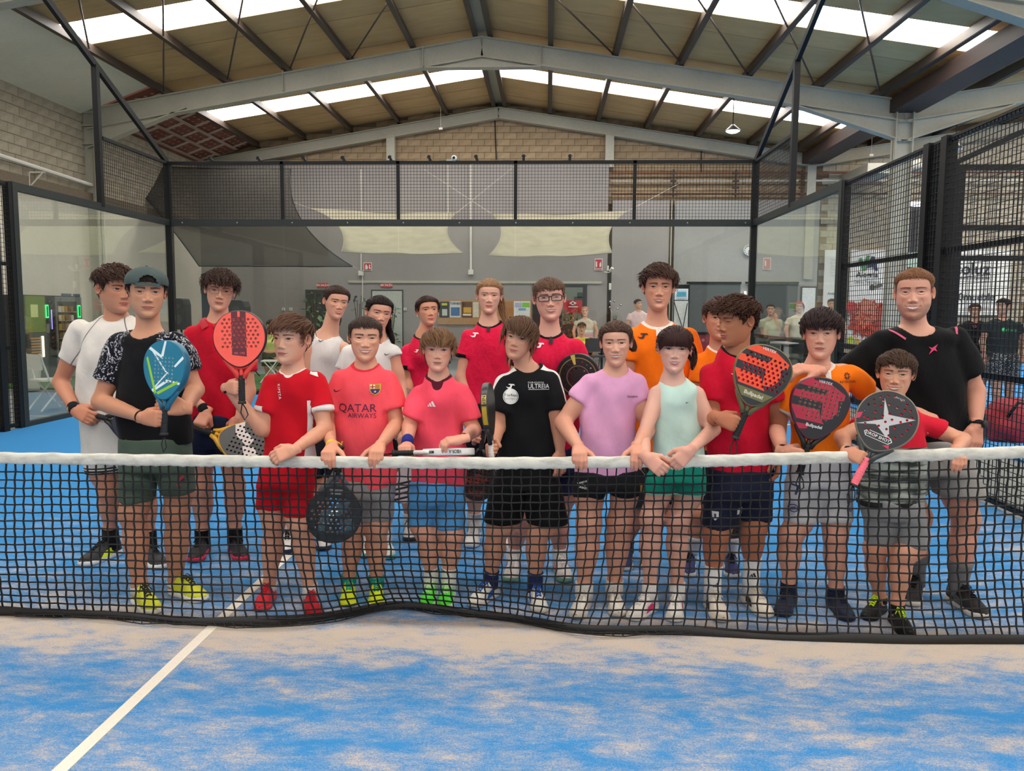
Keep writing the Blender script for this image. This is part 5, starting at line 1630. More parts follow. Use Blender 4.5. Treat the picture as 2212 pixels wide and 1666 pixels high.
    mb.build('throat', plain('throat_%d_%d_%d' % tuple(throat), throat, .4), root, True)
    V = []; N = 34; m = 14
    for i in range(N):
        y = .135*i/(N-1); r = .0165+.0009*math.sin(i*1.9)+(.002 if i < 2 else 0)
        V += [(r*math.cos(2*math.pi*j/m), y, r*.9*math.sin(2*math.pi*j/m)) for j in range(m)]
    F = [(j*m+i, j*m+(i+1) % m, (j+1)*m+(i+1) % m, (j+1)*m+i) for j in range(N-1) for i in range(m)]+[tuple(range(m)), tuple((N-1)*m+i for i in range(m))]
    g_ = mesh('grip', tr(V), F, plain('grip_%d_%d_%d' % tuple(gripc), gripc, .8), root, True)
    c_ = MB().tube(tr([(0, -.006, 0), (0, .006, 0)]), .0195*k, 14).build('butt_cap', plain('rubber_black', (28, 27, 28), .6), g_, True)
    if strap: MB().tube(tr([(0, -.002, 0), (.02, -.03, .01), (.03, -.06, .012), (.012, -.085, .01), (-.006, -.05, .006), (0, -.004, 0)]), .003*k, 6).build('wrist_strap', plain('strap', strap, .8), g_, True)
    for body, c, hgt, col, rot, sp_ in texts:
        Vt, Tt = text_mesh(body, hgt, True, spacing=sp_); r_ = math.radians(rot)
        Vt = np.stack([c[0]+Vt[:, 0]*math.cos(r_)-Vt[:, 1]*math.sin(r_), c[1]+Vt[:, 0]*math.sin(r_)+Vt[:, 1]*math.cos(r_), np.full(len(Vt), t2+.0008/k)], 1)
        tag(mesh('lettering', tr(Vt), Tt, plain('ink_%d_%d_%d' % tuple(col), col, .5, var=.02), root), kind='stuff')
    return root, tr, k, t2
S_HOLE = {'coral': (240, 150, 130), 'orange': (150, 40, 50), 'red': (205, 200, 196), 'drop': (200, 60, 100), 'hanging': (170, 172, 172), 'teal': (190, 215, 220)}
# ================================================================== THE PLAYERS
BLK, WHT, NAVY = (20, 20, 23), (226, 222, 218), (26, 30, 52)
JRED, ORG = (210, 24, 66), (248, 118, 18)
def hd(top, chin, **k): return dict(top=top, chin=chin, **k)
def arm(e, w, pose='relax', **k): return dict(e=e, w=w, pose=pose, **k)
OVER = dict(pose='over', x=(0, -1, -.32), z=(0, -.3, 1), wy=.062)
def sh(u, s, l, **k): return dict(upper=u, sole=s, lace=l, **k)
CROP = dict(n=750, len=.026, grav=.12, jit=.28, side=.55, w=.007)
person('p1', 'teenage boy in white T-shirt and pale grey shorts, behind the boy in the cap', dict(
    H=1.74, skin=(196, 139, 112), haircol=(58, 42, 36), feet=[((238, 1143), (172, 1226)), ((320, 1150), (352, 1232))], knee=[(233, 1062), (313, 1066)],
    head=hd((242, 571), (258, 677), th=.030, yaw=.50, tilt=.05, brow=1.2, frown=.4, nose=1.1, fade=.5, lips=1.1), neck=(248, 693), sh=[(158, 700), (334, 712)],
    arms=[arm((131, 826), (162, 886), 'drape', x=(.9, -.25, -.38), z=(-.1, -1, .35), wd=-.14, ed=.02), arm((352, 830), (330, 900))],
    rows=[(770, 176, 318), (830, 172, 310), (912, 174, 306)], shirt=dict(col=(214, 208, 202), sleeve=.58, masks=[('rag', -.003, .003, (120, 112, 112))], nd=.9, label='white raglan T-shirt with dark seam piping'),
    shorts=dict(waist=(900, 178, 304), crotch=985, hem=[(1022, 186, 262), (1022, 270, 350)], col=(196, 194, 190), masks=[('hz', .004, .012, BLK), ('hz', .02, .028, BLK), ('hz', .036, .044, BLK)]),
    socks=dict(h=0.008, col=BLK), shoes=sh((62, 62, 64), (226, 224, 218), BLK, accent=(208, 226, 20)),
    hairs=dict(fringe=0.036, n=620, len=.040, side=.28, fline=.058, sweep=(.1, -.6, 0), grav=.24, jit=.2, curl=.0025, sidelen=.35)))
person('p2', 'boy in a backwards grey-green cap, both hands on a teal racket', dict(
    H=1.68, skin=(198, 145, 116), haircol=(34, 28, 28), feet=[((302, 1268), (337, 1330)), ((380, 1262), (444, 1302))], knee=[(294, 1105), (374, 1110)],
    head=hd((312, 580), (322, 689), th=.009, tilt=.04, yaw=.05, brow=1.15, eye=(48, 32, 26), nosew=1.1, lid=.9, lips=1.15, cheek=.002), neck=(315, 727), sh=[(246, 726), (394, 722)],
    arms=[dict(e=(217, 868), w=(340, 900), grip=grip('teal', .16), ed=-.04, gx=(1, -.35, -.05)), arm((422, 842), (398, 882), 'drape', x=(-.92, -.35, .10), z=(.0, -1, .25), wy=.06)],
    rows=[(800, 256, 392), (870, 254, 400), (955, 258, 412)], shirt=dict(col=(22, 22, 25), sleeve=.66, pattern='camo', nd=1.25, nw=1.1, sw=1.12, label='black T-shirt with white swirls on the dark sleeves'),
    shorts=dict(waist=(945, 262, 410), crotch=1015, hem=[(1080, 264, 338), (1068, 346, 416)], col=(78, 94, 82)),
    socks=dict(h=0.005, col=(222, 220, 214)), shoes=sh((210, 214, 62), (230, 228, 220), (48, 46, 40), accent=(230, 228, 220), kind='toe'),
    hairs=dict(n=420, len=.022, side=1.0, fline=.052, nape=-.055, grav=.5, jit=.08, w=.007)))
person('p3', 'curly-haired boy with thin-framed glasses and a red polo, standing behind the coral racket', dict(
    H=1.68, skin=(212, 159, 136), haircol=(52, 38, 34), feet=[((437, 1146), (417, 1218)), ((507, 1142), (526, 1214))], knee=[(437, 1052), (506, 1052)],
    head=hd((480, 581), (471, 672), th=.030, yaw=.02, pitch=.02, brow=1.1, lid=.92, es=1.0), neck=(467, 697), sh=[(406, 708), (534, 706)],
    arms=[dict(e=(404, 826), w=(420, 900), grip=grip('yellow', .10), ed=.02), arm((537, 845), (516, 905), 'drape', x=(-.38, -.25, -.9), z=(.0, -1, .2), wd=-.10)],
    rows=[(770, 412, 530), (840, 416, 530), (908, 412, 524)], shirt=dict(col=(190, 16, 42), sleeve=.66, v=.6, nd=.8, tonal=.12, label='red polo shirt'),
    shorts=dict(waist=(898, 414, 522), crotch=965, hem=[(1002, 412, 464), (1002, 474, 528)], col=(28, 34, 58)),
    socks=dict(h=0.008, col=BLK), shoes=sh((44, 42, 44), (196, 46, 76), BLK, accent=(176, 32, 62), kind='toe'),
    hairs=dict(fringe=0.030, n=420, len=.060, curl=.0050, side=.75, fline=.060, sweep=(.25, -.3, 0), grav=.36, jit=.18, seg=8, sidelen=.75, w=.010)))
person('p4', 'boy in a red T-shirt with white cuffs holding up a coral racket, looking aside', dict(
    H=1.45, skin=(218, 167, 142), haircol=(82, 58, 46), feet=[((581, 1268), (560, 1324)), ((670, 1270), (680, 1340))], knee=[(588, 1132), (652, 1136)],
    head=hd((635, 678), (622, 786), th=.022, yaw=-.55, tilt=.02, gaze=(-.001, 0), brow=1.0, es=1.06, nose=.85, earout=6, frown=.2), neck=(628, 806), sh=[(576, 812), (698, 812)],
    arms=[dict(e=(566, 928), w=(538, 868), grip=grip('coral', .16), ed=-.05, gx=(.8, -.6, 0)), arm((702, 928), (634, 972), 'drape', x=(-.95, -.35, -.35), z=(.05, -.9, .45), wy=-.03, ed=-.06)],
    rows=[(880, 580, 686), (940, 572, 684), (1008, 562, 680)], shirt=dict(col=(196, 20, 36), sleeve=.64, sw=1.1, v=.5, nd=.8, masks=[('nk', -.02, .012, WHT), ('cf', -.02, .024, WHT), ('sp', .74, 1.6, WHT)], label='red sports shirt with white cuffs and side panel'),
    shorts=dict(waist=(1000, 562, 682), crotch=1052, hem=[(1100, 552, 612), (1114, 614, 676)], col=(196, 22, 38)),
    socks=dict(h=0.018, col=WHT), shoes=sh((206, 44, 58), (210, 70, 78), (196, 40, 54)),
    hairs=dict(fringe=0.034, n=480, len=.058, side=.75, fline=.060, sweep=(-.7, -.5, .1), grav=.26, jit=.13, curl=.001, sidelen=.45, w=.009)))
person('p5', 'smiling girl with tied-back brown hair in a white sleeveless top, head leaning', dict(
    H=1.64, skin=(214, 163, 138), haircol=(60, 44, 38), feet=[((623, 1150), (618, 1199)), ((697, 1146), (700, 1192))], knee=[(640, 1075), (690, 1075)],
    head=hd((731, 617), (722, 690), jaw=.93, lipc=(192, 92, 98), lash=1.0, es=1.12, th=.015, yaw=.28, tilt=.14, smile=.9, open=.6, brow=0.84, nose=.74), neck=(703, 726), sh=[(660, 736), (756, 738)],
    arms=[arm((664, 830), (668, 900)), arm((756, 822), (752, 900))], arm=.85, dY=.14,
    rows=[(790, 664, 750), (850, 664, 750), (950, 656, 756)], shirt=dict(col=(214, 210, 208), sleeve=0, nd=1.3, label='white sleeveless sports top'), depth=.62,
    shorts=dict(waist=(940, 660, 752), crotch=1000, hem=[(1030, 656, 704), (1030, 708, 756)], col=(40, 40, 46)),
    socks=dict(h=0.045, col=WHT), shoes=sh((222, 220, 214), (40, 52, 84), BLK),
    hairs=dict(n=420, len=.12, tie=(0, .115, .03), fline=.066, burn=.0, jit=.05, grav=0, w=.007, tails=[dict(pts=[(0, .112, .03), (.04, .13, -.02), (.055, .10, -.10), (.06, .085, -.16)], r=.026, n=80)])))
person('p6', 'dark-haired girl in a white top, half hidden behind the boy in bright pink', dict(
    H=1.6, skin=(212, 161, 138), haircol=(38, 30, 30), feet=[((795, 1146), (790, 1208)), ((832, 1146), (841, 1211))], knee=[(795, 1075), (830, 1075)],
    head=hd((812, 639), (826, 716), jaw=.93, lipc=(192, 92, 98), lash=1.0, es=1.12, nose=.76, th=.015, yaw=.22, tilt=.16, smile=.7, brow=0.88, lid=.9), neck=(812, 740), sh=[(744, 752), (862, 748)],
    arms=[arm((728, 840), (736, 905)), dict(e=(868, 838), w=(868, 905), grip=grip('stripe', .1))], arm=.9,
    rows=[(805, 750, 856), (860, 750, 856), (950, 746, 860)], shirt=dict(col=(212, 210, 208), sleeve=[.5, .12], label='white sports top'),
    shorts=dict(waist=(940, 750, 858), crotch=1000, hem=[(1040, 752, 800), (1040, 804, 858)], col=(44, 44, 50)),
    socks=dict(h=0.030, col=WHT), shoes=sh((216, 220, 214), (96, 190, 170), WHT, accent=(80, 180, 160)),
    hairs=dict(n=460, len=.13, tie=(0, .118, .02), fline=.066, burn=.0, jit=.04, grav=0, w=.007, tails=[dict(pts=[(0, .115, .02), (.07, .08, -.03), (.075, .02, -.09), (.115, .02, -.16), (.125, .02, -.2)], r=.022, n=80)])))
person('p7', 'smiling boy in a bright pink football shirt with a club crest, hands on the net', dict(
    H=1.47, skin=(218, 163, 136), haircol=(54, 42, 38), feet=[((753, 1254), (753, 1313)), ((813, 1256), (813, 1316))], knee=[(764, 1135), (813, 1142)],
    head=hd((790, 684), (788, 781), th=.010, yaw=.02, smile=.95, open=.85, brow=1.15, cheek=.004, nose=.85, es=1.08, earout=8, fw=1.12), neck=(788, 796), sh=[(722, 806), (852, 806)],
    arms=[arm((706, 920), (717, 964), **OVER), arm((858, 916), (820, 963), **OVER)],
    rows=[(875, 722, 842), (940, 722, 848), (1000, 730, 852), (1049, 732, 856)], shirt=dict(col=(248, 86, 98), sleeve=.66, sw=1.12, nd=.95, masks=[('nk', -.02, .014, (222, 52, 70))], label='bright pink football shirt'),
    shorts=dict(waist=(1038, 736, 852), crotch=1075, hem=[(1124, 730, 790), (1124, 786, 848)], col=(146, 144, 144)),
    socks=dict(h=0.028, col=(24, 140, 130)), shoes=sh((206, 226, 20), (226, 236, 60), (30, 150, 136), collar=(28, 150, 136)),
    hairs=dict(CROP, fringe=.056, fline=.068, th=.01)))
person('p8', 'girl with dark centre-parted hair and pearl earrings in a red jersey', dict(
    H=1.6, skin=(206, 151, 124), haircol=(58, 40, 36), feet=[((884, 1118), (886, 1172)), ((946, 1116), (953, 1170))], knee=[(886, 1050), (940, 1050)],
    head=hd((922, 639), (927, 706), jaw=.93, lipc=(192, 92, 98), lash=1.0, es=1.12, nose=.76, th=.015, yaw=.22, pitch=-.08, brow=1.00, frown=.3, lips=1.1, lid=.92), neck=(914, 727), sh=[(872, 748), (956, 740)],
    arms=[dict(e=(882, 826), w=(876, 888), grip=grip('grey', .12)), arm((964, 820), (968, 885))], arm=.85,
    rows=[(795, 884, 952), (850, 884, 952), (930, 880, 958)], shirt=dict(col=JRED, sleeve=.56, tonal=.3, v=.5, masks=[('nk', -.02, .012, BLK), ('cf', -.02, .02, BLK)], label='red jersey with black collar and cuffs'),
    shorts=dict(waist=(922, 882, 956), crotch=980, hem=[(1010, 880, 918), (1010, 922, 960)], col=(34, 34, 40)),
    socks=dict(h=0.030, col=WHT), shoes=sh((206, 204, 200), (60, 60, 62), BLK, accent=BLK),
    hairs=dict(n=420, len=.13, tie=(0, .115, -.01), fline=.066, burn=-.01, jit=.03, grav=0.05, w=.007)))
person('p9', 'boy with shaggy light-brown hair and pink V-neck shirt, hand on a white racket', dict(
    H=1.42, skin=(220, 167, 146), haircol=(92, 66, 48), feet=[((931, 1240), (918, 1318)), ((969, 1240), (958, 1320))], knee=[(922, 1155), (977, 1158)],
    head=hd((948, 708), (945, 803), th=.022, yaw=-.02, brow=.85, browa=.7, es=1.08, nose=.8, blush=.7, lips=1.0), neck=(946, 818), sh=[(894, 836), (1010, 834)],
    arms=[dict(e=(884, 922), w=(880, 950), grip=grip('white', .13), ed=-.06, gx=(.1, -1, 0)), arm((1024, 930), (1000, 948), 'drape', x=(-1, -.35, -.12), z=(0, -.25, 1), wy=.03)],
    rows=[(900, 902, 1002), (950, 896, 1006), (1000, 888, 1008), (1049, 884, 1008)], shirt=dict(col=(242, 80, 102), sleeve=.76, sw=1.1, v=1.1, nd=.9, masks=[('nk', -.02, .016, (84, 26, 40))], label='pink shirt with dark V-neck collar'),
    shorts=dict(waist=(1040, 884, 1006), crotch=1085, hem=[(1136, 882, 938), (1141, 940, 1004)], col=(84, 154, 212)),
    socks=dict(h=0.032, col=(226, 224, 218), band=(36, 40, 60)), shoes=sh((86, 232, 60), (224, 236, 214), (210, 236, 190), accent=(224, 232, 210)),
    hairs=dict(fringe=0.020, n=480, len=.080, fline=.060, side=1.0, crown=(0, .05, .105), sweep=(.45, -.8, 0), grav=.34, hang=True, jit=.16, tip=(146, 110, 78), sidelen=.62, w=.010, nape=-.07)))
person('p10', 'tall girl with a blond ponytail and red jersey with black trim, smiling', dict(
    H=1.74, skin=(218, 171, 150), haircol=(140, 106, 78), feet=[((1024, 1110), (1016, 1186)), ((1092, 1110), (1097, 1188))], knee=[(1026, 1040), (1085, 1040)],
    head=hd((1059, 602), (1055, 679), jaw=.93, lipc=(192, 92, 98), lash=1.0, es=1.12, nose=.76, th=.015, tilt=.03, smile=.35, brow=0.68, browa=.75, eye=(70, 66, 52), blush=.5, lips=1.0), neck=(1056, 702), sh=[(1002, 716), (1112, 716)],
    arms=[dict(e=(996, 815), w=(1010, 880), grip=grip('rust', .1)), arm((1118, 812), (1114, 880))], arm=.86,
    rows=[(775, 1006, 1108), (830, 1008, 1106), (880, 1004, 1110)], shirt=dict(col=JRED, sleeve=.52, tonal=.3, v=.5, masks=[('nk', -.02, .014, BLK), ('cf', -.02, .022, BLK)], label='red jersey with black collar and cuffs'),
    shorts=dict(waist=(872, 1008, 1106), crotch=935, hem=[(985, 1004, 1054), (985, 1058, 1110)], col=(30, 30, 34)),
    socks=dict(h=0.010, col=WHT), shoes=sh((224, 222, 218), (214, 212, 206), WHT, accent=(180, 180, 180)),
    hairs=dict(n=440, len=.12, tie=(.01, .115, .04), fline=.066, burn=.0, jit=.05, grav=0, w=.006, tip=(176, 140, 104), tails=[dict(pts=[(.01, .112, .04), (.07, .10, -.02), (.10, .03, -.12), (.125, -.02, -.24)], r=.030, n=90)])))
person('p11', 'boy with chin-length brown hair in a black jersey with white shoulders, head cocked', dict(
    H=1.47, skin=(204, 151, 126), haircol=(70, 50, 40), feet=[((1060, 1246), (1016, 1314)), ((1156, 1250), (1170, 1328))], knee=[(1074, 1145), (1160, 1150)],
    head=hd((1126, 683), (1117, 778), th=.024, tilt=.20, yaw=-.22, brow=1.0, es=1.1, nose=.85, smile=.15), neck=(1141, 800), sh=[(1076, 812), (1206, 808)],
    arms=[dict(e=(1074, 922), w=(1064, 968), grip=grip('gold', .17), ed=-.05, gx=(-.3, -1, 0)), arm((1207, 920), (1210, 978), 'relax', z=(.5, -.8, 0))],
    rows=[(880, 1086, 1192), (940, 1076, 1194), (1008, 1070, 1196)], shirt=dict(col=(22, 22, 25), sleeve=.66, sw=1.1, masks=[('tp', -1, .030, WHT), ('nk', -.02, .012, (22, 22, 24))], label='black jersey with white shoulder panels'),
    shorts=dict(waist=(998, 1072, 1196), crotch=1052, hem=[(1128, 1044, 1128), (1130, 1138, 1228)], col=(17, 17, 19)),
    socks=dict(h=0.035, col=(34, 44, 84), band=(190, 196, 210)), shoes=sh((220, 216, 206), (206, 200, 190), (30, 84, 168), accent=(30, 84, 168), collar=(30, 84, 168)),
    hairs=dict(fslope=-.35, fringe=0.022, n=480, len=.088, fline=.062, side=1.0, crown=(.02, .05, .105), sweep=(.35, -.5, 0), grav=.3, hang=True, jit=.13, tip=(128, 96, 70), w=.010, nape=-.085)))
person('p12', 'smiling boy with rectangular black glasses in a red jersey', dict(
    H=1.62, skin=(220, 167, 150), haircol=(88, 66, 54), feet=[((1110, 1196), (1102, 1262)), ((1210, 1196), (1224, 1262))], knee=[(1122, 1112), (1206, 1112)],
    head=hd((1184, 599), (1190, 694), th=.012, yaw=.05, smile=.8, open=.5, brow=.9, nose=.9, earout=10, blush=.7, es=.98), neck=(1187, 724), sh=[(1126, 742), (1254, 736)],
    arms=[arm((1106, 838), (1112, 900)), dict(e=(1262, 836), w=(1268, 890), grip=grip('round', .12), ed=.02)],
    rows=[(810, 1130, 1248), (880, 1130, 1248), (975, 1128, 1250)], shirt=dict(col=JRED, sleeve=.5, tonal=.3, masks=[('nk', -.02, .015, BLK), ('cf', -.02, .02, BLK)], label='red jersey with black collar'),
    shorts=dict(waist=(965, 1130, 1248), crotch=1020, hem=[(1065, 1122, 1184), (1065, 1190, 1254)], col=(34, 38, 70)),
    socks=dict(h=0.035, col=(220, 214, 210)), shoes=sh((228, 222, 218), (120, 170, 150), WHT, accent=(232, 110, 80)),
    hairs=dict(fslope=.25, fringe=0.034, n=620, len=.036, fline=.058, side=.5, sweep=(.35, -.6, .1), grav=.2, jit=.2, sidelen=.5, w=.007)))
person('p13', 'smiling girl in a lilac T-shirt and black shorts with both hands on the net', dict(
    H=1.5, skin=(216, 163, 140), haircol=(74, 54, 46), feet=[((1262, 1268), (1243, 1341)), ((1327, 1262), (1336, 1336))], knee=[(1272, 1132), (1339, 1130)],
    head=hd((1330, 693), (1331, 792), jaw=.93, lipc=(192, 92, 98), lash=1.0, th=.015, yaw=-.03, smile=.85, open=.6, brow=0.76, cheek=.005, nose=.74, es=1.14, fw=1.06, blush=.6), neck=(1331, 808), sh=[(1256, 814), (1390, 816)],
    arms=[arm((1216, 914), (1250, 966), **OVER), arm((1404, 920), (1376, 966), **OVER)], arm=1.08, leg=1.12,
    rows=[(880, 1258, 1378), (940, 1250, 1376), (1027, 1240, 1378)], shirt=dict(col=(218, 158, 196), sleeve=.42, nd=1.1, label='lilac T-shirt'), shd=(-.0, 0),
    shorts=dict(waist=(1018, 1242, 1376), crotch=1055, hem=[(1072, 1236, 1310), (1070, 1314, 1384)], col=(30, 29, 32)),
    socks=dict(h=0.022, col=(226, 222, 216)), shoes=sh((214, 206, 196), (204, 196, 186), (210, 202, 192), accent=(190, 180, 170)),
    hairs=dict(n=460, len=.12, tie=(0, .118, .05), fline=.066, burn=-.012, jit=.05, grav=0, w=.007, tails=[dict(pts=[(0, .115, .05), (.06, .12, .02), (.085, .09, -.03), (.092, .07, -.05)], r=.028, n=60)])))
person('p14', 'tall boy with tousled brown hair in an orange jersey, mouth open', dict(
    H=1.76, skin=(212, 157, 132), haircol=(60, 42, 36), feet=[((1352, 1176), (1346, 1236)), ((1398, 1176), (1404, 1236))], knee=[(1376, 1080), (1430, 1080)],
    head=hd((1424, 569), (1421, 672), fw=1.06, th=.030, yaw=.06, tilt=.02, smile=.25, open=.7, brow=1.2, nose=.95, es=1.0, earout=4), neck=(1420, 706), sh=[(1352, 716), (1500, 712)],
    arms=[dict(e=(1350, 826), w=(1356, 905), grip=grip('amber', .1)), arm((1504, 822), (1500, 905))],
    rows=[(790, 1362, 1492), (860, 1362, 1492), (980, 1358, 1494)], shirt=dict(col=ORG, sleeve=.5, tonal=.12, nd=.9, masks=[('nk', -.02, .020, (228, 216, 208))], label='orange jersey with white collar'),
    shorts=dict(waist=(970, 1362, 1492), crotch=1030, hem=[(1085, 1350, 1420), (1085, 1426, 1498)], col=(40, 42, 60)),
    socks=dict(h=0.030, col=(60, 66, 96)), shoes=sh((44, 54, 100), (214, 212, 208), BLK),
    hairs=dict(fringe=.046, n=520, len=.052, fline=.066, side=.75, sweep=(.75, -.5, .15), grav=.20, jit=.13, curl=.0015, sidelen=.55, w=.009)))
person('p15', 'girl with a dark fringe in a mint sleeveless top, hands over the net', dict(
    H=1.44, skin=(222, 175, 158), haircol=(58, 40, 38), feet=[((1404, 1270), (1360, 1343)), ((1463, 1268), (1455, 1347))], knee=[(1406, 1118), (1464, 1124)],
    head=hd((1461, 704), (1454, 806), jaw=.93, lipc=(192, 92, 98), lash=1.0, th=.015, tilt=.03, yaw=.04, smile=.55, open=.5, brow=0.64, nose=.74, es=1.14, blush=.6), neck=(1455, 830), sh=[(1404, 834), (1520, 834)],
    arms=[arm((1388, 950), (1396, 988), 'drape', x=(.75, -.3, -.6), z=(-.2, -1, .2), wy=-.03, ed=-.12), arm((1541, 928), (1490, 974), 'drape', x=(-.75, -.12, -.75), z=(.1, -1, .2), wy=-.035, ed=-.06)], arm=.92,
    rows=[(885, 1414, 1514), (950, 1410, 1516), (1012, 1404, 1520)], shirt=dict(col=(194, 222, 212), sleeve=0, nd=.95, label='mint sleeveless top'), depth=.66,
    shorts=dict(waist=(1002, 1404, 1522), crotch=1040, hem=[(1066, 1388, 1454), (1068, 1456, 1524)], col=(24, 132, 112), masks=[('hz', -.02, .012, (150, 214, 190))]),
    socks=dict(h=0.022, col=(226, 222, 218)), shoes=sh((222, 216, 208), (226, 220, 214), WHT, accent=(214, 50, 110)),
    hairs=dict(n=420, len=.10, tie=(0, .118, .055), fline=.066, burn=-.02, jit=.05, grav=0, w=.008, bang=True, tails=[dict(pts=[(0, .115, .055), (.07, .10, .02), (.092, .06, -.05), (.09, .04, -.10)], r=.026, n=60)])))
person('p16', 'boy in an orange jersey, face half covered by the curly-haired boy', dict(
    H=1.55, skin=(206, 149, 124), haircol=(66, 48, 42), feet=[((1490, 1196), (1484, 1250)), ((1578, 1198), (1584, 1252))], knee=[(1510, 1112), (1576, 1112)],
    head=hd((1556, 640), (1553, 735), th=.022, yaw=.12, brow=1.1, smile=.3, earout=10), neck=(1558, 756), sh=[(1506, 768), (1624, 768)],
    arms=[arm((1502, 860), (1510, 930)), dict(e=(1622, 868), w=(1600, 930), grip=grip('dark', .1))], stub=[(1502, 860), (1626, 860)],
    rows=[(830, 1514, 1616), (890, 1514, 1616), (985, 1508, 1622)], shirt=dict(col=ORG, sleeve=[.6, .6], tonal=.12, nd=1.0, masks=[('nk', -.02, .014, (228, 216, 208))], label='orange jersey with white collar'),
    shorts=dict(waist=(975, 1510, 1620), crotch=1030, hem=[(1090, 1506, 1560), (1090, 1566, 1622)], col=(40, 42, 60)),
    socks=dict(h=0.110, col=(200, 200, 204)), shoes=sh((60, 62, 110), (206, 204, 200), BLK),
    hairs=dict(fringe=0.026, n=460, len=.045, fline=.054, side=.7, sweep=(.4, -.5, .1), grav=.22, jit=.3, sidelen=.5)))
person('p17', 'curly-haired boy in a red jersey and navy shorts, eyes lowered, holding an orange-arrow racket', dict(
    H=1.6, skin=(180, 119, 88), haircol=(56, 38, 32), tan=(.95, .88, .84), feet=[((1540, 1240), (1563, 1348)), ((1624, 1222), (1661, 1338))], knee=[(1546, 1150), (1630, 1146)],
    head=hd((1606, 639), (1578, 746), th=.026, yaw=-.92, tilt=.02, pitch=.10, lid=.50, brow=1.0, nose=.85, nosew=1.25, lips=1.45, es=1.0, fade=.55), neck=(1594, 764), sh=[(1522, 792), (1668, 788)],
    arms=[dict(e=(1538, 905), w=(1560, 920), grip=grip('orange', .13), ed=-.05, gx=(.8, -.6, 0)), arm((1682, 905), (1681, 980), 'relax', z=(1, -.2, 0))],
    rows=[(870, 1530, 1662), (940, 1528, 1666), (1024, 1528, 1670)], shirt=dict(col=(202, 18, 48), sleeve=.62, tonal=.12, masks=[('nk', -.02, .012, BLK)], label='red jersey with black collar'),
    shorts=dict(waist=(1014, 1530, 1668), crotch=1075, hem=[(1136, 1514, 1586), (1124, 1598, 1670)], col=(32, 36, 56)),
    socks=dict(h=0.042, col=(232, 230, 226)), shoes=sh((216, 206, 192), (206, 196, 182), (212, 204, 190), accent=(40, 42, 44)),
    hairs=dict(fringe=0.034, n=560, len=.042, curl=.0062, fline=.056, side=.30, sweep=(-.1, -.5, .1), grav=.22, jit=.2, seg=9, sidelen=.25, w=.009, tip=(96, 66, 50))))
person('p18', 'boy with dark fringe, orange jersey and white shorts, holding a black and red racket', dict(
    H=1.53, skin=(218, 165, 144), haircol=(44, 34, 34), feet=[((1704, 1262), (1686, 1335)), ((1806, 1272), (1835, 1346))], knee=[(1710, 1156), (1804, 1158)],
    head=hd((1776, 664), (1772, 776), th=.026, yaw=-.06, gaze=(0, -.0012), lid=.86, brow=1.1, nose=.82, freckle=.4, frown=.4, es=1.05, earout=6, fw=1.06), neck=(1768, 796), sh=[(1706, 806), (1848, 794)],
    arms=[dict(e=(1676, 926), w=(1716, 964), grip=grip('red', .16), ed=-.03, gx=(.9, -.5, 0)), arm((1912, 872), (1990, 893), 'drape', x=(.95, -.15, -.35), z=(0, -.35, 1), wd=-.02, ed=.10)],
    rows=[(870, 1712, 1836), (930, 1706, 1836), (985, 1702, 1838)], shirt=dict(col=(250, 122, 20), sleeve=[.68, .52], sw=1.08, tonal=.08, nd=1.0, masks=[('nk', -.02, .016, (226, 216, 208)), ('cf', -.02, .008, (226, 216, 208))], label='orange jersey with white collar'),
    shorts=dict(waist=(976, 1704, 1836), crotch=1050, hem=[(1128, 1692, 1762), (1124, 1768, 1842)], col=(198, 196, 198)),
    socks=dict(h=0.012, col=(38, 42, 64)), shoes=sh((38, 42, 62), (36, 40, 58), (30, 34, 52)),
    hairs=dict(fringe=0.021, n=500, len=.075, fline=.056, side=.7, crown=(-.02, .04, .11), sweep=(-.4, -.8, 0), grav=.22, jit=.18, sidelen=.4, w=.010)))
person('p19', 'smallest boy, grinning, red and grey T-shirt, racket with a pink grip in hand', dict(
    H=1.34, skin=(216, 161, 134), haircol=(62, 46, 38), feet=[((1900, 1290), (1869, 1342)), ((1938, 1304), (1962, 1378))], knee=[(1896, 1190), (1944, 1192)],
    head=hd((1938, 756), (1932, 861), th=.020, yaw=-.02, tilt=.03, smile=1.0, open=.75, brow=1.0, nose=.78, es=1.05, earout=14, fw=1.08), neck=(1936, 876), sh=[(1862, 896), (2010, 900)],
    arms=[dict(e=(1818, 944), w=(1846, 980), grip=grip('drop', .27), ed=-.08, gx=(.7, -.7, 0)), arm((2080, 950), (2066, 974), **dict(OVER, x=(-.25, -1, -.42), wy=.05))],
    rows=[(960, 1868, 2000), (1020, 1860, 1996), (1088, 1856, 1996)], shirt=dict(col=(56, 60, 58), sleeve=.48, sw=1.0, pattern='fade', masks=[('tp', -1, .024, (214, 206, 200)), ('hz', .285, .60, (206, 32, 54)), ('hz', -.05, .022, (40, 42, 40))], label='grey and black faded T-shirt with red shoulders'),
    shorts=dict(waist=(1078, 1860, 1992), crotch=1120, hem=[(1180, 1872, 1930), (1180, 1932, 1998)], col=(138, 138, 138)),
    socks=dict(h=0.000, col=(30, 30, 32)), shoes=sh((34, 34, 34), (30, 30, 30), (200, 236, 30)),
    hairs=dict(fringe=0.040, n=520, len=.050, fline=.056, side=.7, sweep=(.5, -.6, .1), grav=.2, jit=.25, sidelen=.5, w=.009)))
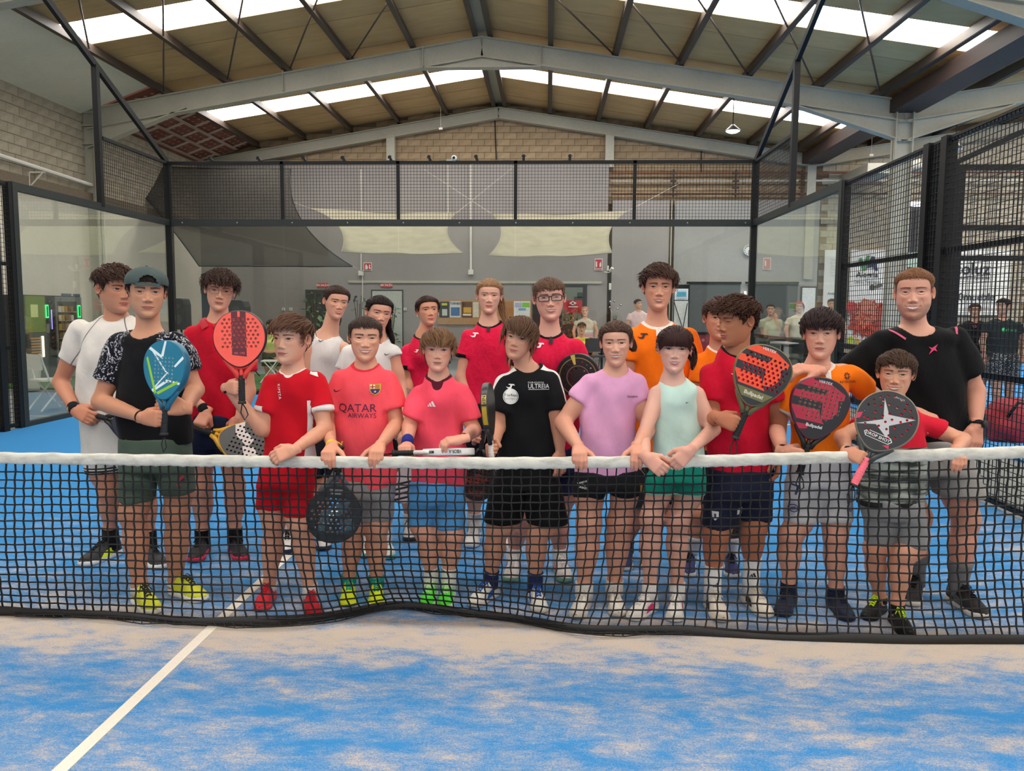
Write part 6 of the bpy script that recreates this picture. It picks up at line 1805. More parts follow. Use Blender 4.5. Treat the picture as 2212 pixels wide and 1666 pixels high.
person('p20', 'bearded man in a black T-shirt with pink shoulder bars', dict(
    H=1.76, skin=(212, 157, 136), haircol=(108, 74, 52), feet=[((1978, 1244), (1964, 1312)), ((2070, 1266), (2130, 1342))], knee=[(1990, 1120), (2080, 1118)],
    head=hd((1971, 579), (1977, 692), th=.009, yaw=-.03, tilt=-.02, smile=1.0, open=.9, beard=.62, fw=1.05, brow=1.0, jaw=1.10, lid=.92, es=.95, fade=.25, chinf=1.2), neck=(1982, 726), sh=[(1883, 722), (2085, 713)],
    arms=[arm((1838, 806), (1764, 800), 'drape', x=(-1, -.2, .12), z=(.1, -.4, 1), wy=.30, ed=.02), arm((2108, 846), (2109, 920), 'relax', x=(-.06, -.2, -1), z=(.35, -1, 0), wd=-.10)],
    rows=[(810, 1892, 2078), (880, 1904, 2084), (965, 1908, 2092)], shirt=dict(col=(15, 15, 17), sleeve=[.95, .70], sw=1.12, nd=1.1, nw=1.08, masks=[('nk', -.02, .010, (14, 14, 15))], label='black sports T-shirt'),
    shorts=dict(waist=(950, 1912, 2092), crotch=1020, hem=[(1068, 1914, 2004), (1068, 2016, 2120)], col=(146, 142, 138)),
    socks=dict(h=0.125, col=(112, 110, 110)), shoes=sh((40, 38, 38), (206, 196, 184), BLK, accent=(90, 88, 88)),
    hairs=dict(fringe=0.062, n=900, len=.017, fline=.070, side=.2, sweep=(.3, .2, .3), grav=.05, jit=.2, sidelen=.5, w=.005)))
# ================================================================== RACKETS IN HAND
def star_rows(n, y0, y1, w, step=.0225):
    out = []; k = 0; y = y0
    while y <= y1:
        m = int(w(y)/step); 
        out += [((j-(m-1)/2)*step, y) for j in range(m)]
        y += step*.92; k += 1
    return holes(out)
C_RED, C_MAR = (248, 92, 78), (96, 30, 44)
racket('coral', 'coral red racket with dark centre stripe, held upright beside the boy with white cuffs', C_RED, (36, 26, 30), (26, 24, 26), 'round',
    [([(-.036, .235), (.034, .225), (.034, .45), (-.036, .45)], C_MAR), ([(-.006, .42), (.006, .42), (.006, .45), (-.006, .45)], C_RED)],
    holes([((j-3.5)*.0225+(.011 if i % 2 else 0), .275+i*.019) for i in range(8) for j in range(8) if abs((j-3.5)*.0225) < .10-(.02 if i in (0, 7) else 0)], .0068),
    [('PR 190', (0, .243), .011, (206, 84, 88), 0, 1.1)], throat=(228, 66, 58))
TEAL = (16, 118, 150)
racket('teal', 'teal racket with white and lime zigzag lines, held upright by the boy in the cap', TEAL, (14, 96, 128), (24, 30, 36), 'tear',
    [([(-.09, .42), (-.02, .38), (.0, .455), (.012, .455), (-.008, .36), (-.095, .405)], (226, 238, 240)), ([(-.08, .40), (-.07, .40), (.02, .30), (.01, .30)], (226, 238, 240)), ([(.02, .30), (.03, .30), (-.07, .20), (-.08, .20)], (226, 238, 240)),
     ([(-.075, .205), (-.06, .20), (.03, .255), (.02, .265)], (226, 238, 240)), ([(.02, .265), (.03, .255), (.11, .24), (.11, .252)], (226, 238, 240)), ([(.06, .33), (.07, .325), (.12, .37), (.11, .38)], (226, 238, 240)),
     ([(-.11, .36), (-.10, .37), (-.04, .20), (-.05, .19)], (150, 202, 40)), ([(-.04, .20), (-.03, .19), (.09, .25), (.085, .262)], (150, 202, 40))],
    holes([((j-2.5)*.021, .255+i*.019) for i in range(7) for j in range(6)], .0055), throat=(18, 104, 136))
racket('yellow', 'black and yellow racket with white flash, held low beside the red polo', (38, 32, 32), (214, 160, 34), (24, 22, 22), 'diamond',
    [([(-.10, .20), (-.02, .24), (.03, .33), (-.02, .34), (-.06, .27), (-.11, .25)], (206, 196, 192)), ([(.03, .30), (.09, .34), (.06, .40), (.02, .36)], (206, 196, 192))],
    holes([((j-4)*.024, .24+i*.021) for i in range(9) for j in range(9) if abs(j-4)*.024 < .1], .0058), throat=(214, 160, 34))
RKO = {}
RKO['hanging'], *_ = racket('hanging', 'black racket with white holes hanging head down behind the net', (30, 34, 38), (26, 27, 29), (22, 22, 24), 'round',
    [([(-.07, .25), (.01, .27), (.02, .33), (-.05, .31)], (56, 84, 100)), ([(.015, .28), (.06, .30), (.07, .41), (.03, .40)], (56, 84, 100)), ([(-.09, .33), (-.03, .34), (-.04, .40), (-.10, .38)], (56, 84, 100)),
     ([(-.032, .197), (.032, .197), (.022, .222), (-.022, .222)], (120, 122, 122))],
    holes([((j-4)*.0225+(.011 if i % 2 else 0), .245+i*.0195) for i in range(9) for j in range(9) if math.hypot((j-4)*.0225, (i-4)*.0195) < .098], .0066), [('EVOLUTION', (0, .209), .010, (30, 30, 32), 180, 1)], strap=None, throat=(96, 98, 100))
rk, tr_, k_, t2_ = racket('white', 'white racket lying flat on the net tape, its printed rim towards the camera', (226, 226, 226), (222, 222, 220), (26, 25, 26), 'tear', [], [], throat=(216, 216, 214))
# lettering along its rim
def rim_print(tr_, k_, t2_, body, s0, s1, hgt, col, flipx, root):
    ol = [((x)*.955*1.056, .334+(y-.334)*.965*(1+.056*.85)) for x, y in head_outline('tear', 128)]
    side = [p for p in ol if p[0] >= 0]; side.sort(key=lambda p: p[1]); side = np.array(side); 
    L = np.r_[0, np.cumsum(np.hypot(*np.diff(side, axis=0).T))]
    V, T = text_mesh(body, hgt, True); w = V[:, 0].max()-V[:, 0].min(); V[:, 0] = (V[:, 0]-V[:, 0].min())/w
    u = s0+(s1-s0)*V[:, 0]; X = np.interp(u, L, side[:, 0]); Yq = np.interp(u, L, side[:, 1])
    tag(mesh('lettering', tr_(np.stack([-X-.0012, Yq, V[:, 1]*flipx], 1)), T, plain('ink_%d_%d_%d' % tuple(col), col, .5, var=.02), root), kind='stuff')
    return side, L
side_, L_ = rim_print(tr_, k_, t2_, 'VIBOR-A', .295, .225, .020, (44, 44, 46), 1, rk)
V = []
for u in np.linspace(.03, .135, 12):
    X, Yq = np.interp(u, L_, side_[:, 0]), np.interp(u, L_, side_[:, 1]); V += [(-X-.0010, Yq, -.0065), (-X-.0010, Yq, .0075)]
mesh('rim_label', tr_(V), [(2*i, 2*i+2, 2*i+3, 2*i+1) for i in range(11)], plain('ink_30_30_32', (30, 30, 32), .5), rk)
rim_print(tr_, k_, t2_, 'THE INSTINCT', .045, .12, .0065, (200, 200, 200), 1, rk)
rk, tr_, k_, t2_ = racket('gold', 'black and gold racket seen edge-on, upright in front of the boy with white shoulders', (40, 38, 36), (44, 44, 44), (222, 216, 210), 'tear', [], [], throat=(40, 40, 42))
def rim_band(tr_, u0, u1, hw, col, root, name, sgn=1):
    ol = [(sgn*abs(x)*.955*1.054, .334+(y-.334)*.965*(1+.054*.85)) for x, y in head_outline('tear', 128) if x >= -1e-9]; ol.sort(key=lambda p: p[1]); sd_ = np.array(ol)
    L = np.r_[0, np.cumsum(np.hypot(*np.diff(sd_, axis=0).T))]; V = []
    for u in np.linspace(u0, u1, 14):
        X, Yq = np.interp(u, L, sd_[:, 0]), np.interp(u, L, sd_[:, 1]); V += [(X+sgn*.0012, Yq, -hw), (X+sgn*.0012, Yq, hw)]
    return mesh(name, tr_(V), [(2*i, 2*i+2, 2*i+3, 2*i+1) for i in range(13)], plain('ink_%d_%d_%d' % tuple(col), col, .45), root)
for sg in (1, -1):
    rim_band(tr_, .13, .24, .0125, (190, 150, 30), rk, 'gold_band', sg); rim_band(tr_, .25, .30, .0125, (206, 176, 70), rk, 'gold_band', sg)
def rim_text(tr_, body, u0, u1, hgt, col, root, sgn):
    ol = [(sgn*abs(x)*.955*1.054, .334+(y-.334)*.965*(1+.054*.85)) for x, y in head_outline('tear', 128) if x >= -1e-9]; ol.sort(key=lambda p: p[1]); sd_ = np.array(ol)
    L = np.r_[0, np.cumsum(np.hypot(*np.diff(sd_, axis=0).T))]
    V, T = text_mesh(body, hgt, True); V[:, 0] = (V[:, 0]-V[:, 0].min())/(V[:, 0].max()-V[:, 0].min()); u = u1+(u0-u1)*V[:, 0]
    tag(mesh('lettering', tr_(np.stack([np.interp(u, L, sd_[:, 0])+sgn*.0022, np.interp(u, L, sd_[:, 1]), -V[:, 1]*sgn], 1)), T, plain('ink_%d_%d_%d' % tuple(col), col, .5, var=.02), root), kind='stuff')
for sg in (1, -1): rim_text(tr_, 'NEFE', .235, .295, .018, (28, 26, 26), rk, sg); rim_text(tr_, 'RSI', .03, .065, .016, (214, 214, 210), rk, sg)
racket('rust', 'dark racket with rust pattern hanging behind the net between two boys', (44, 34, 32), (40, 36, 36), (30, 28, 28), 'round',
    [([(-.09, .30), (.0, .27), (.08, .33), (.02, .36)], (122, 52, 44)), ([(-.07, .38), (.05, .39), (.03, .42), (-.04, .42)], (122, 52, 44)), ([(-.06, .22), (.05, .21), (.04, .25), (-.04, .255)], (112, 96, 62))],
    holes([((j-3)*.026, .25+i*.024) for i in range(7) for j in range(7)], .006))
racket('round', 'round black racket with gold rings behind the shoulder of the girl in lilac', (34, 28, 30), (40, 32, 32), (26, 25, 26), 'round',
    [(disc(.112, 30, 0, .318), (150, 128, 74)), (disc(.107, 30, 0, .318), (34, 28, 30)), (disc(.068, 26, 0, .315), (142, 104, 84)), (disc(.064, 26, 0, .315), (44, 32, 34)), ([(-.006, .39), (.006, .39), (.014, .45), (-.014, .45)], (206, 186, 90))],
    holes([(.05*math.cos(a), .315+.05*math.sin(a)) for a in np.linspace(0, 6.28, 13)[:-1]]+[(.088*math.cos(a), .318+.088*math.sin(a)) for a in np.linspace(0, 6.28, 19)[:-1]], .006))
OR1, BK = (236, 76, 38), (38, 38, 44)
def arrow_d(y0, s=1.0):   # three bars running into a wide rounded arrow
    return [[(-.13, y0+.098*s), (.02, y0+.098*s), (.098, y0+.062*s), (.098, y0+.036*s), (.075, y0+.03*s), (.02, y0+.066*s), (-.13, y0+.066*s)],
            [(-.13, y0+.04*s), (.01, y0+.04*s), (.02, y0+.066*s), (.075, y0+.03*s), (.085, y0-.02*s), (.06, y0-.06*s), (.02, y0-.068*s), (.01, y0+.008*s), (-.13, y0+.008*s)],
            [(-.125, y0-.03*s), (.005, y0-.03*s), (.02, y0-.068*s), (.04, y0-.088*s), (-.085, y0-.088*s)]]
racket('orange', 'black racket with a broad orange arrow and olive rim', BK, (112, 98, 56), (24, 23, 24), 'diamond',
    [(p, OR1) for p in arrow_d(.335)]+[([(-.085, .235), (.085, .235), (.05, .195), (-.05, .195)], (108, 104, 62))],
    holes([((j-4)*.0225+(.011 if i % 2 else 0), .262+i*.0185) for i in range(8) for j in range(9) if abs((j-4)*.0225) < .105], .0064),
    [('VERTEX', (-.008, .430), .0115, (214, 214, 214), 0, 1.1), ('Bullpadel', (.0, .2160), .017, (222, 214, 196), 0, 1)], throat=(92, 88, 56))
RD = (176, 30, 60)
racket('red', 'black racket with dark red bars, held by the boy in orange with the dark fringe', (34, 31, 35), (92, 26, 46), (22, 22, 24), 'diamond',
    [(p, RD) for p in arrow_d(.330)]+[([(-.10, .44), (-.06, .455), (-.05, .425), (-.085, .42)], RD), ([(-.09, .222), (-.02, .226), (-.03, .205), (-.06, .198)], RD)],
    holes([((j-4)*.0215, .262+i*.0185) for i in range(9) for j in range(9) if math.hypot((j-4)*.0215, (i-4)*.02) < .096], .0060),
    [('VERTEX', (.0, .428), .011, (206, 206, 206), 0, 1.1), ('Bullpadel', (.0, .2250), .014, (214, 214, 214), 0, 1)], throat=(30, 28, 30))
rk, tr_, k_, t2_ = racket('drop', 'dark racket with a grey pointed star and olive rim, bright pink grip', (34, 34, 40), (128, 122, 104), (244, 110, 124), 'round',
    [([(-.105, .255), (-.012, .318), (-.045, .405), (-.018, .37), (.0, .345), (.105, .368), (.02, .30), (.05, .235), (.015, .258), (-.03, .285)], (186, 184, 186)),
     ([(-.05, .222), (.05, .222), (.062, .238), (.05, .252), (-.05, .252), (-.062, .238)], (196, 198, 198)), ([(-.047, .225), (.047, .225), (.057, .238), (.047, .249), (-.047, .249), (-.057, .238)], (34, 34, 40)),
     ([(-.12, .30), (-.10, .315), (-.10, .285), (-.115, .275)], (196, 40, 80)), ([(.03, .21), (.055, .222), (.06, .205)], (196, 40, 80))],
    holes([(.055*math.cos(a), .335+.055*math.sin(a)) for a in np.linspace(0, 6.28, 11)[:-1]]+[(.095*math.cos(a), .333+.095*math.sin(a)) for a in np.linspace(.1, 6.38, 21)[:-1]]+[(.02*math.cos(a), .33+.02*math.sin(a)) for a in np.linspace(0, 6.28, 5)[:-1]]+[(.078*math.cos(a), .33+.078*math.sin(a)) for a in (2.2, 2.7, 3.6, .3, .9, 5.2)], .0055),
    [('DROP SHOT', (0, .2375), .0125, (212, 214, 214), 0, 1.05), ('PRO ELITE', (.012, .428), .006, (176, 176, 178), 0, 1)], throat=(58, 64, 64))
racket('dark', 'dark racket hanging low between the legs of the curly-haired boy', (52, 50, 50), (40, 40, 42), (30, 30, 32), 'tear', [([(-.05, .2), (.06, .22), (.05, .26), (-.06, .25)], (206, 206, 206))], holes([((j-3)*.026, .26+i*.024) for i in range(7) for j in range(7)], .006))
racket('amber', 'dark racket with amber marks between the girl in lilac and the girl in mint', (36, 34, 36), (40, 38, 36), (26, 25, 26), 'tear', [([(-.06, .26), (.05, .28), (.04, .33), (-.05, .32)], (206, 160, 50))], [])
racket('grey', 'grey racket with dark holes, upright behind the blue wristband', (150, 140, 132), (96, 90, 88), (26, 25, 26), 'tear', [], holes([((j-3)*.026, .25+i*.024) for i in range(8) for j in range(7)], .007))
racket('stripe', 'white racket with black stripes hanging behind the net beside blue shorts', (216, 212, 210), (58, 30, 36), (26, 25, 26), 'tear', [([(-.13, .28+.035*i), (.13, .31+.035*i), (.13, .325+.035*i), (-.13, .295+.035*i)], (40, 38, 42)) for i in range(4)], [])
racket('plain', 'plain navy racket held at the hip of the boy in white', (40, 44, 66), (30, 32, 44), (20, 20, 22), 'tear', [], [])

# ================================================================== THINGS WORN
def worn_ring(key, ai, t, wd, col, name, lab=None, grow=1.12, part_of=None):
    """band round a forearm: t = 0 elbow .. 1 wrist"""
    P_ = PERSONS[key]; E_, W_ = P_['arms'][ai][0], P_['arms'][ai][1]; d = unit(W_-E_); c = E_+(W_-E_)*t
    r = np.interp(t, [0, .25, .6, .92, 1], [.0365, .0385, .032, .0245, .0245])*P_['sc']*grow
    o = MB().tube([c-d*wd/2, c-d*wd*.3, c+d*wd*.3, c+d*wd/2], [r*.97, r*1.04, r*1.04, r*.97], 18).build(name, cloth(col, .8), P_['body'], True)
    return tag(o, lab)
worn_ring('p1', 0, .93, .05, (26, 26, 28), 'wristband', 'black wristband')
worn_ring('p2', 0, .95, .010, (40, 22, 20), 'bracelet')
worn_ring('p3', 0, .90, .05, (24, 24, 26), 'wristband', 'black wristband')
worn_ring('p4', 0, .97, .012, (24, 24, 28), 'bracelet')
worn_ring('p7', 0, .95, .009, (232, 196, 50), 'bracelet', 'yellow bracelet')
worn_ring('p9', 0, .82, .062, (34, 44, 128), 'wristband', 'blue wristband'); worn_ring('p9', 1, .97, .006, (110, 50, 30), 'bracelet')
worn_ring('p17', 0, .92, .009, (50, 22, 20), 'bracelet'); worn_ring('p18', 0, .93, .010, (40, 18, 18), 'bracelet'); worn_ring('p19', 0, .95, .016, (24, 24, 26), 'bracelet')
w_ = worn_ring('p20', 1, .93, .022, (28, 28, 30), 'watch', 'black wristwatch')
P_ = PERSONS['p20']; E_, W_ = P_['arms'][1][:2]; c = E_+(W_-E_)*.93; d = unit(W_-E_)
q = c+np.array([.020, -.022, 0])*P_['sc']; MB().lathe([(.019, 0), (.019, .010), (.015, .012)], q, 16, (.6, -.8, 0)).build('watch_case', plain('rubber_black', (28, 27, 28), .6), w_, True)
# glasses
def glasses(key, col, r, w, h, rnd_=.35, y=-.0955, lab=None, thick_top=1.0):
    P_ = PERSONS[key]; Hd = P_['head']; g = None
    def lens_pts(s):
        out = []
        for a in np.linspace(0, 2*math.pi, 29):
            x = w*np.sign(math.cos(a))*abs(math.cos(a))**rnd_; z = h*np.sign(math.sin(a))*abs(math.sin(a))**rnd_
            out.append((s*.0325+x, y+.006*(abs(s*.0325+x)/.06)**2*2, -.0025+z))
        return Hd(np.array(out))
    mb = MB()
    for s in (-1, 1): mb.tube(lens_pts(s), r, 6, False)
    mb.tube(Hd(np.array([(-.0325+w, y, .004), (0, y-.003, .007), (.0325-w, y, .004)])), r*1.1, 6)
    f = mb.build('glasses', plain('frame_%d_%d_%d' % col, col, .35), P_['body'], True); tag(f, lab)
    for s in (-1, 1): MB().tube(Hd(np.array([(s*(.0325+w), y+.006, .006), (s*.078, y+.03, .006), (s*.080, .01, .004), (s*.078, .03, -.012)])), r*.9, 6).build('temple_arm', plain('frame_%d_%d_%d' % col, col, .35), f, True)
    gl_ = NT('lens_glass'); tr = gl_.n('BsdfTransparent'); tr.inputs[0].default_value = (.93, .94, .96, 1); gs = gl_.n('BsdfGlossy'); gs.inputs['Roughness'].default_value = .05; mx = gl_.n('MixShader'); mx.inputs[0].default_value = .07
    gl_.l(tr.outputs[0], mx.inputs[1]); gl_.l(gs.outputs[0], mx.inputs[2]); gl_.l(mx.outputs[0], gl_.out.inputs[0])
    for s in (-1, 1):
        p = lens_pts(s)[:-1]; mesh('lens', p, [tuple(range(len(p)))], gl_.m, f)
glasses('p12', (30, 28, 30), .0024*P_['k'], .0255, .0155, .32, lab='black rectangular glasses')
glasses('p3', (120, 92, 74), .0013*P_['k'], .0245, .0165, .5, lab='thin brown-framed glasses')
# cap worn backwards: dome, opening with strap over the forehead
P_ = PERSONS['p2']; Hd = P_['head']
capm = cloth((68, 80, 80), .9, .0)
V, F = [], []
nu, nr = 90, 26
us = np.linspace(-math.pi, math.pi, nu+1)[:-1]
for j in range(nr):
    q = j/(nr-1)
    for u in us:
        a = abs(u); edge = np.interp(a, [0, 1.2, 1.6, 3.15], [.040, .030, .024, .030])
        z = edge+(.1178-edge)*math.cos(q*math.pi/2)**.0*(1-q**.9) if False else .1178-(.1178-edge)*(q**1.35)
        x, y = head_base(np.array([u]), np.array([z])); p = np.array([x[0], y[0], z]); n = unit(p-HC)
        V.append(p+n*.0125+np.array([0, 0, .004]))
V = np.array(V)
for j in range(nr-1):
    for i in range(nu):
        ids = (j*nu+i, j*nu+(i+1) % nu, (j+1)*nu+(i+1) % nu, (j+1)*nu+i)
        c = V[list(ids)].mean(0)
        if c[1] < -.03 and ((c[0])/.036)**2+((c[2]-.044)/.044)**2 < 1: continue   # opening above the strap
        F.append(ids[::-1])
cp_ = mesh('cap', Hd(V), F, capm, P_['body'], True); tag(cp_, 'grey-green cap worn backwards')
m_ = cp_.modifiers.new('thick', 'SOLIDIFY'); m_.thickness = .002; m_.offset = 1
st_ = []
for x in np.linspace(-.048, .048, 17):
    u = math.asin(np.clip(x/.0745, -1, 1)); bx, by = head_base(np.array([u]), np.array([.036])); st_.append((bx[0]*1.0, by[0]-.016, .034+.006*(1-(x/.048)**2)))
st_ = np.array(st_); Vv = []
for p in st_: Vv += [p+[0, 0, -.009], p+[0, -.002, -.009], p+[0, -.002, .009], p+[0, 0, .009]]
Ff = [(i*4+k, (i+1)*4+k, (i+1)*4+(k+1) % 4, i*4+(k+1) % 4) for i in range(len(st_)-1) for k in range(4)]
mesh('cap_strap', Hd(np.array(Vv)), Ff, cloth((76, 90, 90), .9), cp_)
MB().lathe([(.006, 0), (.005, .004)], Hd(np.array([[0, .006, .136]]))[0], 10).build('cap_button', capm, cp_, True)
# earrings, hair ties, hair band
def ball(key, pts, r, col, name, lab=None):
    P_ = PERSONS[key]; 
    for p in pts: tag(MB().lathe([(.0001, -r), (r*.7, -r*.7), (r, 0), (r*.7, r*.7), (.0001, r)], P_['head'](np.array([p]))[0], 10).build(name, plain('stud_%d' % col[0], col, .25), P_['body'], True), lab)
ball('p8', [(-.078, .012, -.036), (.078, .012, -.036)], .0045, (236, 232, 226), 'earring', 'pearl earring')
ball('p10', [(.080, .012, -.034)], .003, (220, 210, 190), 'earring'); ball('p15', [(.080, .012, -.036)], .0026, (190, 170, 150), 'earring'); ball('p5', [(-.078, .012, -.036)], .003, (60, 50, 50), 'earring')
# fringe of the girl in mint, a shaped sheet of fine locks
P_ = PERSONS['p15']; r_ = np.random.RandomState(5); N = 520
x0 = r_.uniform(-.069, .069, N); S6 = np.linspace(0, 1, 7); endz = .0185+r_.normal(0, .003, N)-.004*(np.abs(x0)/.06)**2-.022*np.clip((np.abs(x0)-.052)/.014, 0, 1)
pth = np.zeros((N, 7, 3))
for i, t_ in enumerate(S6):
    z = .105+(endz-.105)*t_; x = x0*(.62+.44*t_**.8); bx, by = head_base(np.arcsin(np.clip(x/.076, -.98, .98)), z)
    off_ = .012*math.sin(min(1, t_*1.3)*math.pi*.62)+.006+r_.uniform(0, .004, N); pth[:, i] = np.stack([x, by-off_, z+.004*(1-t_)], 1)
v, f, c = ribbons(pth, .0065*r_.uniform(.7, 1.3, N), r_, np.array(lin((46, 30, 30))), np.array(lin((70, 46, 42))), .6)
mesh('fringe', P_['head'](v), f, HAIR, P_['body'], True, cols=c)
# polo collar of the boy with thin glasses, plackets of the jerseys
def placket(key, px, w, h, col, button=None):
    """strip of cloth below the collar"""
    print_poly(key, [[(-w/2, -h), (w/2, -h), (w/2, 0), (-w/2, 0)]], px, 1.0, col, name='placket', lift=.005)
    if button:
        for dy in button: print_poly(key, [disc(1.6, 10)], (px[0], px[1]+dy), 1.0, (200, 196, 192) if sum(col) > 300 else (60, 58, 60), name='button', lift=.009)
placket('p12', (1190, 724), 8, 18, (26, 24, 26), (4,)); placket('p14', (1419, 705), 12, 20, (228, 216, 208), (5, 14)); placket('p10', (1057, 700), 7, 16, (26, 24, 26))
placket('p18', (1777, 798), 11, 24, (226, 216, 208), (5, 15)); placket('p8', (912, 729), 5, 9, (26, 24, 26))
print_poly('p3', [[(-22, 16), (-4, -6), (-16, -14), (-30, 4)], [(20, 16), (4, -6), (14, -14), (30, 4)]], (467, 698), 1.0, (172, 12, 36), name='collar', lift=.007)
# ---- prints
print_text('p7', 'QATAR', (780, 877), 17, (78, 26, 62), bold=False, wide=1.02); print_text('p7', 'AIRWAYS', (790, 893), 10, (78, 26, 62), bold=False)
print_poly('p7', [SWOOSH], (738, 841), 1.0, (60, 26, 50))
CR = [(-11, 10), (0, 9), (11, 10), (10.5, -2), (7, -9), (0, -13), (-7, -9), (-10.5, -2)]
print_poly('p7', [[(x*1.08, y*1.08) for x, y in CR]], (817, 837), 1.0, (206, 176, 60), name='crest')
print_poly('p7', [[(-9.6, 9), (-.3, 8.2), (-.3, .6), (-9.6, .6)]], (817, 837), 1.0, (226, 222, 214), name='crest', lift=.004)
print_poly('p7', [[(-6.2, 8.7), (-4, 8.6), (-4, .6), (-6.2, .6)], [(-9.6, 5.6), (-.3, 5.6), (-.3, 3.6), (-9.6, 3.6)]], (817, 837), 1.0, (190, 30, 50), name='crest', lift=.005)
for i in range(4): print_poly('p7', [[(.6+2.3*i, 8.3+.2*i), (1.7+2.3*i, 8.4+.2*i), (1.7+2.3*i, .6), (.6+2.3*i, .6)]], (817, 837), 1.0, (196, 40, 60), name='crest', lift=.004)
print_poly('p7', [[(-9.6, -.6), (9.6, -.6), (9.4, -2.2), (6.4, -8.2), (0, -11.8), (-6.4, -8.2), (-9.4, -2.2)]], (817, 837), 1.0, (48, 40, 110), name='crest', lift=.004)
print_poly('p7', [disc(2.2, 12, 0, -6)], (817, 837), 1.0, (206, 170, 70), name='crest', lift=.005)
print_poly('p4', [[(-9, 9), (7, 4), (13, -7), (-5, -1)]], (680, 806), 1.0, (226, 222, 218), name='shoulder_patch')
print_text('p4', 'KIPSTA', (615, 843), 6, (232, 222, 220), rot=-82, wide=1.0, spacing=1.25)
print_poly('p9', THREE, (938, 869), 1.1, (240, 228, 228))
print_poly('p5', [SWOOSH], (702, 735), .75, (70, 70, 74)); print_poly('p6', [SWOOSH], (842, 764), .7, (70, 70, 74))
JW = [(x, y) for x, y in JOMA]
print_poly('p10', [JW], (1027, 723), 1.0, (240, 226, 228)); print_poly('p12', [JW], (1166, 745), 1.0, (240, 226, 228)); print_poly('p14', [JW], (1385, 725), 1.15, (54, 28, 26)); print_poly('p8', [JW], (905, 757), .6, (240, 226, 228))
print_poly('p11', [JW], (1104, 832), 1.0, (226, 226, 226)); print_poly('p17', [JW], (1577, 803), .7, (240, 226, 228))
print_text('p11', 'ULTREIA', (1164, 831), 9.5, (216, 216, 218), bold=False, wide=.86); print_text('p11', 'CLUB ATLETICO', (1158, 823.5), 3.2, (200, 200, 202), bold=False)
print_poly('p11', [[(-22, -.5), (22, -.5), (22, .5), (-22, .5)]], (1164, 838), 1.0, (206, 206, 208))
print_poly('p11', [disc(14, 28, 0, 0, 15.5)], (1105, 853), 1.0, (220, 220, 218)); print_poly('p11', ring_poly(15.3, 16.6, 28), (1105, 853), 1.0, (220, 220, 218))
print_text('p11', '7 La Rioja', (1105, 850), 4.6, (40, 40, 44), bold=True, lift=.007); print_text('p11', 'Somos Deporte', (1105, 857.5), 2.6, (60, 60, 64), bold=False, lift=.007)
print_text('p13', 'Domyos', (1363, 853), 4.6, (96, 60, 96), bold=True); print_poly('p15', [SWOOSH[:6]], (1478, 866), .35, (60, 80, 90))
for a in range(4):
    print_poly('p18', [[(2*math.cos(t)-1*math.sin(t), 2*math.sin(t)+1*math.cos(t)) if q == 0 else ((8 if q == 1 else 6)*math.cos(t)-(2.5 if q == 1 else -2)*math.sin(t), (8 if q == 1 else 6)*math.sin(t)+(2.5 if q == 1 else -2)*math.cos(t)) for q in (0, 1, 2)] for t in (a*math.pi/2+.4, a*math.pi/2+1.1)], (1818, 810), 1.0, (70, 34, 22))
print_text('p18', 'RETOS DAEL', (1820, 822), 4.2, (70, 34, 22), bold=True, spacing=1.2)
print_poly('p20', [STAR], (1993, 752), 1.15, (206, 54, 100))
print_poly('p20', [[(-8, -13), (-4.5, -15), (8, 11), (4, 13)]], (2060, 707), 1.0, (196, 76, 112)); print_poly('p20', [[(-13, 8), (-11, 11.5), (12, -6.5), (10, -10)]], (1928, 723), 1.0, (196, 76, 112))
print_text('p13', 'BASKET', (1258, 1046), 4, (222, 222, 222), rot=-6, part='shorts'); print_text('p13', 'MARISTAS', (1257, 1035), 3.4, (222, 222, 222), rot=24, part='shorts'); print_text('p13', 'DE', (1260, 1040), 4, (222, 222, 222), part='shorts')
print_poly('p18', ring_poly(7, 9, 20)+[[(-4, -4), (4, -1), (3, 4), (-5, 1)]], (1706, 1091), 1.0, (52, 56, 140), part='shorts'); print_poly('p18', [[(-7, 12), (8, 9), (4, -12), (0, -12), (3, 6), (-6, 8)]], (1708, 1050), 1.0, (52, 56, 110), part='shorts'); print_poly('p18', [SWOOSH], (1828, 1094), .8, (52, 56, 140), part='shorts')
print_poly('p2', [[(-8, -10), (-3, -4), (2, 10), (9, 14), (5, 2), (0, -12)]], (400, 1034), 1.0, (176, 52, 60), part='shorts'); print_poly('p2', [[(-4, 0), (4, 8), (7, 4), (0, -4)]], (402, 1036), 1.0, (40, 40, 44), part='shorts', lift=.004)
print_poly('p17', [[(-7, 8), (-7, -4), (0, -12), (7, -4), (7, 8)]], (1537, 1103), 1.0, (216, 214, 214), part='shorts'); print_poly('p17', [[(-2, 3), (2, 3), (2, -4), (-2, -4)]], (1537, 1103), 1.0, (50, 50, 110), part='shorts', lift=.004)
print_poly('p17', [[(-7, 7), (7, 7), (7, -7), (-7, -7)]], (1591, 1097), 1.0, (214, 214, 214), part='shorts')
# yellow cord at the butt of the hanging racket
_b = at(735, 966, .13)-np.array(RKO['hanging'].location)
MB().tube([_b+np.array(q) for q in ((0, 0, -.01), (-.016, -.012, .012), (-.005, -.015, .026), (.010, -.012, .010), (.013, -.012, .028), (.002, 0, .0))], .0032, 6).build('yellow_cord', plain('yellow_cord', (236, 206, 40), .6), RKO['hanging'], True)
for i, px in ((0, (1541, 1253)), (1, (1626, 1241))): print_poly('p17', THREE, px, .9, (30, 30, 32), part='sock%d' % i)
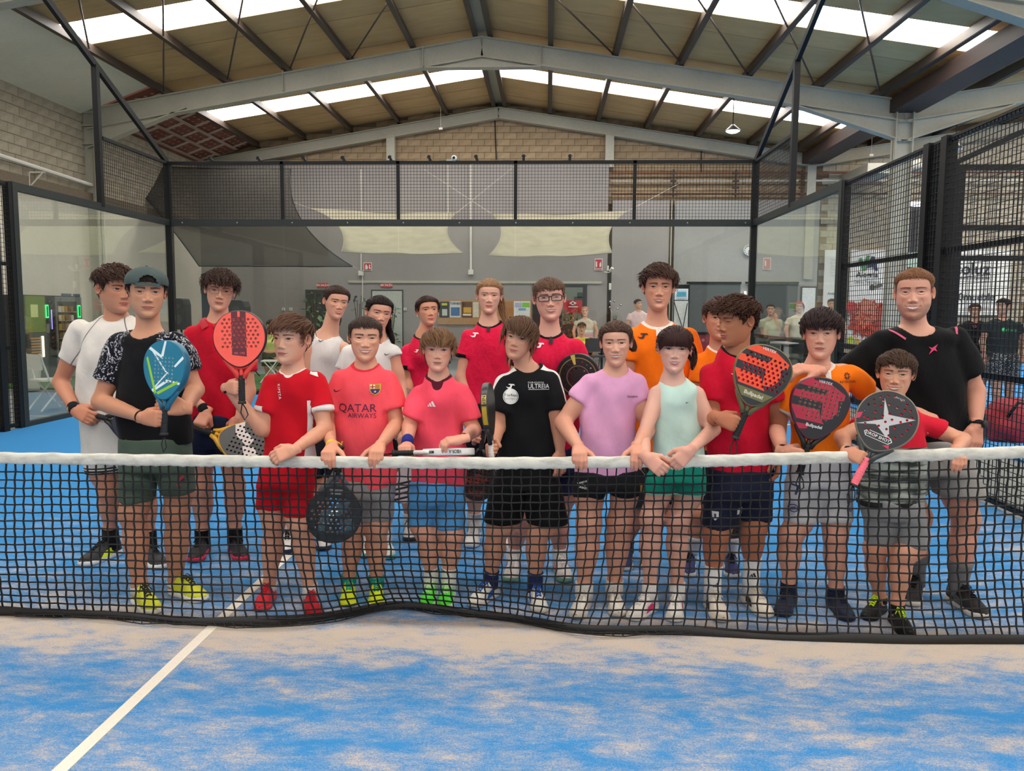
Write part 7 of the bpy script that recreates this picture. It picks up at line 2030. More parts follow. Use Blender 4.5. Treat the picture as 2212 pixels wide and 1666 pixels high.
# ================================================================== BACKGROUND OF THE HALL
def pbox(par, x0, y0, x1, y1, Y, t, mat, name, lab=None):
    """box seen between two pixels, front face at depth Y"""
    a, b = at(x0, y1, Y), at(x1, y0, Y); o = np.array(par.location) if par is not None else np.zeros(3)
    r = MB().box(np.array([a[0], Y, a[2]])-o, np.array([b[0], Y+t, b[2]])-o).build(name, mat, par)
    return tag(r, lab)
def wtext(par, body, px, py, hpx, Y, col, bold=True, wide=1.0):
    s = sc_at(Y); c = at(px, py, Y)-np.array(par.location); V, T = text_mesh(body, hpx*s, bold); V[:, 0] *= wide
    return tag(mesh('lettering', np.stack([c[0]+V[:, 0], np.full(len(V), c[1]), c[2]+V[:, 1]], 1), T, plain('ink_%d_%d_%d' % tuple(col), col, .6, var=.02), par), kind='stuff')
def wpoly(par, pts, Y, col, name='emblem'):
    """flat shape from pixel corners"""
    P3 = np.array([at(x, y, Y) for x, y in pts])-np.array(par.location)
    V, T = tri_poly([(p[0], p[2]) for p in P3], 5.0)
    return mesh(name, np.stack([V[:, 0], np.full(len(V), P3[0, 1]), V[:, 1]], 1), T, plain('ink_%d_%d_%d' % tuple(col), col, .6, var=.02), par)
YW = 21.19
def sign(px, py, w, h, label, cat='sign', Y=YW, col=(196, 26, 40), edge=None):
    c = at(px, py, Y); r = empty('wall_sign', tuple(c), label, cat)
    if edge: pbox(r, px-w/2-1.3, py-h/2-1.3, px+w/2+1.3, py+h/2+1.3, Y-.012, .03, plain('ink_%d_%d_%d' % edge, edge, .5, var=.02), 'border')
    pbox(r, px-w/2, py-h/2, px+w/2, py+h/2, Y-.02, .02, plain('ink_%d_%d_%d' % col, col, .5, var=.02), 'plate'); return r
s_ = sign(697, 616, 24, 8.5, 'red SIN SALIDA sign over the dark doorway with a plant'); wtext(s_, 'SIN SALIDA', 697, 616, 4.6, YW-.024, (236, 230, 226), True, .8)
s_ = sign(835, 616, 25, 8.5, 'red SIN SALIDA sign over the pale grey door'); wtext(s_, 'SIN SALIDA', 835, 616, 4.6, YW-.024, (236, 230, 226), True, .8)
W3 = (230, 226, 220)
s_ = sign(794, 576, 15, 15, 'square red fire alarm sign with a hand, left part of the grey partition', edge=W3); wpoly(s_, [(789, 582), (789, 574), (791, 570), (793, 574), (795, 576), (794, 582)], YW-.025, W3); wpoly(s_, [(797, 581), (797, 571), (800, 573), (799, 576), (801, 581)], YW-.025, W3)
s_ = sign(1293, 572, 15, 23, 'tall red EXTINTOR sign beside the security camera', edge=W3); wpoly(s_, [(1287, 577), (1287, 565), (1290, 565), (1290, 577)], YW-.025, W3); wpoly(s_, [(1295, 577), (1295, 570), (1298, 565), (1299, 572), (1298, 577)], YW-.025, W3); wtext(s_, 'EXTINTOR', 1293, 581, 3, YW-.025, W3, True, .75)
s_ = sign(1657, 570, 15, 23, 'faded red extinguisher sign on the pale wall right of the clock', Y=21.28, col=(206, 140, 132), edge=W3); wpoly(s_, [(1652, 575), (1652, 563), (1655, 563), (1655, 575)], 21.25, W3)
# doors
def doorway(name, x0, y0, x1, y1, Y, mat, lab):
    d = empty(name, tuple(at((x0+x1)/2, y1, Y)), lab, kind='structure')
    pbox(d, x0-2.5, y0-3, x1+2.5, y1, Y-.03, .06, plain('dark_door_frame', (52, 54, 52), .5), 'door_frame'); pbox(d, x0, y0, x1, y1, Y-.05, .03, mat, 'leaf_or_shade_panel'); return d
DK = plain('dark_shade_and_notice', (34, 38, 38), .6); PG = plain('pale_grey_door', (186, 190, 182), .55)  # dark colour painted for the shade inside doorways; also the notice's own colour
doorway('door_1', 665, 629, 722, 790, YW, DK, 'doorway with its inner shade painted as a dark panel'); d2 = doorway('door_2', 806, 629, 868, 790, YW, PG, 'pale grey door')
pbox(d2, 838, 650, 843, 662, YW-.07, .02, DK, 'notice'); pbox(d2, 806, 700, 812, 703, YW-.09, .04, MT['steel'], 'handle')
doorway('door_3', 422, 595, 452, 790, YW, plain('blue_grey_door', (52, 70, 86), .5), 'blue grey door leaf at the left of the partition')
d4 = doorway('door_4', 1152, 616, 1266, 790, YW, DK, 'wide opening with shade painted as a dark panel, behind the boy with black glasses'); pbox(d4, 1214, 621, 1259, 700, YW-.06, .02, plain('grey_green_panel', (112, 120, 108), .6), 'door_panel')
for i, (x0, y0) in enumerate(((1233, 650), (1240, 641), (1247, 632))): pbox(d4, x0, y0, 1259, y0+12, YW-.075, .02, plain('dark_green_step', (54, 62, 54), .6), 'step')
d5 = doorway('door_5', 1727, 622, 1762, 790, 21.27, plain('white_door', (226, 226, 224), .5), 'white door in a dark frame at the right of the pale wall')
for x0, x1, lab in ((1486, 1600, 'dark grey roller blind left of the clock wall post'), (1613, 1724, 'dark grey roller blind beside the white door')):
    bl = empty('roller_blind', tuple(at((x0+x1)/2, 740, 21.2)), lab, 'blind')
    pbox(bl, x0, 612, x1, 745, 21.2, .03, plain('grey_blind_cloth', (86, 90, 90), .9), 'blind_cloth'); pbox(bl, x0-2, 609, x1+2, 613, 21.17, .08, MT['black'], 'blind_rail')
# switch plates
for i, (x, lab) in enumerate(((612, 'first'), (628, 'second'), (859, 'third'), (875, 'fourth'))):
    w_ = empty('switch_plate', tuple(at(x, 668, YW-.02)), 'small square switch plate with a dark dot, %s from the left on the grey partition' % lab, 'switch', 'switch plates on the partition')
    pbox(w_, x-3, 665, x+3, 671, YW-.02, .02, MT['white'], 'plate'); c = at(x, 668, YW-.03)-np.array(w_.location); MB().lathe([(.016, 0), (.012, .01)], c, 10, (0, -1, 0)).build('button', MT['black'], w_)
# noticeboard with posters
nb_ = empty('noticeboard', tuple(at(1046, 700, YW)), 'cork noticeboard crowded with posters behind the tall blond girl', 'noticeboard')
pbox(nb_, 945, 649, 1148, 701, YW-.03, .03, plain('cork', (178, 138, 98), .9), 'cork_panel')
PO = [(949, 652, 970, 686, (46, 48, 42)), (972, 651, 995, 686, (206, 212, 216)), (998, 652, 1020, 686, (96, 62, 30)), (1022, 653, 1034, 686, (214, 204, 186)), (1092, 652, 1108, 688, (170, 116, 60)), (1110, 651, 1145, 684, (220, 222, 222)), (1100, 685, 1135, 699, (226, 222, 216))]
for x0, y0, x1, y1, c in PO: pbox(nb_, x0, y0, x1, y1, YW-.038, .006, plain('ink_%d_%d_%d' % c, c, .6, var=.15), 'poster')
for x0, y0, x1, y1, c in ((954, 655, 966, 660, (196, 200, 60)), (955, 668, 966, 682, (196, 200, 196)), (974, 664, 993, 682, (70, 110, 160)), (1001, 664, 1018, 676, (214, 160, 40)), (1000, 678, 1018, 682, (226, 216, 200)), (1112, 654, 1127, 664, (170, 172, 206)), (1128, 654, 1144, 664, (120, 190, 40)), (1120, 666, 1136, 671, (120, 160, 196))):
    pbox(nb_, x0, y0, x1, y1, YW-.042, .004, plain('ink_%d_%d_%d' % c, c, .6, var=.1), 'poster_picture')
wtext(nb_, 'TORNEO', 983.5, 655.5, 4.6, YW-.045, (30, 46, 80), True, .85); wtext(nb_, 'ESCUELA', 985, 662, 3.8, YW-.046, (236, 236, 236), True, .85)
# red stand with white lozenge
rb = empty('red_banner', tuple(at(1238, 672, 20.6)), 'red banner with a white lozenge in front of the wide dark opening', 'banner')
pbox(rb, 1217, 649, 1258, 676, 20.6, .03, plain('red_banner_cloth', (190, 28, 44), .6), 'banner_cloth'); wpoly(rb, [(1229, 655), (1237, 650.5), (1246, 655), (1237, 660)], 20.57, W3); wpoly(rb, [(1234, 656.5), (1237.5, 652), (1241, 656.5)], 20.56, (120, 20, 30)); pbox(rb, 1228, 662, 1248, 664, 20.58, .01, plain('ink_230_226_220', W3, .6), 'lettering_line')
for x in (1220, 1256): pbox(rb, x-1, 676, x+1, 784, 20.6, .03, MT['black'], 'pole')
# conduits and boxes
def conduit(px, y0, y1, label, r=.024, box=True, Y=YW-.03):
    a, b = at(px, y0, Y), at(px, y1, Y); c = empty('conduit', tuple(b), label, 'pipe')
    MB().tube([a-b, np.zeros(3)], r, 8).build('pipe', MT['white'], c)
    if box: MB().box((-.075, -.05, -.075), (.075, .03, .075)).build('junction_box', MT['white'], c)
conduit(1017, 352, 588, 'thick white conduit with a box between the two cream sails', .032); conduit(780, 366, 590, 'thin white conduit beside the fire alarm sign', .02); conduit(968, 356, 470, 'short white conduit above the left cream sail', .016, False)
conduit(783, 594, 700, 'grey conduit below the box beside the alarm sign', .014, False)
# security camera
sc_ = empty('security_camera', tuple(at(1312, 583, YW-.1)), 'small white security camera with two heads beside the EXTINTOR sign', 'camera'); o = np.array(sc_.location)
MB().tube([at(1306, 588, YW-.1)-o, at(1316, 589, YW-.2)-o, at(1320, 582, YW-.2)-o], .02, 6).build('bracket', MT['white'], sc_); MB().tube([at(1318, 586, YW-.22)-o, at(1323, 579, YW-.3)-o], .05, 10).build('camera_head', MT['white'], sc_); MB().tube([at(1313, 574, YW-.1)-o, at(1313, 585, YW-.1)-o], .03, 8).build('antenna', MT['white'], sc_)
em = empty('wall_box', tuple(at(1318, 620, 21.05)), 'small white wall box at the corner of the darker wall', 'box'); pbox(em, 1315.5, 612, 1320.5, 626, 21.02, .08, MT['white'], 'case')
# clock
ck = empty('wall_clock', tuple(at(1617, 541, 21.25)), 'round white wall clock half hidden by the corner post', 'clock'); s = sc_at(21.25)
MB().lathe([(11.5*s, 0), (11.5*s, .05), (10.2*s, .06), (10.0*s, .03)], (0, 0, 0), 28, (0, -1, 0)).build('clock_rim', plain('pale_clock_rim', (206, 206, 202), .4), ck, True)
MB().lathe([(10.1*s, .03), (10.1*s, .034)], (0, 0, 0), 28, (0, -1, 0)).build('clock_face', plain('clock_white', (232, 232, 228), .6), ck)
mb = MB()
for k in range(12):
    a = k*math.pi/6; mb.box((-.012, -.040, 7.6*s), (.012, -.036, 9.2*s), np.array([[math.cos(a), 0, math.sin(a)], [0, 1, 0], [-math.sin(a), 0, math.cos(a)]]))
tag(mb.build('hour_marks', MT['black'], ck), kind='stuff')
MB().bar((0, -.042, 0), (.05, -.042, .045), .02, .006).build('hour_hand', MT['black'], ck); MB().bar((0, -.045, 0), (-.01, -.045, -.12), .014, .006).build('minute_hand', MT['black'], ck)
# kiosk left of the blinds
kz = empty('display_stand', tuple(at(1471, 745, 20.4)), 'white stand with a blue and white display beside the tall boy', 'stand')
pbox(kz, 1452, 615, 1490, 788, 20.45, .05, MT['black'], 'frame'); pbox(kz, 1457, 624, 1487, 648, 20.42, .03, plain('screen_white', (226, 232, 240), .4), 'display'); wpoly(kz, [(1462, 645), (1464, 627), (1483, 627), (1484, 645)], 20.40, (186, 204, 222)); wpoly(kz, [(1461, 640), (1463, 631), (1482, 631), (1482, 640)], 20.39, (70, 160, 186)); pbox(kz, 1455, 650, 1487, 730, 20.42, .03, plain('banner_white', (206, 206, 202), .6), 'banner_cloth')
MB().bar(at(1456, 652, 20.38)-np.array(kz.location), at(1478, 720, 20.38)-np.array(kz.location), .02).build('cross_bar', MT['black'], kz); MB().bar(at(1485, 655, 20.38)-np.array(kz.location), at(1474, 715, 20.38)-np.array(kz.location), .02).build('cross_bar', MT['black'], kz)
tl = empty('wall_lamp', tuple(at(1610, 636, 21.15)), 'small lit wall lamp between the two roller blinds', 'lamp'); pbox(tl, 1608, 630, 1612, 642, 21.15, .05, emit('lamp_glow', (1, .97, .9), 6), 'lamp_glass')
# shade sails
def sail(name, corners, edges, label, mat, sag=.25, n=16):
    """corners 4 x (px, py, Y) clockwise from top left; edges: inward bow of each side in metres"""
    C = [at(x, y, Y) for x, y, Y in corners]
    u = np.linspace(0, 1, n)
    def edge(a, b, bow, inn):
        t = u[:, None]; return a+(b-a)*t+inn*bow*4*t*(1-t)
    cen = sum(C)/4; E_ = []
    for i in range(4):
        a, b = C[i], C[(i+1) % 4]; d = unit(b-a); v = cen-(a+b)/2; v = unit(v-d*(v@d)); E_.append(edge(a, b, edges[i], v))
    top, right, bot, left = E_[0], E_[1], E_[2][::-1], E_[3][::-1]
    U, Vv = np.meshgrid(u, u); U = U[..., None]; Vv = Vv[..., None]
    P_ = (1-Vv)*top[None]+Vv*bot[None]+(1-U)*left[:, None]+U*right[:, None]-((1-U)*(1-Vv)*C[0]+U*(1-Vv)*C[1]+U*Vv*C[2]+(1-U)*Vv*C[3])
    P_ = P_+np.array([0, -.3, -1])*sag*(16*U*(1-U)*Vv*(1-Vv))
    P_ = P_+np.array([0, 0, .03])*np.sin(9*U+4*Vv)*(U*(1-U)*4)
    i, k = np.meshgrid(np.arange(n-1), np.arange(n-1), indexing='ij')
    F = np.stack([i*n+k, i*n+k+1, (i+1)*n+k+1, (i+1)*n+k], -1).reshape(-1, 4)
    r = empty(name, tuple(cen), label, 'sail'); m = mesh('sail_cloth', P_.reshape(-1, 3)-cen, F, mat, r, True)
    md = m.modifiers.new('thick', 'SOLIDIFY'); md.thickness = .008
    mb = MB()
    for e in E_: mb.tube(e-cen, .014, 5, False)
    mb.build('edge_rope', plain('rope_grey', (150, 146, 130), .8) if 'cream' in label else MT['black'], r)
    return r, C, cen
def m_sail(name, col, alpha):
    t = NT(name); c = np.array(lin(col)); n_ = t.noise(2.5, None, 4, .6, (1, 1, 2)); cc = t.ramp(n_, [(.3, tuple(c*.88)), (.7, tuple(np.minimum(1, c*1.06)))])
    d = t.n('BsdfDiffuse'); t.l(cc, d.inputs[0]); tl_ = t.n('BsdfTranslucent'); t.l(cc, tl_.inputs[0]); tr = t.n('BsdfTransparent')
    m1 = t.n('MixShader'); m1.inputs[0].default_value = .30; t.l(d.outputs[0], m1.inputs[1]); t.l(tl_.outputs[0], m1.inputs[2])
    m2 = t.n('MixShader'); m2.inputs[0].default_value = alpha; t.l(m1.outputs[0], m2.inputs[1]); t.l(tr.outputs[0], m2.inputs[2]); t.l(m2.outputs[0], t.out.inputs[0]); return t.m
CRM = m_sail('cream_sailcloth', (184, 178, 158), .03); DKS = m_sail('dark_mesh_sailcloth', (88, 85, 80), .42)
r1, C1, c1 = sail('shade_sail', [(668, 450, 19.5), (986, 460, 19.5), (1000, 547, 17.2), (738, 544, 17.2)], [.12, .34, -.10, .40], 'left cream shade sail hanging behind the glass', CRM, .30)
r2, C2, c2 = sail('shade_sail', [(1062, 462, 19.5), (1356, 456, 19.5), (1322, 546, 17.2), (1056, 552, 17.2)], [.12, .28, -.16, .30], 'right cream shade sail hanging behind the glass', CRM, .30)
r3, C3, c3 = sail('shade_sail', [(240, 352, 19.0), (628, 366, 19.0), (762, 576, 16.0), (430, 575, 16.0)], [.10, .50, .0, .10], 'large dark see-through shade sail at the left behind the glass', DKS, .25)
for r_, C_, c_, pts in ((r1, C1, c1, [(0, (560, 408)), (1, (1110, 360)), ]), (r2, C2, c2, [(0, (915, 365)), (1, (1470, 395))]), (r3, C3, c3, [(2, (790, 590))])):
    for i, q in pts: MB().tube([C_[i]-c_, at(q[0], q[1], 21.0)-c_], .010, 5).build('sail_cord', plain('pale_cord', (196, 192, 182), .8), r_)
# pipes on the gable
for py, col, lab in ((374, (128, 78, 58), 'copper pipe, uppermost on the bare blocks'), (391, (206, 200, 188), 'pale pipe, middle one on the bare blocks'), (419, (92, 66, 54), 'brown pipe, lowest on the bare blocks')):
    a, b = at(1320, py, 21.3), at(2300, py-12, 21.3); a[2] = b[2] = at(1500, py, 21.3)[2]
    p_ = tag(MB().tube([a, b], .03, 8).build('wall_pipe', plain('pipe_%d' % col[0], col, .5)), lab, 'pipe')
for x in (1455, 1590, 1733):
    v = empty('pipe_manifold', tuple(at(x, 425, 21.2)), 'dark pipe bracket on the bare blocks, %s from the left' % {1455: 'first', 1590: 'second', 1733: 'third'}[x], 'bracket'); pbox(v, x-2.5, 366, x+2.5, 426, 21.2, .06, plain('rust_dark', (70, 50, 44), .6), 'bracket_bar')
    for yy in (374, 391, 405, 419): pbox(v, x-6, yy-2, x+6, yy+2, 21.17, .08, plain('rust_dark', (70, 50, 44), .6), 'bracket_clip')
# air unit near the right column
ac = empty('air_unit', tuple(at(1930, 375, 19.5)), 'grey hanging air duct with a round outlet by the white column', 'duct'); pbox(ac, 1874, 352, 1940, 374, 19.5, 2.0, MT['steel'], 'case'); a = at(1940, 362, 19.7)-np.array(ac.location); MB().tube([a, a+[.35, 0, .02], a+[.6, -.1, .05]], [.12, .15, .19], 14).build('outlet', MT['steel'], ac, True); pbox(ac, 1836, 392, 1905, 398, 19.6, .1, plain('rust_dark', (70, 50, 44), .6), 'beam')
# lamps
def pendant(px, py, Y, topy, lab, lit):
    c = at(px, py, Y); t_ = empty('pendant_lamp', tuple(c), lab, 'lamp'); z = at(px, topy, Y)[2]-c[2]
    MB().tube([(0, 0, .12), (0, 0, roof_z(c[0])-c[2]+.02)], .012, 5).build('cord', MT['black'], t_); MB().lathe([(.04, .16), (.10, .10), (.19, .02), (.20, 0), (.17, .0)], (0, 0, 0), 20).build('lamp_shade', plain('lamp_grey', (120, 116, 116), .4), t_, True)
    MB().lathe([(.0001, -.05), (.10, -.045), (.17, -.01), (.17, 0)], (0, 0, 0), 20).build('bulb', emit('lamp_on', (1, .95, 1), 14) if lit else MT['white'], t_, True)
pendant(1583, 283, 17.2, 205, 'lit pendant lamp below the right skylight strip', True); pendant(2064, 322, 17.2, 250, 'unlit pendant lamp seen through the right mesh fence', False)
# top-rail fittings
ordn = ['first', 'second', 'third', 'fourth', 'fifth', 'sixth', 'seventh', 'eighth', 'ninth']
for i, (x, y, a) in enumerate([(459, 343, -.7), (563, 343, -.7), (660, 343, -.6), (745, 341, -.6), (846, 342, -.5), (930, 341, -.4), (1031, 341, -.3), (1131, 340, 0), (1231, 337, 0)]):
    c = at(x, 350, 10.0); f_ = empty('rail_clamp', (c[0], 10.01, 4.005), 'small black clamp on the top rail of the back fence, %s from the left' % ordn[i], 'clamp', 'clamps along the top rail')
    R = rotm(0, 0, a); MB().box((-.022, -.02, 0), (.022, .02, .10), R).build('clamp_body', MT['black'], f_); MB().box((-.035, -.012, .07), (.035, .012, .085), R).build('clamp_jaw', MT['black'], f_)
wc = empty('webcam', tuple(at(981, 343, 9.98)), 'round white webcam on the top rail of the back fence', 'camera'); MB().lathe([(.0001, -.05), (.035, -.035), (.05, 0), (.035, .035), (.0001, .05)], (0, 0, .01), 16, (0, -1, 0)).build('camera_body', MT['white'], wc, True); MB().lathe([(.024, 0), (.020, .012)], (0, -.045, .01), 14, (0, -1, 0)).build('lens', MT['black'], wc, True); MB().box((-.13, -.01, -.035), (.0, .02, -.01)).build('bracket', MT['steel'], wc)
cb = np.array([at(x, 349+1.6*math.sin(x*.05), 10.03) for x in range(400, 1320, 20)]); tag(MB().tube(cb, .011, 5).build('cable', plain('cable_green', (70, 66, 56), .6)), 'loose cable running along the top rail of the back fence', 'cable')
for i, (x, y) in enumerate(((952, 278), (1882, 335))):
    e_ = empty('sensor', tuple(at(x, y, 20.5)), 'small pale sensor hanging on a thread, %s' % ('left of the roof ridge' if i == 0 else 'beside the white column'), 'sensor'); MB().box((-.055, -.02, -.03), (.055, .02, .03)).build('case', MT['white'], e_); MB().tube([(0, 0, .03), (0, 0, 1.2)], .006, 4).build('thread', MT['white'], e_)
mb = [(990, 240, 344), (1074, 235, 350)]
tag(MB().tube([at(1072, 238, 21.4), at(1069, 260, 21.45), at(1072, 345, 21.45)], .018, 6).build('cable', MT['black']), 'black cable down the middle of the gable blocks', 'cable')
tag(MB().tube([at(1515, 300, 21.45), at(1515, 375, 21.45)], .016, 6).build('cable', MT['black']), 'black cable on the gable blocks right of the pendant lamp', 'cable')
# ---- left side: vending machines, bin, chairs, speakers
GRN = emit('green_display', (.05, 1, .25), 2.2)
def vending(y0, y1, label, kind):
    v = empty('vending_machine', (-9.0, (y0+y1)/2, .01), label, 'vending machine'); w = (y1-y0)/2-.012
    MB().box((-.38, -w, 0), (.36, w, 1.74)).build('body', plain('vending_dark', (40, 42, 44), .4), v)
    g = plain('vending_trim', (120, 122, 118), .35)
    if kind == 'snack':
        MB().box((.36, -w, .02), (.385, w, 1.72)).build('door', g, v)
        MB().box((.386, -w+.06, .42), (.39, w-.20, 1.62)).build('window', plain('vending_inside', (52, 46, 38), .15), v)
        for r_ in range(6):
            z = .50+.185*r_
            MB().box((.39, -w+.07, z-.03), (.41, w-.21, z-.018)).build('shelf', MT['steel'], v)
            for c_ in range(5):
                y = -w+.11+c_*.105; cc = [(214, 206, 196), (190, 150, 60), (150, 120, 90), (210, 190, 150), (120, 90, 60)][(c_*3+r_*2) % 5]
                MB().box((.39, y-.035, z-.018), (.415, y+.035, z+.10)).build('packet', plain('packet_%d' % cc[0], cc, .3), v)
        MB().box((.39, -w+.06, .10), (.395, w-.2, .36)).build('tray_panel', plain('lime', (110, 160, 40), .4), v); px0 = w-.13
    else:
        MB().box((.36, -w, 1.0), (.39, w-.30, 1.72)).build('door', plain('lime_panel', (112, 134, 34), .35), v); MB().box((.36, -w, .02), (.385, w-.30, .98)).build('front', plain('vending_lower', (70, 72, 66), .4), v)
        for r_ in range(8): MB().box((.386, -w+.08, .48+.055*r_), (.395, w-.40, .51+.055*r_)).build('button_row', plain('button_tan', (196, 150, 100), .4), v)
        MB().box((.386, w-.46, .50), (.40, w-.40, .92)).build('lamp_strip', emit('warm_strip', (1, .9, .7), 3), v); MB().box((.39, -w+.12, 1.3), (.395, -w+.34, 1.55)).build('emblem', plain('cream', (220, 230, 150), .4), v); px0 = w-.26
        MB().box((.36, w-.20, .02), (.385, w, 1.72)).build('black_panel', MT['black'], v); MB().box((.386, w-.11, 1.05), (.392, w-.09, 1.45)).build('light_bar', emit('violet_bar', (.35, .3, 1), 3), v)
    MB().box((.386, px0-.035, 1.28), (.40, px0+.055, 1.55)).build('display_frame', GRN, v); MB().box((.40, px0-.012, 1.31), (.404, px0+.032, 1.52)).build('display', MT['black'], v); MB().box((.386, px0-.03, .98), (.40, px0+.05, 1.16)).build('coin_slot', g, v)
    return v
vending(11.45, 12.35, 'drinks vending machine with a lime green panel and violet light bar', 'drink'); vending(12.37, 13.32, 'snack vending machine with a glass front full of packets', 'snack')
fr = empty('wall_board', (-9.3, 14.0, 1.2), 'blue grey board with a white divider beside the snack machine', 'board'); MB().box((0, -.32, -.02), (.05, .32, .62)).build('board_panel', plain('slate_blue', (86, 100, 122), .6), fr); MB().box((.05, -.015, -.02), (.06, .015, .62)).build('divider', MT['white'], fr)
q = ground(66, 843); bn = empty('waste_bin', (q[0], q[1], .012), 'tapered white waste bin on the green mat', 'bin'); MB().lathe([(.15, 0), (.20, .5), (.21, .52), (.185, .52), (.14, .03)], (0, 0, 0), 20).build('bin_body', MT['white'], bn, True); MB().lathe([(.155, .28), (.175, .50)], (0, 0, 0), 16).build('bin_bag', plain('lime_bag', (170, 196, 40), .5), bn)
def folding_chair(x, y, rz, label, sc=1.0):
    c = empty('folding_chair', (x, y, 0), label, 'chair', None); c.rotation_euler = (0, 0, rz)
    wm = MT['white']
    MB().box((-.20, -.20, .43), (.20, .20, .455)).build('seat', wm, c); MB().box((-.20, .20, .60), (.20, .225, .82)).build('backrest', wm, c)
    for s in (-1, 1):
        MB().tube([(s*.21, .235, .84), (s*.21, .12, .45), (s*.21, -.22, 0)], .013, 6).build('leg', wm, c); MB().tube([(s*.185, -.15, .45), (s*.185, .24, 0)], .013, 6).build('leg', MT['black'] if label.startswith('white folding chair with dark') else wm, c)
    MB().tube([(-.21, -.16, .08), (.21, -.16, .08)], .010, 6).build('crossbar', wm, c); return c
folding_chair(-6.35, 6.9, .5, 'white folding chair with dark rear legs behind the left mesh fence'); folding_chair(-5.75, 7.7, 2.6, 'white folding chair behind the left glass panel end')
q = ground(590, 826); folding_chair(q[0], q[1], -1.4, 'white folding chair under the seated man in a yellow shirt')
def speaker(px, y0, y1, Y, w, label):
    a, b = at(px, y1, Y), at(px, y0, Y); s_ = empty('loudspeaker', (a[0], Y, 0), label, 'loudspeaker'); h = b[2]-a[2]; W = w*sc_at(Y)/2
    prof = [(-W, 0), (W, 0), (W, h*.8), (W*.8, h*.97), (W*.5, h), (-W*.5, h), (-W*.8, h*.97), (-W, h*.8)]
    MB().prism(prof, lambda u, v, d: (u, d, v+a[2]), -.15, .2).build('cabinet', plain('speaker_black', (34, 36, 38), .6), s_)
    MB().lathe([(W*.72, 0), (W*.72, .012)], (0, -.15, a[2]+h*.32), 22, (0, -1, 0)).build('woofer_grille', plain('grille', (52, 54, 56), .5), s_); MB().lathe([(W*.35, 0), (W*.35, .012)], (0, -.15, a[2]+h*.75), 16, (0, -1, 0)).build('horn', plain('grille', (52, 54, 56), .5), s_)
    MB().tube([(0, .02, a[2]), (0, .02, .25)], .022, 8).build('stand_pole', MT['black'], s_)
    for k in range(3): an = k*2.1+.4; MB().tube([(0, .02, .5), (.4*math.cos(an), .02+.4*math.sin(an), .012)], .014, 6).build('leg', MT['black'], s_)
speaker(391, 645, 712, 13.4, 30, 'black loudspeaker on a stand left of the boy in the red polo'); speaker(517, 649, 722, 13.4, 38, 'black loudspeaker on a stand behind the coral racket')
# conduit and bracket on the left wall
a, b = on_x(0, 336, -9.3), on_x(204, 402, -9.3); tag(MB().tube([a+(a-b)*.5, b], .045, 8).build('wall_pipe', MT['white']), 'long pale pipe running down the left wall under the ledge', 'pipe')
br = empty('wall_bracket', tuple(on_x(62, 372, -9.4)), 'triangular steel bracket on the left wall below the pale pipe', 'bracket'); o = np.array(br.location)
for p, q in (((62, 372), (98, 372)), ((62, 372), (63, 402)), ((66, 400), (90, 374))): MB().bar(on_x(p[0], p[1], -9.3)-o, on_x(q[0], q[1], -9.3)-o, .03).build('bar', MT['steel'], br)
# ---- plants
def leaf_mesh(mat, n=2):
    V = [(0, 0, 0), (.45, .3, .06), (1, 0, -.12), (.45, -.3, .06), (.5, 0, -.02)]
    return mesh('leaf', V, [(0, 4, 1), (1, 4, 2), (2, 4, 3), (3, 4, 0)], mat, link=False).data
def plant(loc, H, spread, n, leafs, mats, label, pot=True, name='potted_plant', zmin=.25):
    p = empty(name, tuple(loc), label, 'plant'); r_ = random.Random(int(H*100)+n)
    if pot: MB().lathe([(.16, 0), (.21, .30), (.22, .32), (.19, .32), (.17, .25)], (0, 0, 0), 16).build('pot', plain('pot_dark', (70, 60, 54), .7), p, True)
    lm = [leaf_mesh(m) for m in mats]
    for k in range(6):
        an = k*1.05; e = np.array([spread*.6*math.cos(an), spread*.6*math.sin(an), H*r_.uniform(.75, 1)])
        MB().tube([(0, 0, .2), e*[.4, .4, .55], e], .010, 5).build('stem', plain('stem_brown', (90, 74, 50), .8), p)
    for k in range(n):
        t = r_.random(); an = r_.uniform(0, 6.28); rr_ = spread*math.sqrt(r_.random())*(.5+.6*math.sin(t*3.1))
        o = bpy.data.objects.new('leaf', lm[k % len(lm)]); COL.objects.link(o); o.parent = p
        o.location = (rr_*math.cos(an), rr_*math.sin(an), H*(zmin+(1-zmin)*t)); o.rotation_euler = (r_.uniform(-.5, .5), r_.uniform(-.2, .9), an+r_.uniform(-.6, .6)); s = leafs*r_.uniform(.6, 1.2); o.scale = (s, s, s)
    return p
G1, G2, G3 = plain('leaf_green', (74, 118, 84), .5), plain('leaf_pale', (122, 160, 120), .5), plain('leaf_dark', (44, 84, 56), .5)
q = at(680, 790, 20.7); plant((q[0], 20.7, 0), 2.05, .34, 60, .22, [G1, G2, G3], 'tall leafy green plant in the dark doorway')
q = at(776, 790, 20.7); plant((q[0], 20.7, 0), 2.0, .22, 26, .15, [G3], 'sparse dark-leaved plant beside the pale grey door')
q = at(846, 790, 20.5); plant((q[0], 20.5, 0), 1.7, .24, 50, .20, [G1, G2], 'climbing green plant in front of the pale grey door')
q = at(1236, 790, 18.5); plant((q[0], 18.5, 0), 1.55, .42, 220, .13, [plain('leaf_rust', (150, 78, 44), .6), plain('leaf_olive', (110, 108, 50), .6), plain('leaf_orange', (196, 100, 44), .6)], 'bushy rust and olive plant beside the red banner')
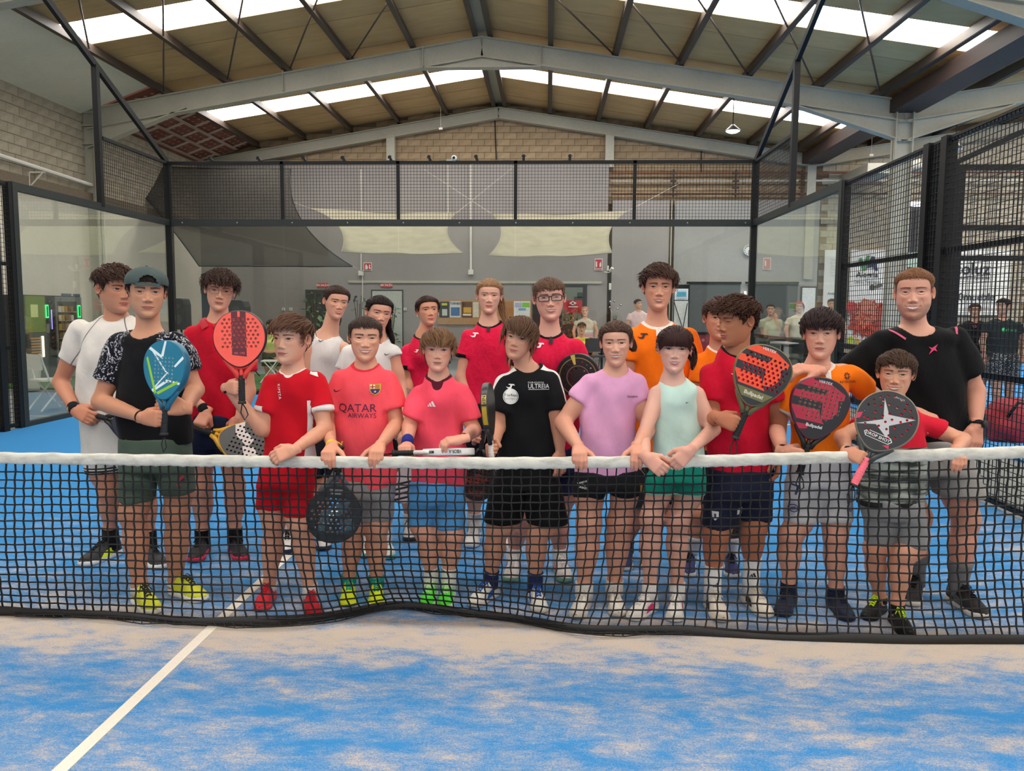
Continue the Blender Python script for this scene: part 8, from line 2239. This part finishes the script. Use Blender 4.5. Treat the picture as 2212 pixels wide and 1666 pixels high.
# coat rack
q = at(1326, 790, 20.2); cr = empty('coat_rack', (q[0], 20.2, 0), 'chrome coat rack with round knobs and a dark coat', 'coat rack'); hz = at(1326, 690, 20.2)[2]
MB().tube([(0, 0, 0), (0, 0, hz+.05)], .02, 8).build('pole', MT['steel'], cr); MB().lathe([(.22, 0), (.2, .03), (.03, .05)], (0, 0, 0), 16).build('base', MT['black'], cr)
for (x, y) in ((1318, 652), (1327, 651), (1341, 659), (1334, 667), (1317, 664)):
    e = at(x, y, 20.2)-np.array([q[0], 20.2, 0]); a_ = MB().tube([(0, 0, hz-.1), (e[0]*.4, -.02, hz+.1), (e[0], 0, e[2])], .009, 6).build('arm', plain('chrome', (190, 190, 192), .2, .9), cr); MB().lathe([(.001, -.04), (.035, -.02), (.04, 0), (.035, .02), (.001, .04)], e, 10).build('knob', plain('chrome', (190, 190, 192), .2, .9), a_, True)
ct_ = MB().lathe([(.10, 0), (.19, .1), (.18, .6), (.12, .95), (.05, 1.05)], (0, -.05, hz-1.05), 12).build('coat', plain('coat_black', (28, 28, 32), .9)); ct_.location = (q[0], 20.2, 0); tag(ct_, 'dark coat hanging on the chrome coat rack', 'coat')
# ---- right side: posters on the block wall
ps = empty('wall_poster', tuple(at(1878, 745, 21.35)), 'white poster with a green and navy emblem and a red curly animal', 'poster')
pbox(ps, 1829, 540, 1928, 745, 21.36, .02, plain('poster_white', (222, 220, 214), .6, var=.03), 'sheet')
wpoly(ps, [(1855, 560), (1863, 585), (1869, 585), (1880, 552), (1872, 552), (1866, 572), (1861, 556)], 21.34, (70, 140, 84)); wpoly(ps, [(1872, 580), (1882, 554), (1889, 554), (1897, 585), (1890, 585), (1886, 576)], 21.33, (36, 56, 90)); wtext(ps, 'Alegría', 1873, 593, 11, 21.335, (52, 54, 60), True); wtext(ps, 'Centro Veterinario', 1873, 609, 6, 21.335, (70, 70, 74), False, .8)
wpoly(ps, disc_px := [(1884+6*math.cos(a), 621+6*math.sin(a)) for a in np.linspace(0, 6.28, 13)[:-1]], 21.34, (70, 70, 66)); wpoly(ps, [(1888, 617), (1905, 612), (1908, 618), (1892, 624)], 21.335, (90, 90, 80))
r_ = random.Random(4)
AN = [(1878, 690, 46, 46, (170, 70, 52)), (1872, 680, 26, 34, (196, 110, 84)), (1840, 665, 12, 16, (176, 60, 56)), (1915, 690, 14, 20, (190, 84, 66))]
for cx_, cy_, rx, ry, c in AN: wpoly(ps, [(cx_+rx*(.66+.5*r_.random())*math.cos(a), min(743, cy_+ry*(.70+.42*r_.random())*math.sin(a))) for a in np.linspace(0, 6.28, 44)[:-1]], 21.33-.004*AN.index((cx_, cy_, rx, ry, c)), c, 'printed_picture')
for k in range(150):
    an, q_ = r_.uniform(0, 6.28), math.sqrt(r_.random()); cx_, cy_ = 1878+44*q_*math.cos(an), min(738, 694+44*q_*math.sin(an)); R_ = r_.uniform(2, 5); c = r_.choice([(206, 80, 66), (150, 50, 44), (222, 150, 120), (110, 40, 36)])
    a0 = r_.uniform(0, 6.28); pts = [(cx_+R_*math.cos(a0+t), cy_+R_*math.sin(a0+t)) for t in np.linspace(0, 4.2, 7)]
    if k % 2: MB().tube([at(x, y, 21.315) for x, y in pts]-np.array(ps.location), .009, 4).build('curl_print', plain('ink_%d_%d_%d' % c, c, .6), ps)
ap = [(1838, 735, 8, (170, 180, 60)), (1852, 738, 6, (196, 160, 60)), (1905, 738, 7, (150, 170, 70))]
for x, y, R_, c in ap: wpoly(ps, [(x+R_*math.cos(a), y+R_*math.sin(a)) for a in np.linspace(0, 6.28, 13)[:-1]], 21.312, c, 'printed_picture')
p2 = empty('wall_poster', tuple(at(2110, 700, 21.35)), 'long white sign with dark grey shop lettering at the far right', 'poster'); pbox(p2, 2030, 538, 2186, 680, 21.36, .02, plain('poster_white', (222, 220, 214), .6, var=.03), 'sheet')
wtext(p2, 'ecoluz', 2092, 580, 24, 21.34, (48, 48, 54), True, 1.0); wtext(p2, 'cartelería corporativa', 2098, 600, 6, 21.34, (60, 60, 64), True, 1.0); wtext(p2, '100mueble', 2100, 641, 15, 21.34, (66, 66, 70), True, 1.0); wtext(p2, 'a tu alrededor', 2110, 664, 4.5, 21.34, (110, 110, 112), False, 1.3)
p3 = empty('wall_poster', tuple(at(1795, 745, 21.3)), 'narrow white poster with faint grey lines beside the right corner post', 'poster'); pbox(p3, 1773, 540, 1826, 760, 21.3, .02, plain('poster_white', (222, 220, 214), .6, var=.03), 'sheet')
for i, tx in enumerate(('Plan', 'de Sa', 'Orig', 'Diag', 'por i', 'Labo')): wtext(p3, tx, 1800, 561+6.8*i, 4.4, 21.28, (176, 178, 172), False)
wtext(p3, 'Avda.', 1796, 634, 5, 21.28, (60, 60, 60), True)
wn = empty('window_1', tuple(at(1968, 576, 21.3)), 'dark shuttered window with a green sheet below it', kind='structure'); pbox(wn, 1946, 440, 1990, 576, 21.32, .04, plain('dark_shutter', (56, 54, 54), .6), 'shutter'); 
for k in range(5): pbox(wn, 1950+8*k, 450, 1953+8*k, 545, 21.30, .02, plain('shutter_slat', (90, 90, 88), .6), 'slat')
pbox(wn, 1948, 545, 1990, 577, 21.29, .02, plain('pale_green_sheet', (176, 196, 178), .6), 'sheet'); pbox(wn, 1948, 436, 1990, 446, 21.25, .06, emit('tube_lamp', (.95, .95, 1), 4), 'tube_lamp')
# sports bags behind the right fence
def bag(x0, x1, y0, y1, Y, mat, label, strap=True):
    a, b = at(x0, y1, Y), at(x1, y0, Y); c = (a+b)/2; h = b[2]-a[2]; w = (b[0]-a[0])/2
    F = Field((-w-.1, -.35, -.05), (w+.1, .35, h+.12), .03); F.column([[0, 0, .0, w*.92, .20], [0, 0, h*.5, w, .24], [w*.08, 0, h*.82, w*.82, .18], [w*.1, 0, h, w*.5, .10]], .03, 3.0); F.noise(.02, folds(int(x0), 12, 8)); V, Q = F.mesh(); V[:, 2] = np.maximum(V[:, 2], 0)
    r = empty('sports_bag', (c[0], Y, 0), label, 'bag'); mesh('bag_body', V, Q, mat, r, True); MB().tube([(-w*.5, -.2, h*.6), (-w*.2, -.26, h*.95), (w*.3, -.26, h*.9), (w*.5, -.2, h*.5)], .02, 6).build('strap', MT['black'], r, True); return r
q = ground(2080, 965); bag(2048, 2122, 852, 965, q[1], plain('bag_black', (32, 33, 38), .8), 'large black sports bag behind the mesh fence'); bag(2128, 2226, 872, 962, q[1]+.5, plain('bag_red', (150, 24, 40), .6), 'red sports bag with a pale flash beside the black bag')
# ---- people far behind
def bystander(key, label, top, chin, foot, shirt, short, skin=(214, 164, 136), hair=(60, 44, 38), Y=None, yaw=0.0, hairs=None, long=False, smile=.3, wid=1.0, slv=.5, arms=None, leg=None, **k):
    h = chin[1]-top[1]; cx_ = chin[0]; fy = foot; H_ = None
    Yf = ground(cx_, fy)[1] if Y is None else Y; H = (fy-top[1])*sc_at(Yf); sc = H/1.5; s = sc_at(Yf)
    u = (fy-chin[1])/6.3; sw = 1.02*h*wid
    toe = [(cx_-.42*h, fy), (cx_+.45*h, fy)]
    if Y is not None:
        gy = 833; 
        toe = []
        for dx in (-.42, .45):
            for yy in np.linspace(fy-200, fy+200, 801):
                if ground(cx_, max(yy, 690))[1] <= Y-.1 and yy > 690: break
            toe.append((cx_+dx*h, yy))
        H = (toe[0][1]-top[1])*s; u = (toe[0][1]-chin[1])/6.3
    ay = toe[0][1]-.35*u
    cw = chin[1]+2.55*u; cro = chin[1]+3.2*u; kn = chin[1]+4.6*u
    S = dict(H=H, low=2, skin=skin, haircol=hair, feet=[((cx_-.38*h, ay), toe[0]), ((cx_+.40*h, ay), toe[1])], knee=[(cx_-.40*h, kn), (cx_+.40*h, kn)],
             head=hd(top, chin, yaw=yaw, smile=smile, th=.012), neck=(cx_, chin[1]+.28*h), sh=[(cx_-sw, chin[1]+.45*h), (cx_+sw, chin[1]+.45*h)],
             arms=arms or [arm((cx_-sw*1.12, chin[1]+1.75*u), (cx_-sw*1.0, chin[1]+2.7*u)), arm((cx_+sw*1.12, chin[1]+1.75*u), (cx_+sw*1.0, chin[1]+2.7*u))],
             rows=[(chin[1]+1.3*u, cx_-sw*.80, cx_+sw*.80), (chin[1]+2.0*u, cx_-sw*.76, cx_+sw*.76), (chin[1]+2.9*u, cx_-sw*.80, cx_+sw*.80)], shirt=dict(col=shirt, sleeve=slv, **k.get('shirtx', {})),
             shorts=dict(waist=(cw, cx_-sw*.78, cx_+sw*.78), crotch=cro, hem=[((ay-2 if long else kn-.25*u), cx_-sw*.84, cx_-sw*.06), ((ay-2 if long else kn-.25*u), cx_+sw*.06, cx_+sw*.84)], col=short, **k.get('shortx', {})),
             socks=dict(h=.06, col=(220, 218, 214)), shoes=sh((60, 58, 58), (210, 206, 200), BLK), hairs=hairs or dict(n=300, len=.03, side=.6, fline=.062, grav=.2, jit=.2, fringe=.05))
    return person(key, label, S)
LONGH = dict(n=260, len=.16, part=0.0, fline=.066, hang=True, grav=.3, jit=.08, side=1.0, fringe=.06)
BUN = dict(n=240, len=.10, tie=(0, .10, .09), fline=.07, burn=0, jit=.05, grav=0)
bystander('b1', 'bystander in a black T-shirt with pink letters behind the right fence', (2106, 655), (2106, 687), 862, (32, 30, 32), (190, 190, 190), Y=9.4, shortx=dict(pattern='stripes'), wid=1.05)
bystander('b2', 'bystander in a dark T-shirt with green print looking aside, far right', (2168, 644), (2166, 681), 866, (46, 54, 56), (48, 48, 50), Y=9.0, yaw=-.7, shortx=dict(pattern='specks'), wid=1.05, hair=(40, 32, 30))
print_text('b2', 'Spotify', (2178, 713), 5, (60, 190, 110)); print_poly('b2', [disc(5, 14)], (2160, 713), 1.0, (60, 190, 110)); print_poly('b2', [[(-2.6, -3), (2.6, -3), (2.6, 3), (-2.6, 3)]], (2188, 694), 1.0, (60, 190, 110)); print_poly('b2', [SWOOSH], (2154, 695), .3, (200, 200, 204)); print_text('b1', 'YO', (2098, 705), 4.5, (226, 90, 150))
bystander('b3', 'woman with a fair bun and striped pale top behind the bushy plant', (1263, 662), (1264, 684), 795, (196, 186, 168), (70, 68, 70), skin=(224, 176, 150), hair=(180, 130, 96), hairs=BUN, Y=17.0, smile=.9, slv=.3, shirtx=dict(pattern=None, masks=[('hz', .10, .17, (206, 150, 160)), ('hz', .22, .28, (226, 222, 214))]))
bystander('b4', 'man in a pale pink shirt looking aside beside the coat rack', (1377, 646), (1380, 668), 795, (222, 190, 190), (52, 56, 70), hair=(44, 34, 32), Y=17.5, yaw=.6, long=True, smile=0)
bystander('b5', 'bearded man in a dark cap and yellow shirt in front of the bushy plant', (1257, 696), (1256, 722), 812, (206, 196, 90), (40, 42, 50), hair=(60, 44, 38), Y=15.0, smile=0)
P_ = PERSONS['b5']; Vc = []; 
for z, g in ((.045, 1.0), (.075, 1.06), (.105, .85), (.128, .3)): Vc.append((float(np.interp(min(z, .117), _HZ, _HW))*1.12*g if z < .12 else .03, z))
cv = MB().lathe([(r, z) for r, z in Vc], (0, .012, 0), 16); cv.box((-.06, -.17, .048), (.06, -.06, .056)); mesh('cap', P_['head'](np.concatenate(cv.V)), cv.F, cloth((60, 40, 40), .9), P_['body'], True)
bystander('b6', 'woman with tied hair and a pale green top behind the right glass', (1665, 657), (1664, 681), 800, (176, 176, 150), (96, 106, 90), skin=(216, 170, 146), hair=(70, 50, 42), hairs=BUN, Y=16.5, long=True, smile=.2, arms=[arm((1648, 722), (1662, 728), wd=-.14), arm((1682, 720), (1676, 690), wd=-.14)])
bystander('b7', 'woman with long red hair and a cream top behind the right glass', (1727, 651), (1726, 676), 800, (206, 196, 172), (92, 96, 82), skin=(226, 180, 156), hair=(160, 70, 66), hairs=LONGH, Y=16.0, long=True, smile=.9)
bystander('b8', 'dark-haired man in a grey shirt beside the narrow poster', (1797, 645), (1797, 670), 800, (120, 112, 106), (60, 60, 64), hair=(40, 34, 32), Y=16.8, long=True, smile=0)
bystander('b9', 'seated man in a yellow-green shirt on a white folding chair', (586, 690), (588, 716), 826, (196, 200, 120), (80, 82, 66), hair=(60, 50, 46), Y=12.6, yaw=.8, smile=0, arms=[arm((574, 765), (592, 772), wd=-.1), arm((600, 765), (604, 775), wd=-.1)])
# seats and tables among the bystanders
def round_table(px, py, Y, label, col):
    q = at(px, py, Y); t_ = empty('cafe_table', (q[0], Y, 0), label, 'table'); MB().lathe([(.36, 0), (.36, .03)], (0, 0, q[2]), 22).build('table_top', col, t_); MB().tube([(0, 0, .02), (0, 0, q[2])], .03, 8).build('leg', MT['black'], t_); MB().lathe([(.22, 0), (.2, .02)], (0, 0, 0), 16).build('base', MT['black'], t_)
round_table(1300, 745, 15.5, 'small dark cafe table right of the man in the cap', plain('table_dark', (50, 44, 44), .4)); round_table(1690, 742, 14.5, 'small pale cafe table behind the right glass', plain('table_pale', (200, 196, 190), .4))
bx = empty('red_counter', tuple(at(1525, 790, 15.8)), 'dark red counter behind the boys in orange', 'counter'); pbox(bx, 1506, 722, 1545, 806, 15.8, .4, plain('counter_red', (120, 24, 44), .5), 'front_panel'); wtext(bx, 'L O', 1516, 735, 5, 15.78, (226, 210, 210), False); pbox(bx, 1504, 718, 1547, 722, 15.76, .46, MT['black'], 'counter_top')
def dark_chair(px, py, Y, rz, label):
    q = at(px, py, Y); c = empty('cafe_chair', (q[0], Y, 0), label, 'chair'); c.rotation_euler = (0, 0, rz); m = plain('chair_dark', (44, 42, 46), .5)
    MB().box((-.21, -.21, .44), (.21, .21, .47)).build('seat', m, c); MB().box((-.20, .19, .55), (.20, .22, .86)).build('backrest', m, c)
    for sx in (-1, 1):
        for sy in (-1, 1): MB().tube([(sx*.18, sy*.18, .44), (sx*.21, sy*.21, 0)], .013, 6).build('leg', m, c)
dark_chair(1290, 760, 14.6, .4, 'dark cafe chair next to the man in the cap'); dark_chair(1318, 760, 15.8, -.6, 'dark cafe chair beside the small dark table'); dark_chair(1670, 760, 13.6, .8, 'dark cafe chair left of the pale table'); dark_chair(1715, 760, 14.2, -.7, 'dark cafe chair right of the pale table')
